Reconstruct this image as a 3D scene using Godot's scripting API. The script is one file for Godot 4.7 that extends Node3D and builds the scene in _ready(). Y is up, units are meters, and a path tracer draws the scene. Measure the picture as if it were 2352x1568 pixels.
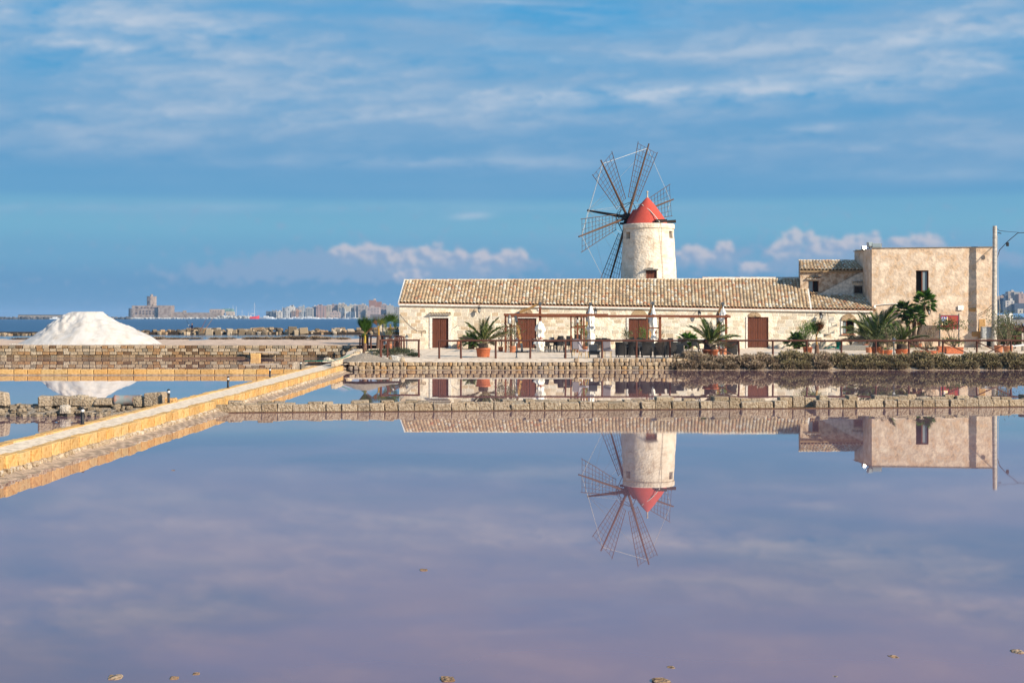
extends Node3D
# A salt-pan landscape: ponds, a causeway, a long tiled mill house with its windmill, far harbour town.
# x to the right, y up, the camera looks along -z; water level is y = 0.

const F := 3410.0      # focal length in the units used to read positions (2352 across the picture)
const EYE := 3.0
const HOR := 728.0
var rng := RandomNumberGenerator.new()
var taken := {}
var mats := {}
var texs := {}
var shared := {}

# ------------------------------------------------------------------ small helpers
func sx(u, d): return (u - 1176.0) / F * d
func sy(v, d): return EYE + (HOR - v) / F * d
func at(u, v, d): return Vector3(sx(u, d), sy(v, d), -d)
func ground_y(d): return 0.60 + 0.07 * clampf((d - 86.0) / 24.0, -0.3, 1.2)
func spot(u, v):       # a point on the terrace
	var d = 100.0
	for i in 6: d = (EYE - ground_y(d)) * F / (v - HOR)
	return Vector3(sx(u, d), ground_y(d), -d)
func C(r, g, b): return Color(r, g, b)
func rnd(a, b): return rng.randf_range(a, b)

func numbered(n):
	if not taken.has(n):
		taken[n] = 0
		return n
	taken[n] += 1
	return "%s_%03d" % [n, taken[n]]

func tag(o, label, category = "", group = "", kind = ""):
	if label: o.set_meta("label", label)
	if category: o.set_meta("category", category)
	if group: o.set_meta("group", group)
	if kind: o.set_meta("kind", kind)
	return o

func thing(n, label, category, pos = Vector3.ZERO, turn = 0.0, group = ""):
	var o = Node3D.new()
	o.name = numbered(n)
	add_child(o)
	o.position = pos
	o.rotation.y = turn
	return tag(o, label, category, group)

func copy(src, label, pos, turn = 0.0, group = ""):
	var o = src.duplicate()
	o.name = numbered(src.get_meta("base_name"))
	add_child(o)
	o.position = pos
	o.rotation = Vector3(0, turn, 0)
	o.set_meta("label", label)
	if group: o.set_meta("group", group)
	return o

func mi(mesh, n, mat, parent = null, xf = Transform3D()):
	var o = MeshInstance3D.new()
	o.mesh = mesh
	o.material_override = mat
	o.transform = xf
	if parent == null:
		o.name = numbered(n)
		add_child(o)
	else:
		o.name = n
		parent.add_child(o, true)
	return o

func part(st, n, mat, parent, xf = Transform3D()):
	return mi(done(st), n, mat, parent, xf)

func structure(st, n, mat):
	var o = mi(done(st), n, mat)
	o.set_meta("kind", "structure")
	return o

func stuff(o):
	o.set_meta("kind", "stuff")
	return o

func begin():
	var st = SurfaceTool.new()
	st.begin(Mesh.PRIMITIVE_TRIANGLES)
	st.set_color(Color.WHITE)
	st.set_smooth_group(-1)
	return st

func done(st):
	st.generate_normals()
	st.index()
	return st.commit()

# ------------------------------------------------------------------ shapes
func tri(st, a, b, c):
	st.add_vertex(a); st.add_vertex(b); st.add_vertex(c)
func quad(st, a, b, c, d):     # clockwise seen from the front
	tri(st, a, b, c); tri(st, a, c, d)

const AX := [[Vector3.RIGHT, Vector3.UP, Vector3.BACK], [Vector3.UP, Vector3.BACK, Vector3.RIGHT], [Vector3.BACK, Vector3.RIGHT, Vector3.UP]]

func box(st, c, s, xf = Transform3D()):
	var h = s * 0.5
	for k in 3:
		var u = AX[k][0]; var v = AX[k][1]; var n = AX[k][2]
		for sg in [1.0, -1.0]:
			var nn = n * h * sg; var uu = u * h * sg; var vv = v * h
			quad(st, xf * (c + nn - uu - vv), xf * (c + nn - uu + vv), xf * (c + nn + uu + vv), xf * (c + nn + uu - vv))

func bar(st, a, b, w, h):      # a squared bar from a to b
	var z = (b - a)
	var l = z.length()
	z = z / l
	var up = Vector3.UP if absf(z.y) < 0.95 else Vector3.RIGHT
	var x = up.cross(z).normalized()
	box(st, Vector3.ZERO, Vector3(w, h, l), Transform3D(Basis(x, z.cross(x), z), (a + b) * 0.5))

func cblock(st, s, ch, jit = 0.0, c = Vector3.ZERO, xf = Transform3D()):   # a block with chamfered, slightly uneven edges
	var p = {}
	var h = s * 0.5
	for ix in [-1, 1]: for iy in [-1, 1]: for iz in [-1, 1]:
		var sg = Vector3(ix, iy, iz)
		var j = Vector3(rnd(-jit, jit), rnd(-jit, jit), rnd(-jit, jit))
		for k in 3:
			var inset = Vector3(ch, ch, ch)
			inset[k] = 0.0
			p[[ix, iy, iz, k]] = xf * (c + (h - inset) * sg + j)
	for k in 3:
		var a = (k + 1) % 3; var b = (k + 2) % 3
		for sg in [-1, 1]:
			var q = []
			for e in [[-1, -1], [-1, 1], [1, 1], [1, -1]]:
				var i = [0, 0, 0]; i[k] = sg; i[a] = e[0]; i[b] = e[1]
				q.append(p[[i[0], i[1], i[2], k]])
			if sg > 0: quad(st, q[0], q[1], q[2], q[3])
			else: quad(st, q[3], q[2], q[1], q[0])
		for ea in [-1, 1]: for eb in [-1, 1]:      # the edge along axis k, between the faces of a and b
			var i0 = [0, 0, 0]; i0[k] = -1; i0[a] = ea; i0[b] = eb
			var i1 = i0.duplicate(); i1[k] = 1
			var q = [p[[i0[0], i0[1], i0[2], a]], p[[i1[0], i1[1], i1[2], a]], p[[i1[0], i1[1], i1[2], b]], p[[i0[0], i0[1], i0[2], b]]]
			if ea * eb > 0: quad(st, q[0], q[1], q[2], q[3])
			else: quad(st, q[3], q[2], q[1], q[0])
	for ix in [-1, 1]: for iy in [-1, 1]: for iz in [-1, 1]:
		var q = [p[[ix, iy, iz, 0]], p[[ix, iy, iz, 1]], p[[ix, iy, iz, 2]]]
		if ix * iy * iz < 0: tri(st, q[0], q[1], q[2])
		else: tri(st, q[2], q[1], q[0])

func boulder(st, s, rough, sub = 2, c = Vector3.ZERO):   # a rounded, knobbly stone
	var seedv = Vector3(rnd(-50, 50), rnd(-50, 50), rnd(-50, 50))
	var nz = FastNoiseLite.new(); nz.seed = rng.randi() % 9999; nz.frequency = 0.9
	st.set_smooth_group(-1)
	for k in 3:
		var u = AX[k][0]; var v = AX[k][1]; var n = AX[k][2]
		for sg in [1.0, -1.0]:
			for i in sub: for j in sub:
				var q = []
				for e in [[0, 0], [0, 1], [1, 1], [1, 0]]:
					var a = (float(i + e[0]) / sub * 2 - 1) * sg; var b = float(j + e[1]) / sub * 2 - 1
					var w = n * sg + u * a + v * b
					var o = w.normalized()
					w = w.lerp(o * 1.2, 0.55)
					w *= 1.0 + rough * nz.get_noise_3dv(w * 1.3 + seedv)
					q.append(c + w * s * 0.5)
				quad(st, q[0], q[1], q[2], q[3])

func tube(st, pts, rads, sides = 6, caps = true):
	var rings = []
	var x = Vector3.ZERO
	for i in pts.size():
		var z = (pts[mini(i + 1, pts.size() - 1)] - pts[maxi(i - 1, 0)]).normalized()
		if i == 0: x = (Vector3.UP if absf(z.y) < 0.9 else Vector3.RIGHT).cross(z).normalized()
		else: x = (x - z * x.dot(z)).normalized()
		var y = z.cross(x)
		var r = rads[mini(i, rads.size() - 1)]
		var ring = []
		for k in sides:
			var t = TAU * k / sides
			ring.append(pts[i] + (x * cos(t) + y * sin(t)) * r)
		rings.append(ring)
	st.set_smooth_group(1 if sides > 4 else -1)
	for i in rings.size() - 1:
		for k in sides:
			var m = (k + 1) % sides
			quad(st, rings[i][k], rings[i + 1][k], rings[i + 1][m], rings[i][m])
	st.set_smooth_group(-1)
	if caps:
		var e = rings.size() - 1
		for k in range(1, sides - 1):
			tri(st, rings[0][0], rings[0][k], rings[0][k + 1])
			tri(st, rings[e][0], rings[e][k + 1], rings[e][k])

func lathe(st, prof, sides = 16, c = Vector3.ZERO, squash = 1.0, smooth = true):   # profile of (radius, y) from the bottom up
	if smooth: st.set_smooth_group(1)
	for i in prof.size() - 1:
		for k in sides:
			var a0 = TAU * k / sides; var a1 = TAU * (k + 1) / sides
			var d0 = Vector3(cos(a0), 0, sin(a0) * squash); var d1 = Vector3(cos(a1), 0, sin(a1) * squash)
			var p = prof[i]; var q = prof[i + 1]
			var A = c + d0 * p.x + Vector3(0, p.y, 0); var B = c + d1 * p.x + Vector3(0, p.y, 0)
			var D = c + d0 * q.x + Vector3(0, q.y, 0); var E = c + d1 * q.x + Vector3(0, q.y, 0)
			if q.x > 1e-5: tri(st, A, D, E)
			if p.x > 1e-5: tri(st, A, E, B)
	st.set_smooth_group(-1)

func sheet(st, x0, x1, z0, z1, nx, nz, height: Callable):   # a ground grid
	st.set_smooth_group(1)
	var P = []
	for j in nz + 1:
		var row = []
		for i in nx + 1:
			var x = lerpf(x0, x1, float(i) / nx); var z = lerpf(z0, z1, float(j) / nz)
			row.append(height.call(x, z))
		P.append(row)
	for j in nz: for i in nx:
		quad(st, P[j][i], P[j][i + 1], P[j + 1][i + 1], P[j + 1][i])
	st.set_smooth_group(-1)

func cuts(a, b, step, extra):
	var s = [a, b]
	for e in extra:
		if e > a + 0.01 and e < b - 0.01: s.append(e)
	s.sort()
	var out = []
	for i in s.size() - 1:
		if s[i + 1] - s[i] < 0.002: continue
		var n = maxi(1, roundi((s[i + 1] - s[i]) / step))
		for k in n: out.append(lerpf(s[i], s[i + 1], float(k) / n))
	out.append(b)
	return out

# a wall face in its own plane (x along, y up, z out): openings [x0, x1, y0, y1, depth] get their jambs; top(x) is the upper edge
func wall_face(st, x0, x1, y0, top: Callable, openings, step, amp, nz, thick = 0.3, back = true):
	var ex = []; var ey = []
	for o in openings:
		ex.append_array([o[0], o[1]]); ey.append_array([o[2], o[3]])
	var ymax = maxf(top.call(x0), top.call(x1))
	var xs = cuts(x0, x1, step, ex); var ys = cuts(y0, ymax, step, ey)
	var pos = func(x, y):
		var yy = y if y < ymax - 0.4 else lerpf(y, top.call(x), clampf((y - (ymax - 0.4)) / 0.4, 0, 1))
		yy = minf(yy, top.call(x))
		return Vector3(x, yy, (nz.get_noise_2d(x * 100, y * 100) * amp) if amp > 0 else 0.0)
	st.set_smooth_group(1)
	for i in xs.size() - 1: for j in ys.size() - 1:
		var mx = (xs[i] + xs[i + 1]) / 2; var my = (ys[j] + ys[j + 1]) / 2
		var inside = false
		for o in openings:
			if mx > o[0] and mx < o[1] and my > o[2] and my < o[3]: inside = true
		if inside: continue
		quad(st, pos.call(xs[i], ys[j]), pos.call(xs[i], ys[j + 1]), pos.call(xs[i + 1], ys[j + 1]), pos.call(xs[i + 1], ys[j]))
	st.set_smooth_group(-1)
	for o in openings:
		var d = Vector3(0, 0, -o[4])
		var a = Vector3(o[0], o[2], 0.01); var b = Vector3(o[0], o[3], 0.01); var c = Vector3(o[1], o[3], 0.01); var e = Vector3(o[1], o[2], 0.01)
		quad(st, a, a + d, b + d, b); quad(st, b, b + d, c + d, c); quad(st, c, c + d, e + d, e); quad(st, e, e + d, a + d, a)
	if back:
		var w = Vector3(0, 0, -thick)
		var a = Vector3(x0, y0, 0); var b = Vector3(x0, top.call(x0), 0); var c = Vector3(x1, top.call(x1), 0); var e = Vector3(x1, y0, 0)
		quad(st, a, a + w, b + w, b); quad(st, b, b + w, c + w, c); quad(st, c, c + w, e + w, e)

# ------------------------------------------------------------------ materials
func noise(seed_, freq, oct = 4, type = FastNoiseLite.TYPE_SIMPLEX_SMOOTH, gain = 0.5):
	var n = FastNoiseLite.new()
	n.seed = seed_; n.frequency = freq; n.noise_type = type
	n.fractal_octaves = oct; n.fractal_gain = gain
	if type == FastNoiseLite.TYPE_CELLULAR: n.cellular_return_type = FastNoiseLite.RETURN_DISTANCE
	return n

func ntex(key, n, stops, size = 512):      # a seamless noise picture; stops = [[place, linear colour], ...]
	if texs.has(key): return texs[key]
	var t = NoiseTexture2D.new()
	t.width = size; t.height = size; t.seamless = true; t.noise = n; t.normalize = true
	if stops:
		var g = Gradient.new()
		g.offsets = PackedFloat32Array(stops.map(func(s): return s[0]))
		g.colors = PackedColorArray(stops.map(func(s): return s[1].linear_to_srgb()))
		t.color_ramp = g
	texs[key] = t
	return t

func mat(key, col, rough = 0.9, o = {}):
	if mats.has(key): return mats[key]
	var m = StandardMaterial3D.new()
	m.resource_name = key
	m.albedo_color = Color(col.r, col.g, col.b).linear_to_srgb()
	m.roughness = rough
	m.metallic_specular = o.get("spec", 0.4)
	m.vertex_color_use_as_albedo = true
	m.cull_mode = BaseMaterial3D.CULL_DISABLED
	if o.has("metal"): m.metallic = o.metal
	if o.has("tex"):
		m.albedo_texture = o.tex
		m.uv1_triplanar = true
		m.uv1_world_triplanar = o.get("world", true)
		var s = o.get("scale", 1.0)
		m.uv1_scale = s if s is Vector3 else Vector3.ONE * s
	if o.has("bump"):
		m.heightmap_enabled = true
		m.heightmap_texture = o.bump
		m.heightmap_scale = o.get("depth", 1.0)
		m.uv1_triplanar = true
		m.uv1_world_triplanar = o.get("world", true)
		if o.has("scale") and not o.has("tex"): m.uv1_scale = Vector3.ONE * o.scale
	if o.has("back"):
		m.backlight_enabled = true
		m.backlight = o.back
	if o.has("rim"):
		m.rim_enabled = true; m.rim = o.rim; m.rim_tint = 0.6
	mats[key] = m
	return m

func grey(a, b): return [[0.2, C(a, a, a)], [0.8, C(b, b, b)]]

func make_materials():
	var n1 = noise(3, 0.012, 5); var n2 = noise(11, 0.03, 5); var n3 = noise(23, 0.006, 6)
	var cell = noise(5, 0.05, 3, FastNoiseLite.TYPE_CELLULAR)
	var t_soft = ntex("soft", n1, grey(0.62, 1.0)); var t_fine = ntex("fine", n2, grey(0.6, 1.0)); var t_deep = ntex("deep", n3, grey(0.35, 1.0))
	var h_rough = ntex("h_rough", noise(31, 0.03, 6), null); var h_pit = ntex("h_pit", cell, null)
	# lime plaster, cut stone, tuff
	mat("plaster", C(0.80, 0.74, 0.65), 0.95, {"tex": ntex("plaster", noise(7, 0.008, 7, FastNoiseLite.TYPE_SIMPLEX_SMOOTH, 0.64), [[0.12, C(0.70, 0.60, 0.48)], [0.4, C(0.90, 0.84, 0.75)], [0.85, C(1, 0.98, 0.93)]]), "scale": 0.35, "bump": h_rough, "depth": 3.0})
	mat("block_stone", C(1, 1, 1), 0.95, {"tex": t_fine, "scale": 0.9, "bump": h_rough, "depth": 2.5})
	mat("mill_plaster", C(0.78, 0.71, 0.62), 0.95, {"tex": ntex("millp", noise(17, 0.007, 7, FastNoiseLite.TYPE_SIMPLEX_SMOOTH, 0.66), [[0.15, C(0.56, 0.48, 0.40)], [0.36, C(0.80, 0.73, 0.64)], [0.55, C(0.90, 0.86, 0.79)], [0.8, C(1, 0.97, 0.92)]]), "scale": 0.26, "bump": h_rough, "depth": 4.0})
	mat("house_plaster", C(0.66, 0.575, 0.49), 0.95, {"tex": ntex("housep", noise(19, 0.006, 7, FastNoiseLite.TYPE_SIMPLEX_SMOOTH, 0.68), [[0.12, C(0.50, 0.44, 0.38)], [0.30, C(0.86, 0.69, 0.53)], [0.46, C(0.72, 0.66, 0.60)], [0.64, C(0.97, 0.87, 0.76)], [0.85, C(1.0, 0.97, 0.91)]]), "scale": 0.24, "bump": ntex("h_pit2", noise(9, 0.035, 5, FastNoiseLite.TYPE_CELLULAR), null), "depth": 2.5})
	mat("wing_plaster", C(0.52, 0.42, 0.33), 0.95, {"tex": ntex("wingp", noise(29, 0.012, 6), [[0.2, C(0.55, 0.46, 0.38)], [0.6, C(0.9, 0.86, 0.8)], [0.9, C(1, 1, 1)]]), "scale": 0.35, "bump": h_rough, "depth": 3.0})
	mat("smooth_plaster", C(0.70, 0.62, 0.52), 0.95, {"tex": t_soft, "scale": 0.5})
	mat("white_trim", C(0.82, 0.78, 0.70), 0.9, {"tex": t_soft, "scale": 0.9})
	mat("tile", C(1, 1, 1), 0.95, {"tex": t_fine, "scale": 1.4, "spec": 0.25})
	mat("tuff", C(1, 1, 1), 0.97, {"tex": ntex("tuff", noise(41, 0.02, 6, FastNoiseLite.TYPE_SIMPLEX_SMOOTH, 0.65), [[0.2, C(0.42, 0.36, 0.30)], [0.42, C(0.84, 0.80, 0.75)], [0.8, C(1, 1, 1)]]), "scale": 0.8, "bump": h_rough, "depth": 3.5, "spec": 0.2})
	mat("yellow_tuff", C(0.64, 0.415, 0.18), 0.95, {"tex": ntex("ytuff", noise(43, 0.014, 6), [[0.12, C(0.72, 0.62, 0.5)], [0.5, C(0.93, 0.93, 0.93)], [0.85, C(1, 1, 1)]]), "scale": 0.8, "bump": h_rough, "depth": 1.5, "spec": 0.2})
	mat("stone_wall_core", C(0.09, 0.065, 0.045), 1.0, {"tex": t_fine, "scale": 1.0})
	mat("terrace", C(0.72, 0.60, 0.47), 0.97, {"tex": ntex("terr", noise(47, 0.012, 6), [[0.1, C(0.62, 0.57, 0.5)], [0.5, C(0.92, 0.9, 0.87)], [0.9, C(1, 1, 1)]]), "scale": 0.3, "bump": h_rough, "depth": 2.0})
	mat("sand", C(0.66, 0.48, 0.35), 0.97, {"tex": t_soft, "scale": 0.12, "bump": h_rough, "depth": 6.0})
	mat("soil", C(0.48, 0.38, 0.28), 0.97, {"tex": t_deep, "scale": 0.5, "bump": h_rough, "depth": 5.0})
	mat("mud", C(0.33, 0.24, 0.17), 0.85, {"tex": t_deep, "scale": 0.6, "bump": h_rough, "depth": 4.0})
	mat("salt_crust", C(0.54, 0.40, 0.285), 0.9, {"tex": t_deep, "scale": 1.2, "bump": h_rough, "depth": 3.0})
	mat("path", C(0.80, 0.66, 0.50), 0.95, {"tex": ntex("pathx", noise(53, 0.02, 6), [[0.1, C(0.5, 0.46, 0.4)], [0.45, C(0.93, 0.92, 0.9)], [0.9, C(1, 1, 1)]]), "scale": 0.4, "bump": h_rough, "depth": 1.5})
	mat("salt", C(0.52, 0.495, 0.465), 0.9, {"tex": ntex("saltx", noise(59, 0.010, 7, FastNoiseLite.TYPE_SIMPLEX_SMOOTH, 0.62), [[0.08, C(0.62, 0.55, 0.48)], [0.3, C(0.88, 0.84, 0.79)], [0.6, C(1, 1, 1)]]), "scale": 0.2, "bump": h_rough, "depth": 2.0})
	mat("grey_sand", C(0.33, 0.275, 0.215), 0.97, {"tex": t_fine, "scale": 0.6, "bump": h_rough, "depth": 4.0})
	# wood, metal, cloth, clay
	var t_wood = ntex("wood", noise(61, 0.02, 4), grey(0.55, 1.0))
	mat("door_wood", C(0.155, 0.046, 0.023), 0.75, {"tex": t_wood, "scale": Vector3(3.0, 0.18, 3.0)})
	mat("rail_wood", C(0.115, 0.040, 0.026), 0.8, {"tex": t_wood, "scale": 2.0, "bump": h_rough, "depth": 1.0})
	mat("pergola_wood", C(0.20, 0.062, 0.026), 0.7, {"tex": t_wood, "scale": 1.5})
	mat("sail_wood", C(0.125, 0.072, 0.048), 0.85, {"tex": t_wood, "scale": 2.0})
	mat("dark_wood", C(0.022, 0.017, 0.015), 0.8, {"tex": t_wood, "scale": 2.0})
	mat("blond_wood", C(0.60, 0.33, 0.11), 0.55, {"tex": t_wood, "scale": Vector3(4, 0.5, 4)})
	mat("rope", C(0.62, 0.58, 0.5), 0.9)
	mat("red_cap", C(0.50, 0.075, 0.05), 0.85, {"tex": ntex("redx", noise(67, 0.02, 6), [[0.1, C(0.7, 0.62, 0.62)], [0.5, C(0.92, 0.92, 0.92)], [0.9, C(1, 1, 1)]]), "scale": Vector3(0.9, 0.25, 0.9)})
	mat("clay", C(0.56, 0.165, 0.072), 0.75, {"tex": t_soft, "scale": 1.0})
	mat("pale_clay", C(0.58, 0.235, 0.125), 0.85, {"tex": t_fine, "scale": 1.0})
	mat("black_iron", C(0.012, 0.012, 0.014), 0.45)
	mat("grey_steel", C(0.08, 0.095, 0.11), 0.45, {"metal": 0.3})
	mat("lamp_glass", C(0.62, 0.64, 0.62), 0.2)
	mat("white_paint", C(0.78, 0.77, 0.74), 0.5)
	mat("white_cloth", C(0.84, 0.81, 0.73), 0.9, {"back": C(0.25, 0.24, 0.2), "rim": 0.2})
	mat("strap", C(0.30, 0.06, 0.035), 0.8)
	mat("black_plastic", C(0.018, 0.021, 0.026), 0.36, {"spec": 0.5})
	mat("wicker", C(0.044, 0.041, 0.041), 0.6, {"tex": ntex("weave", noise(71, 0.09, 2), grey(0.35, 1.0)), "scale": Vector3(2.5, 10.0, 2.5), "bump": ntex("h_weave", noise(73, 0.08, 2), null), "depth": 1.5})
	mat("brown_wicker", C(0.082, 0.063, 0.052), 0.6, {"tex": texs["weave"], "scale": Vector3(2.5, 10.0, 2.5), "bump": texs["h_weave"], "depth": 1.5})
	mat("lilac_cloth", C(0.34, 0.31, 0.34), 0.9, {"tex": t_fine, "scale": 3.0})
	mat("chair_leg_wood", C(0.50, 0.34, 0.15), 0.6)
	mat("concrete", C(0.56, 0.51, 0.44), 0.9, {"tex": t_soft, "scale": 0.5, "bump": h_rough, "depth": 1.0})
	mat("grey_concrete", C(0.26, 0.245, 0.22), 0.95, {"tex": t_fine, "scale": 0.7})
	mat("cabinet", C(0.42, 0.43, 0.43), 0.5, {"tex": t_soft, "scale": 0.8})
	mat("glass_dark", C(0.012, 0.016, 0.02), 0.08, {"spec": 0.6})
	mat("glass_grey", C(0.20, 0.24, 0.25), 0.12, {"spec": 0.6})
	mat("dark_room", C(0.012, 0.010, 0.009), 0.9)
	mat("green_plastic", C(0.01, 0.22, 0.15), 0.5)
	mat("sign_red", C(0.30, 0.035, 0.045), 0.3)
	mat("rust_pipe", C(1, 1, 1), 0.6, {"tex": ntex("rustx", noise(79, 0.012, 4), [[0.3, C(0.17, 0.22, 0.23)], [0.55, C(0.22, 0.24, 0.24)], [0.7, C(0.30, 0.15, 0.11)]]), "scale": 0.5})
	# plants
	mat("leaf", C(1, 1, 1), 0.55, {"back": C(0.35, 0.42, 0.12), "spec": 0.35})
	mat("bark", C(1, 1, 1), 0.95, {"tex": t_fine, "scale": 3.0})
	mat("far_stone", C(1, 1, 1), 0.95, {"tex": ntex("farst", noise(131, 0.015, 5), [[0.2, C(.62, .54, .48)], [0.5, C(.9, .87, .84)], [0.8, C(1, 1, 1)]]), "scale": 0.02, "spec": 0.1})
	mat("far", C(1, 1, 1), 0.9, {"spec": 0.1})
	# water
	mat("brine", C(0.225, 0.128, 0.152), 0.026, {"spec": 0.56, "tex": ntex("brinex", noise(139, 0.008, 5), [[0.25, C(.62, .66, .74)], [0.5, C(.9, .88, .9)], [0.75, C(1, .94, .92)]]), "scale": 0.022})
	mats["brine"].roughness_texture = ntex("briner", noise(149, 0.01, 5), [[0.35, C(.10, .10, .10)], [0.62, C(.28, .28, .28)], [0.85, C(.9, .9, .9)]])
	mat("lagoon", C(0.10, 0.10, 0.11), 0.14, {"spec": 0.5})
	mat("sea", C(0.010, 0.060, 0.150), 0.30, {"spec": 0.25, "tex": ntex("seax", noise(83, 0.008, 5), grey(0.62, 1.0)), "scale": Vector3(0.006, 0.02, 0.025)})
	var rip = NoiseTexture2D.new()
	rip.width = 512; rip.height = 512; rip.seamless = true; rip.noise = noise(89, 0.01, 4); rip.as_normal_map = true; rip.bump_strength = 2.0
	for w in [["brine", 0.0022, 0.16], ["lagoon", 0.10, 0.5]]:
		var m = mats[w[0]]
		m.normal_enabled = true; m.normal_texture = rip; m.normal_scale = w[1]
		m.uv1_triplanar = true; m.uv1_world_triplanar = true
		m.uv1_scale = Vector3(0.022, 1, 0.022) if w[0] == "brine" else Vector3.ONE * w[2]
	var rip2 = NoiseTexture2D.new()
	rip2.width = 512; rip2.height = 512; rip2.seamless = true; rip2.noise = noise(97, 0.03, 4); rip2.as_normal_map = true; rip2.bump_strength = 8.0
	mats["sea"].normal_enabled = true; mats["sea"].normal_texture = rip2; mats["sea"].normal_scale = 0.5

# ------------------------------------------------------------------ sky
func bump(u, v, b):
	var du = (u - b[0]) / b[2]
	var dv = (v - b[1] - (u - b[0]) * b[4]) / b[3]
	var q = du * du + dv * dv
	return exp(-q * 0.5) * b[5] if q < 18.0 else 0.0

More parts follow.
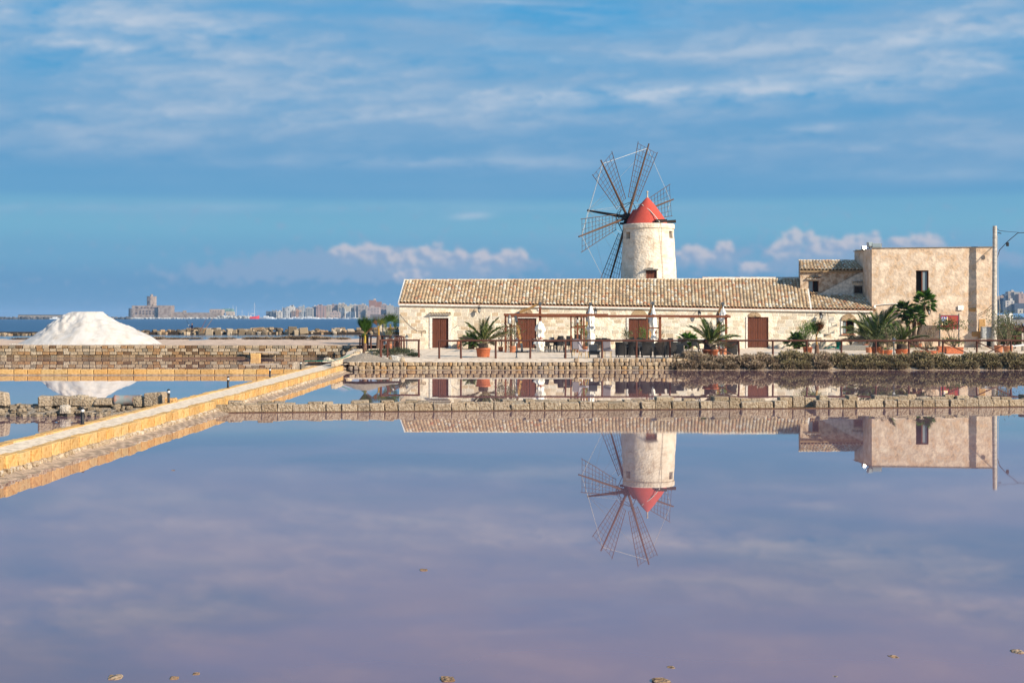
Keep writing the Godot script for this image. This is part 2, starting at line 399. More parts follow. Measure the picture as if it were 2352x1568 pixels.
func make_sky():
	var soft = noise(101, 0.0042, 5); var fine = noise(103, 0.011, 5); var puff = noise(107, 0.021, 5); var wide = noise(109, 0.0016, 3); var lump = noise(113, 0.034, 4); var wisp = noise(127, 0.026, 5)
	# [u, v, half width, half height, slope, strength]
	var bright = [[1930, 182, 430, 20, -0.10, 0.75], [1480, 214, 400, 12, -0.01, 0.7], [950, 258, 300, 10, -0.09, 0.45], [1020, 372, 330, 10, 0.0, 0.42], [1850, 298, 80, 9, -0.12, 0.5], [170, 40, 230, 40, 0.02, 0.55], [1180, 320, 60, 30, -0.5, 0.1],
		[215, 102, 70, 13, 0.12, 0.6], [490, 62, 50, 15, 0.3, 0.5], [2230, 60, 230, 38, -0.10, 0.45], [1750, 110, 420, 24, -0.06, 0.3], [500, 150, 420, 50, 0.02, 0.28], [300, 262, 420, 20, -0.03, 0.28],
		[700, 476, 700, 8, 0.0, 0.16], [1083, 496, 30, 5, -0.06, 0.6], [2100, 335, 420, 12, 0.0, 0.16], [90, 330, 200, 16, 0.0, 0.24], [2250, 400, 300, 10, 0.0, 0.16], [1200, 6, 110, 3, 0.04, 0.5], [1300, 30, 60, 3, 0.1, 0.25]]
	var clear = [[1330, 40, 200, 38, 0.03, 1.0], [1190, 128, 100, 13, 0.1, 0.7], [930, 28, 120, 8, 0.1, 0.5], [2260, 88, 120, 9, -0.02, 0.85], [1880, 18, 220, 12, 0.0, 0.6], [1420, 145, 60, 14, 0.1, 0.5]]
	var dim = [[1050, 335, 520, 26, -0.02, 0.5], [500, 425, 800, 30, 0.0, 0.4], [1900, 262, 330, 16, -0.06, 0.4], [1750, 400, 600, 24, 0, 0.3], [2000, 455, 600, 12, 0, 0.3], [650, 20, 200, 10, 0.05, 0.4]]
	var bank = [[790, 606, 120, 22], [920, 610, 150, 26], [640, 612, 90, 20], [1040, 616, 80, 20], [1170, 606, 50, 18], [1600, 594, 60, 20], [1670, 590, 26, 18], [1850, 600, 90, 26], [1950, 584, 100, 20], [2090, 572, 90, 16], [2320, 592, 40, 14], [480, 630, 90, 14]]
	var puffs = [[788, 576, 20, 9], [800, 584, 22, 8], [857, 582, 30, 12], [920, 598, 26, 11], [984, 583, 24, 12], [1000, 590, 26, 10], [1049, 592, 18, 10], [1106, 600, 14, 14], [1183, 588, 18, 11], [1158, 596, 16, 8], [945, 628, 24, 8],
		[1833, 548, 20, 13], [1815, 562, 22, 12], [1795, 576, 16, 9], [1876, 564, 22, 12], [1920, 568, 24, 10], [1968, 556, 22, 10], [2008, 554, 12, 11], [2070, 556, 18, 7], [2106, 554, 11, 11], [2140, 553, 24, 9], [1663, 570, 13, 12], [1600, 582, 22, 10], [1727, 614, 20, 8], [1620, 586, 16, 10]]
	var base = [[0.0, C(0.098, 0.232, 0.395)], [1.2, C(0.100, 0.245, 0.415)], [2.4, C(0.122, 0.295, 0.455)], [3.5, C(0.138, 0.335, 0.480)], [4.3, C(0.128, 0.322, 0.480)], [4.7, C(0.105, 0.282, 0.470)], [6.2, C(0.095, 0.268, 0.465)], [9.0, C(0.078, 0.278, 0.495)], [12.5, C(0.050, 0.275, 0.520)], [30.0, C(0.05, 0.20, 0.50)], [90.0, C(0.03, 0.11, 0.34)]]
	var colour = func(az, el):
		var e = maxf(el, 0.0)
		var deg = rad_to_deg(e)
		var c = base[-1][1]
		for i in base.size() - 1:
			if deg < base[i + 1][0]:
				c = base[i][1].lerp(base[i + 1][1], smoothstep(0.0, 1.0, (deg - base[i][0]) / (base[i + 1][0] - base[i][0])))
				break
		var near = absf(az) < 0.62 and deg < 22.0
		var u = 1176.0 + (tan(az) if absf(az) < 0.62 else signf(az) * (tan(0.62) + absf(az) - 0.62)) * F
		var v = HOR - (tan(e) / cos(az) if near else e * 1.02) * F
		var wu = u + 40.0 * soft.get_noise_2d(v * 3.0, u * 0.6)
		var vv = v + (u - 1176.0) * 0.05
		var a = soft.get_noise_2d(wu * 0.36, vv * 1.75); var b2 = fine.get_noise_2d(wu * 0.45, vv * 1.7); var w2 = wide.get_noise_2d(u * 0.5, v * 2.0)
		var w3 = wisp.get_noise_2d(wu * 0.35 + 60.0 * b2, vv * 1.5)
		var fz = clampf(0.72 + 0.8 * b2 + 0.5 * a + 0.45 * w3, 0.0, 1.7)
		var veil = clampf(0.66 + 0.65 * a + 0.25 * b2 + 0.45 * w2 + 0.16 * w3, 0, 1) * smoothstep(4.4, 7.0, deg)
		veil += 0.22 * clampf(a * 1.6 + 0.2, 0, 1) * (1.0 - smoothstep(4.4, 7.0, deg)) * smoothstep(1.0, 3.0, deg)
		var lit = 0.26 * clampf(a * 0.9 + b2 * 0.7 + 0.4 * w3, 0, 1) * smoothstep(4.6, 8.0, deg)
		if near:
			for q in clear: veil *= 1.0 - clampf(bump(u, v, q) * (1.0 + 1.3 * b2 + 0.8 * a), 0, 1)
			for q in dim:
				var k = clampf(bump(u, v, q), 0, 1)
				veil *= 1.0 - k; lit *= 1.0 - k
			for q in bright: lit += bump(u, v, q) * fz * 0.85
		c = c.lerp(C(0.195, 0.328, 0.490), clampf(veil, 0, 1) * 0.92)
		c = c.lerp(C(0.41, 0.480, 0.575), clampf(lit, 0, 0.85))
		if deg < 4.2 and deg > 0.15:      # far cumulus low over the horizon
			var n1 = puff.get_noise_2d(u, v * 1.3); var n2 = lump.get_noise_2d(u, v * 1.2)
			var s = 0.0; var h = 0.0; var low = 0.0
			if near:
				for q in bank:
					var du = (u - q[0]) / q[2]; var dv = (v - q[1]) / q[3]
					var k = du * du + dv * dv
					if k < 12.0: h += exp(-k * 0.5)
				for q in puffs:
					var du = (u - q[0]) / (q[2] * 1.35); var dv = (v - q[1]) / (q[3] * 1.4)
					if dv > 0: dv *= 0.55
					var k = du * du + dv * dv
					if k < 7.0 and exp(-k * 0.55) > s:
						s = exp(-k * 0.55); low = dv
			else: h = clampf(wide.get_noise_2d(u * 0.5, 70.0) * 2.4 - absf(v - 600.0) / 50.0 + 0.7, 0, 1)
			var soft_ = smoothstep(0.15, 0.95, h + n1 * 0.9) * 0.72
			c = c.lerp(C(0.205, 0.302, 0.448), soft_)
			var body = smoothstep(0.26, 0.58, s + n1 * 0.34 + n2 * 0.16) * smoothstep(0.04, 0.2, s)
			var light = clampf(0.55 - low * 0.55 + (n1 - puff.get_noise_2d(u + 8.0, (v - 8.0) * 1.3)) * 1.5 + (n2 - lump.get_noise_2d(u + 5.0, (v - 5.0) * 1.2)) * 0.45, 0, 1)
			c = c.lerp(C(0.225, 0.308, 0.448).lerp(C(0.475, 0.452, 0.495), light), body * 0.74 * smoothstep(1.5, -0.1, low))
		return c
	var big = Image.create(1024, 512, false, Image.FORMAT_RGBF)
	for j in 512:
		var el = PI / 2 - (j + 0.5) / 512.0 * PI
		for i in 1024:
			if el < -0.02: big.set_pixel(i, j, C(0.16, 0.22, 0.32))
			else: big.set_pixel(i, j, colour.call(wrapf((i + 0.5) / 1024.0 * TAU, -PI, PI), el))   # straight ahead lies at the picture's edge
	big.resize(4096, 2048, Image.INTERPOLATE_CUBIC)
	var y0 = int((90.0 - 21.0) / 180.0 * 2048); var y1 = 1025
	var half = int(34.0 / 360.0 * 4096)
	for j in range(y0, y1):
		for k in range(-half, half):
			big.set_pixel(posmod(k, 4096), j, colour.call((k + 0.5) / 4096.0 * TAU, PI / 2 - (j + 0.5) / 2048.0 * PI))
	return ImageTexture.create_from_image(big)

func _ready():
	rng.seed = 20240
	var cam = Camera3D.new()
	cam.name = "camera"
	cam.projection = Camera3D.PROJECTION_FRUSTUM
	cam.near = 0.3
	cam.far = 12000.0
	cam.size = 0.3 * 1568.0 / F
	cam.frustum_offset = Vector2(0, -0.3 * 56.0 / F)
	cam.position = Vector3(0, EYE, 0)
	add_child(cam)
	var we = WorldEnvironment.new()
	we.name = "surroundings"
	var env = Environment.new()
	env.background_mode = Environment.BG_SKY
	var sky = Sky.new()
	var sm = PanoramaSkyMaterial.new()
	sm.panorama = make_sky()
	sky.sky_material = sm
	env.sky = sky
	env.background_energy_multiplier = 0.82
	env.tonemap_mode = Environment.TONE_MAPPER_LINEAR
	env.tonemap_exposure = 1.55
	env.sdfgi_enabled = true; env.ssao_enabled = true; env.ssil_enabled = true
	env.fog_enabled = true
	env.fog_density = 0.0001
	env.fog_light_color = Color(0.62, 0.78, 0.95)
	we.environment = env
	add_child(we)
	var sun = DirectionalLight3D.new()
	sun.name = "sun"
	add_child(sun)
	sun.look_at_from_position(Vector3.ZERO, Vector3(-1.0, -0.65, -0.76))
	sun.light_color = Color(1.0, 0.945, 0.86)
	sun.light_energy = 1.6
	sun.light_angular_distance = 0.5
	sun.shadow_enabled = true
	make_materials()
	make_ground()
	make_stone_rows()
	make_causeway()
	make_mill_house()
	make_side_house()
	make_windmill()
	make_far_shore()
	make_salt_and_breakwater()
	make_railings()
	make_pergola()
	make_parasols()
	make_seats()
	make_lamps()
	make_plants()
	make_bank()
	make_odds()

# ------------------------------------------------------------------ ground and water
func make_ground():
	var nz = noise(201, 0.02, 4)
	for w in [["pond_water", "brine", -70.0, 70.0, 4.0, 110.0], ["lagoon_water", "lagoon", -260.0, 400.0, 110.0, 257.0], ["sea_water", "sea", -6000.0, 6000.0, 257.0, 9000.0]]:
		var st = begin()
		quad(st, Vector3(w[2], 0, -w[5]), Vector3(w[3], 0, -w[5]), Vector3(w[3], 0, -w[4]), Vector3(w[2], 0, -w[4]))
		structure(st, w[0], mats[w[1]])
	var st = begin()      # the paved terrace in front of the mill house
	sheet(st, -11.6, 75.0, -126.0, -84.2, 150, 60, func(x, z):
		var d = -z
		var y = ground_y(d) + nz.get_noise_2d(x * 12, d * 12) * 0.035
		if x < -10.2: y -= (-10.2 - x) * 0.35 * smoothstep(108.0, 98.0, d)
		if d < 86.0: y = lerpf(y - 0.02, 0.44 if x < 9.6 else 0.06, (86.0 - d) / 1.8)
		return Vector3(x + (nz.get_noise_2d(d * 20, 5) * 0.25 if x < -11.0 else 0.0), y, z))
	structure(st, "terrace_ground", mats["terrace"])
	st = begin()
	sheet(st, -12.5, 75.0, -84.6, -84.12, 60, 1, func(x, z): return Vector3(x, (0.43 if x < 9.6 else 0.04) if z < -84.4 else -0.1, z))
	structure(st, "terrace_bank", mats["soil"])
	st = begin()      # sandy bank behind the long stone wall
	sheet(st, -150.0, -9.0, -232.0, -108.9, 100, 70, func(x, z):
		var d = -z
		var shore = 196.0 + nz.get_noise_2d(x * 6, 3) * 26.0 + (12.0 if x > -30 else 0.0)
		var y = lerpf(0.93, 0.06, smoothstep(109.0, shore, d)) + nz.get_noise_2d(x * 8, d * 5) * 0.09 * smoothstep(109.0, 125.0, d)
		if d > shore: y = 0.06 - (d - shore) * 0.03
		return Vector3(x, y, z))
	structure(st, "sand_bank_ground", mats["sand"])
	st = begin()      # flat land behind the house on the side of the road
	var land = noise(203, 0.015, 4)
	sheet(st, 0.0, 1.0, 0.0, 1.0, 40, 60, func(a, b):
		var d = lerpf(118.0, 1900.0, b * b)
		var x = lerpf(8.0 + (d - 118.0) * 0.24, 70.0 + (d - 118.0) * 0.62, a)
		return Vector3(x, 0.62 + land.get_noise_2d(x, d) * 0.15 * minf(1.0, d / 200.0), -d))
	structure(st, "scrub_ground", mats["soil"])
	st = begin()
	quad(st, Vector3(120, 0.95, -450), Vector3(330, 0.95, -450), Vector3(260, 0.95, -330), Vector3(84, 0.95, -330))
	structure(st, "far_pond_water", mats["lagoon"])
	# the mound of mud between pond and yellow kerb, and the salt margin along each wall foot
	for m in [["salt_margin_ground", -27.5, -10.7, -76.62, -76.2, 0.035, "salt_crust"], ["wall_foot_ground", -40.0, -10.9, -108.95, -107.9, 0.06, "mud"], ["terrace_foot_ground", -8.6, 32.0, -84.2, -83.75, 0.045, "salt_crust"]]:
		st = begin()
		sheet(st, m[1], m[2], m[3], m[4], 160, 4, func(x, z):
			var k = (z - m[3]) / (m[4] - m[3])
			var out = nz.get_noise_2d(x * 30, 40) * 0.16
			return Vector3(x, m[5] * (1.0 - k) - 0.014 * k + nz.get_noise_2d(x * 60, z * 60) * 0.02, z + out * k))
		structure(st, m[0], mats[m[6]])

# ------------------------------------------------------------------ stone
func block_set(key, count, size, ch, jit, cols):
	if shared.has(key): return shared[key]
	var out = []
	for i in count:
		var st = begin()
		var c = cols[i % cols.size()]
		st.set_color(Color(c.r, c.g, c.b))
		cblock(st, size, ch, jit)
		out.append(done(st))
	shared[key] = out
	return out

func stone_set(key, count, rough, cols, sub = 2):
	if shared.has(key): return shared[key]
	var out = []
	for i in count:
		var st = begin()
		st.set_color(cols[i % cols.size()])
		boulder(st, Vector3.ONE, rough, sub)
		out.append(done(st))
	shared[key] = out
	return out

func pick(a): return a[rng.randi() % a.size()]

func put_stone(parent, n, mesh, m, pos, size, turn = 0.0, tilt = 0.0):
	var b = Basis.from_euler(Vector3(tilt, turn, rnd(-0.03, 0.03) + tilt * rnd(-.5, .5))) * Basis.from_scale(size)
	return mi(mesh, n, mats[m], parent, Transform3D(b, pos))

func make_stone_rows():
	var old = [C(.46, .36, .24), C(.50, .41, .30), C(.56, .48, .37), C(.36, .255, .155), C(.20, .13, .08), C(.30, .26, .20), C(.44, .28, .15), C(.54, .45, .33), C(.52, .43, .32)]
	var blocks = block_set("old", 18, Vector3.ONE, 0.07, 0.035, old)
	var stained = block_set("stained", 8, Vector3.ONE, 0.07, 0.035, [C(.26, .18, .11), C(.33, .24, .15), C(.40, .30, .20), C(.22, .155, .10)])
	# the long wall of squared stones, four courses, under the salt heap
	var w = thing("stone_retaining_wall", "long retaining wall of squared stones in four courses below the salt heap", "wall", Vector3(0, 0, -108.7))
	var st = begin()
	box(st, Vector3(-26.0, 0.40, -0.3), Vector3(29.4, 0.90, 0.4))
	part(st, "wall_core", mats["stone_wall_core"], w)
	for c in 4:
		var x = -39.5 - rnd(0, 0.4)
		while x < -11.4 - 0.35 * (3 - c) * 0.2:
			var l = rnd(0.40, 0.56)
			put_stone(w, "stone", pick(stained) if c == 0 and rng.randf() < .75 else pick(blocks), "tuff", Vector3(x + l / 2, 0.115 + c * 0.232 + rnd(-0.008, 0.008), -0.02 - c * 0.025 + rnd(-0.03, 0.03)), Vector3(l - rnd(0.025, 0.05), rnd(0.20, 0.222), 0.34), rnd(-0.05, 0.05), rnd(-.04, .04))
			x += l
	# a row of new yellow blocks across the ponds on the far side of the causeway
	w = thing("yellow_block_kerb", "low straight row of yellow tuff blocks between the two ponds before the salt heap", "kerb", Vector3(0, 0, -76.8))
	var yb = block_set("yellow", 8, Vector3.ONE, 0.05, 0.02, [C(1, 1, 1), C(0.86, 0.83, 0.80), C(1.0, 0.95, 0.86), C(0.78, 0.76, 0.72), C(0.95, 0.86, 0.74), C(.90, .95, 1.0)])
	var x = -28.0
	while x < -10.75:
		var l = minf(rnd(0.64, 0.76), -10.68 - x)
		if l < 0.15: break
		put_stone(w, "block", pick(yb), "yellow_tuff", Vector3(x + l / 2, 0.17, rnd(-0.02, 0.02)), Vector3(l - 0.022, rnd(.245, .265), 0.32), rnd(-0.02, 0.02))
		x += l
	st = begin()
	cblock(st, Vector3(17.3, 0.10, 0.46), 0.02, 0.0, Vector3(-19.35, 0.0, 0))
	part(st, "footing", mats["salt_crust"], w)
	# the double row of worn stones crossing the picture
	var worn = block_set("worn", 18, Vector3.ONE, 0.055, 0.045, [C(.37, .295, .215), C(.41, .335, .25), C(.32, .26, .19), C(.44, .37, .28), C(.38, .315, .245), C(.34, .285, .22)])
	w = thing("worn_stone_dike", "double row of worn grey brown stones dividing the near pond from the terrace pond", "dike")
	var dir = Vector3(26.1, 0, -3.1).normalized()
	var turn = atan2(3.1, 26.1)
	for r in 2:
		var s = 0.06 if r == 0 else 0.4
		while s < 27.7:
			var l = rnd(0.40, 0.60) if r == 0 else rnd(0.30, 0.58)
			var p = Vector3(-9.42, 0, -46.65) + dir * (s + l / 2)
			var gap = (r == 0 and s > 18.5 and s < 19.1) or (r == 1 and rng.randf() < 0.12)
			var h = rnd(0.25, 0.30) if r == 0 else (rnd(0.28, 0.36) if s < 14.0 else rnd(0.30, 0.42))
			p += Vector3(0, h / 2 - 0.02, (rnd(-0.03, 0.03)) if r == 0 else -0.40 + rnd(-0.06, 0.06))
			if not gap: put_stone(w, "stone", pick(worn), "tuff", p, Vector3(l - rnd(-.01, .02), h, rnd(.32, .42)), turn + rnd(-0.07, 0.07), rnd(-0.10, 0.10))
			s += l
	st = begin()
	st.set_color(C(.30, .22, .17))
	cblock(st, Vector3(26.8, 0.10, 0.85), 0.02, 0.0, Vector3(0, 0, 0), Transform3D(Basis(Vector3.UP, turn), Vector3(-9.42, -0.02, -46.8) + dir * 13.4))
	part(st, "footing", mats["salt_crust"], w)
	# the rough bank continuing beyond the causeway, with single stones lying on it
	var nz = noise(211, 0.05, 4)
	st = begin()
	sheet(st, -19.0, -10.62, -47.2, -44.7, 60, 12, func(xx, z):
		var k = (-z - 44.7) / 2.5
		var y = 0.28 * smoothstep(0.0, 0.62, k) * smoothstep(1.0, 0.9, k) - 0.03
		y = snappedf(y, 0.085) * 0.6 + y * 0.4
		return Vector3(xx, y + nz.get_noise_2d(xx * 25, z * 25) * 0.035, z + nz.get_noise_2d(xx * 18, 9) * 0.15))
	structure(st, "dike_bank_ground", mats["grey_sand"])
	st = begin()
	var chips = stone_set("chip", 8, 0.3, [C(.30, .25, .19), C(.24, .20, .155), C(.36, .30, .235), C(.19, .16, .125)])
	for i in 240:
		var z = -44.85 - pow(rng.randf(), 1.6) * 1.6
		var sz = rnd(.05, .2)
		st.append_from(pick(chips), 0, Transform3D(Basis.from_euler(Vector3(rnd(-.3, .3), rnd(0, 6), 0)) * Basis.from_scale(Vector3(sz * 1.6, sz * .6, sz)), Vector3(rnd(-18.5, -10.7), 0.02 + 0.22 * smoothstep(-44.8, -46.1, z), z)))
	var gv = mi(st.commit(), "gravel", mats["tuff"]); tag(gv, "broken chips of stone strewn over the dike bank", "gravel", "", "stuff")
	var grp = "loose stones on the bank beyond the causeway"
	for b in [["rough squared stone lying first in the line of three on the dike bank", 53.5, 941.0, 0.82, 0.30, 0.4], ["rough squared stone between two others in the line on the dike bank", 144.0, 940.5, 0.80, 0.29, 0.4], ["rough squared stone under the three round boulders on the dike bank", 181.5, 940.0, 0.84, 0.27, 0.4],
			["flat squared stone lying left of the rusty pipe on the dike bank", 239.0, 936.5, 0.92, 0.22, 0.4], ["large tilted squared stone at the end of the dike bank beside the causeway", 357.0, 934.5, 1.0, 0.42, 0.5], ["squared stone at the frame edge on the dike bank", 5.0, 938.0, 0.52, 0.42, 0.4], ["small yellow broken stone leaning against the causeway kerb", 390.0, 931.0, 0.6, 0.22, 0.3]]:
		var u = b[1] + (55.0 if b[1] == 53.5 else 0.0)
		var s = begin()
		s.set_color(C(.58, .36, .16) if "yellow" in b[0] else pick([C(.39, .32, .24), C(.43, .36, .28), C(.36, .295, .225)]))
		cblock(s, Vector3(b[3] * 0.62, b[4], b[5]), 0.035, 0.03)
		var o = mi(done(s), "squared_stone", mats["tuff"])
		o.position = Vector3(sx(u, 45.9), 0.27 + b[4] / 2, -45.9)
		o.rotation = Vector3(0.0, rnd(-0.15, 0.15), 0.10 if "tilted" in b[0] else rnd(-0.03, 0.03))
		tag(o, b[0], "stone", grp)
	for b in [["round boulder set on the stones, leftmost of three", 171.0, 920.0, 0.30], ["grey angular boulder between two round ones above the squared stone", 186.0, 920.0, 0.36], ["round pale boulder at the end of the three above the dike bank", 205.5, 923.5, 0.34], ["small round boulder wedged left of the rusty pipe", 267.5, 931.0, 0.29], ["brown boulder beside the open mouth of the rusty pipe", 320.0, 933.0, 0.32], ["dark small boulder between pipe and tilted stone", 332.0, 933.5, 0.24], ["white lump of stone low at the water of the dike bank", 149.0, 948.5, 0.26]]:
		var s = begin()
		s.set_color(C(.55, .50, .43) if "white" in b[0] else pick([C(.42, .35, .26), C(.38, .31, .23), C(.45, .38, .29)]))
		boulder(s, Vector3(b[3] * 1.15, b[3], b[3]), 0.22, 3)
		var o = mi(done(s), "boulder", mats["tuff"])
		var d = 45.9 if b[2] < 945 else 45.0
		o.position = Vector3(sx(b[1], d), maxf(0.2, sy(b[2], d)), -d)
		if b[2] > 930 and b[2] < 945: o.position.y = 0.26 + b[3] * 0.42
		tag(o, b[0], "boulder", grp)
	st = begin()
	var pp = thing("drain_pipe", "short rusty grey green pipe lying on the dike bank with its mouth open", "pipe", Vector3(sx(293, 45.9), 0.43, -45.9), 0.10)
	var ring = [[0.155, -0.42], [0.165, -0.42], [0.165, -0.36], [0.16, -0.35], [0.16, 0.36], [0.172, 0.37], [0.172, 0.43], [0.15, 0.43], [0.145, 0.3], [0.145, -0.38], [0.155, -0.42]]
	lathe(st, ring.map(func(q): return Vector2(q[0], q[1])), 20)
	part(st, "pipe_wall", mats["rust_pipe"], pp, Transform3D(Basis(Vector3(0, 0, 1), -PI / 2), Vector3.ZERO))
	# the low wall of rounded stones at the foot of the terrace
	var cob = [C(.47, .35, .23), C(.52, .41, .28), C(.37, .29, .21), C(.50, .33, .18), C(.42, .33, .24), C(.55, .46, .34), C(.44, .32, .2), C(.40, .31, .22), C(.49, .39, .28), C(.53, .43, .31), C(.33, .29, .25)]
	var bl = block_set("terr", 16, Vector3.ONE, 0.16, 0.06, cob)
	var rb = stone_set("terr_round", 14, 0.16, cob)
	w = thing("terrace_stone_wall", "low dry wall of rounded stones at the water edge below the terrace", "wall", Vector3(0, 0, -84.3))
	st = begin(); box(st, Vector3(0.2, 0.2, -0.12), Vector3(19.2, 0.42, 0.2)); part(st, "wall_core", mats["stone_wall_core"], w)
	for r in 3:
		x = -9.3 if r < 2 else 3.2
		while x < 9.9:
			var l = rnd(0.26, 0.52) if r == 0 and x < -2.0 else rnd(0.20, 0.40)
			var h = 0.235 if r < 2 else rnd(0.2, 0.26)
			if not (r == 2 and x < 5.0 and rng.randf() < 0.5):
				put_stone(w, "stone", pick(bl) if rng.randf() < (.55 if r == 0 else .25) else pick(rb), "tuff", Vector3(x + l / 2, h / 2 + r * 0.222 - 0.01 + rnd(-.012, .012), 0.06 - r * 0.06 + rnd(-0.04, 0.04)), Vector3(l - rnd(0.02, .05), h * rnd(.86, 1.0), 0.30), rnd(-0.2, 0.2), rnd(-.15, .15))
			x += l
	for b in [["upright brown stone standing on the terrace wall beside the white one", 898.0, 0.32, C(.42, .32, .21)], ["white stone block standing on the terrace wall", 907.5, 0.34, C(.56, .56, .53)], ["lone pale stone on the terrace wall below the lamp post", 925.0, 0.25, C(.5, .42, .32)]]:
		var s = begin(); s.set_color(b[3])
		cblock(s, Vector3(b[2] * 0.85 if b[2] < 0.33 else 0.42, b[2], 0.26), 0.06, 0.04)
		var o = mi(done(s), "loose_stone", mats["tuff"])
		o.position = Vector3(sx(b[1], 84.5), 0.44 + b[2] / 2, -84.5)
		tag(o, b[0], "stone", "stones set on the terrace wall")

# ------------------------------------------------------------------ causeway
func make_causeway():
	var xr = func(d): return lerpf(-9.66, -9.26, clampf((d - 18.0) / 28.0, 0, 1)) + 0.20 * clampf((d - 46.0) / 35.0, 0, 1)
	var xl = -10.64
	var nz = noise(221, 0.05, 3)
	var st = begin()
	sheet(st, 0.0, 1.0, 0.0, 1.0, 8, 170, func(a, b):
		var d = lerpf(86.0, 16.0, b)
		var x = lerpf(xl + 0.2, xr.call(d) - 0.2, a)
		return Vector3(x, 0.36 + nz.get_noise_2d(x * 60, d * 25) * 0.012, -d))
	structure(st, "causeway_path", mats["path"])
	var k = thing("causeway_kerb", "two parallel kerbs of yellow tuff blocks edging the footpath across the ponds", "kerb")
	var blocks = block_set("yellow", 8, Vector3.ONE, 0.05, 0.02, [])
	for side in 2:
		var d = 17.0
		while d < 79.5:
			var l = rnd(0.58, 0.72)
			var x = (xl + 0.11) if side == 0 else xr.call(d + l / 2) - 0.12 + 0.018 * sin(d * 0.9)
			put_stone(k, "block", pick(blocks), "yellow_tuff", Vector3(x + rnd(-0.015, 0.015), 0.25 + rnd(-0.012, 0.012), -(d + l / 2)), Vector3(0.24, 0.27, l - 0.022), (0.02 + rnd(-0.012, 0.012)) * (1 if side else -1))
			d += l
	st = begin()
	for side in 2:
		sheet(st, 0.0, 1.0, 0.0, 1.0, 7, 220, func(a, b):
			var d = lerpf(82.0, 16.5, b)
			var sgn = 1.0 if side else -1.0
			var x0 = (xr.call(d) - 0.03) if side else (xl + 0.02)
			var prof = [[-0.16, 0.13], [0.02, 0.135], [0.06, 0.12], [0.09, 0.085], [0.14, 0.05], [0.24, 0.028], [0.36, 0.008], [0.52, -0.03]]
			var q = prof[int(round(a * 7))] if side else prof[7 - int(round(a * 7))]
			var j = nz.get_noise_2d(d * 16, side * 31.0) + 0.25 * nz.get_noise_2d(d * 70, a * 30)
			return Vector3(x0 + sgn * (q[0] + j * (0.03 + 0.16 * smoothstep(0.1, 0.4, q[0]))), q[1] + j * 0.03, -d))
	structure(st, "causeway_base", mats["salt_crust"])
	st = begin()      # white rubble under the kerb, course of small stones
	var rub = stone_set("rubble", 8, 0.25, [C(.50, .43, .34), C(.44, .36, .27), C(.54, .48, .40), C(.38, .30, .21)])
	for i in 420:
		var d = lerpf(19.0, 79.0, (i + rnd(0, 0.8)) / 420.0)
		st.append_from(pick(rub), 0, Transform3D(Basis.from_euler(Vector3(0, rnd(0, 6), 0)) * Basis.from_scale(Vector3(0.10, 0.10, rnd(0.12, 0.24))), Vector3(xr.call(d) + 0.01 + rnd(-0.01, 0.03), 0.10 + rnd(-0.02, 0.02), -d)))
	stuff(mi(st.commit(), "kerb_rubble", mats["tuff"], k))
	# bollard lights
	var src = null
	var ds = [36.3, 45.4, 54.9, 64.4, 73.8]
	var says = ["black bollard light on the causeway, first and largest in the row", "black bollard light on the causeway beside the tilted stone", "black bollard light on the causeway, middle one of five", "black bollard light on the causeway where the yellow kerb joins it", "black bollard light on the causeway closest to the house"]
	for i in 5:
		var p = Vector3(-10.51, 0.375, -ds[i])
		if src == null:
			src = thing("bollard_light", says[i], "bollard light", p, 0, "bollard lights along the causeway")
			src.set_meta("base_name", "bollard_light")
			st = begin(); lathe(st, [Vector2(0.0, 0), Vector2(0.055, 0), Vector2(0.055, 0.02), Vector2(0.04, 0.03), Vector2(0.04, 0.31)], 14)
			part(st, "post", mats["black_iron"], src)
			st = begin(); lathe(st, [Vector2(0.04, 0.31), Vector2(0.042, 0.315), Vector2(0.042, 0.37)], 14)
			part(st, "lens", mats["white_paint"], src)
			st = begin(); lathe(st, [Vector2(0.048, 0.37), Vector2(0.048, 0.395), Vector2(0.03, 0.42), Vector2(0, 0.428)], 14)
			part(st, "cap", mats["black_iron"], src)
		else: copy(src, says[i], p)

# ------------------------------------------------------------------ roofs of half-round tiles
const TILE_COLS = [Color(.74, .55, .35), Color(.79, .63, .43), Color(.64, .46, .28), Color(.84, .73, .56), Color(.52, .39, .26), Color(.69, .44, .27), Color(.77, .59, .38), Color(.87, .80, .67), Color(.58, .45, .30), Color(.72, .51, .32), Color(.80, .64, .43), Color(.66, .33, .19)]

func tile_mesh(c):
	var st = begin()
	st.set_color(c)
	var n = 6
	var rows = [[-0.03, 0.117, 0.032], [0.36, 0.098, -0.006]]
	st.set_smooth_group(1)
	for i in n:
		var a0 = PI * i / n; var a1 = PI * (i + 1) / n
		var q = func(r, a): return Vector3(-cos(a) * r[1], sin(a) * r[1] * 0.95 + r[2], -r[0])
		quad(st, q.call(rows[0], a0), q.call(rows[1], a0), q.call(rows[1], a1), q.call(rows[0], a1))
	st.set_smooth_group(-1)
	for i in n:
		var a0 = PI * i / n; var a1 = PI * (i + 1) / n
		var o = func(a, r): return Vector3(-cos(a) * r, sin(a) * r * 0.95 + 0.030, 0.03)
		quad(st, o.call(a0, 0.098), o.call(a0, 0.117), o.call(a1, 0.117), o.call(a1, 0.098))
		var w = func(a, z): return Vector3(-cos(a) * 0.094, sin(a) * 0.094 * 0.95 + 0.03, z)
		quad(st, w.call(a1, 0.03), w.call(a1, -0.12), w.call(a0, -0.12), w.call(a0, 0.03))
	return done(st)

func tiles():
	if not shared.has("tiles"): shared["tiles"] = TILE_COLS.map(func(c): return tile_mesh(c))
	return shared["tiles"]

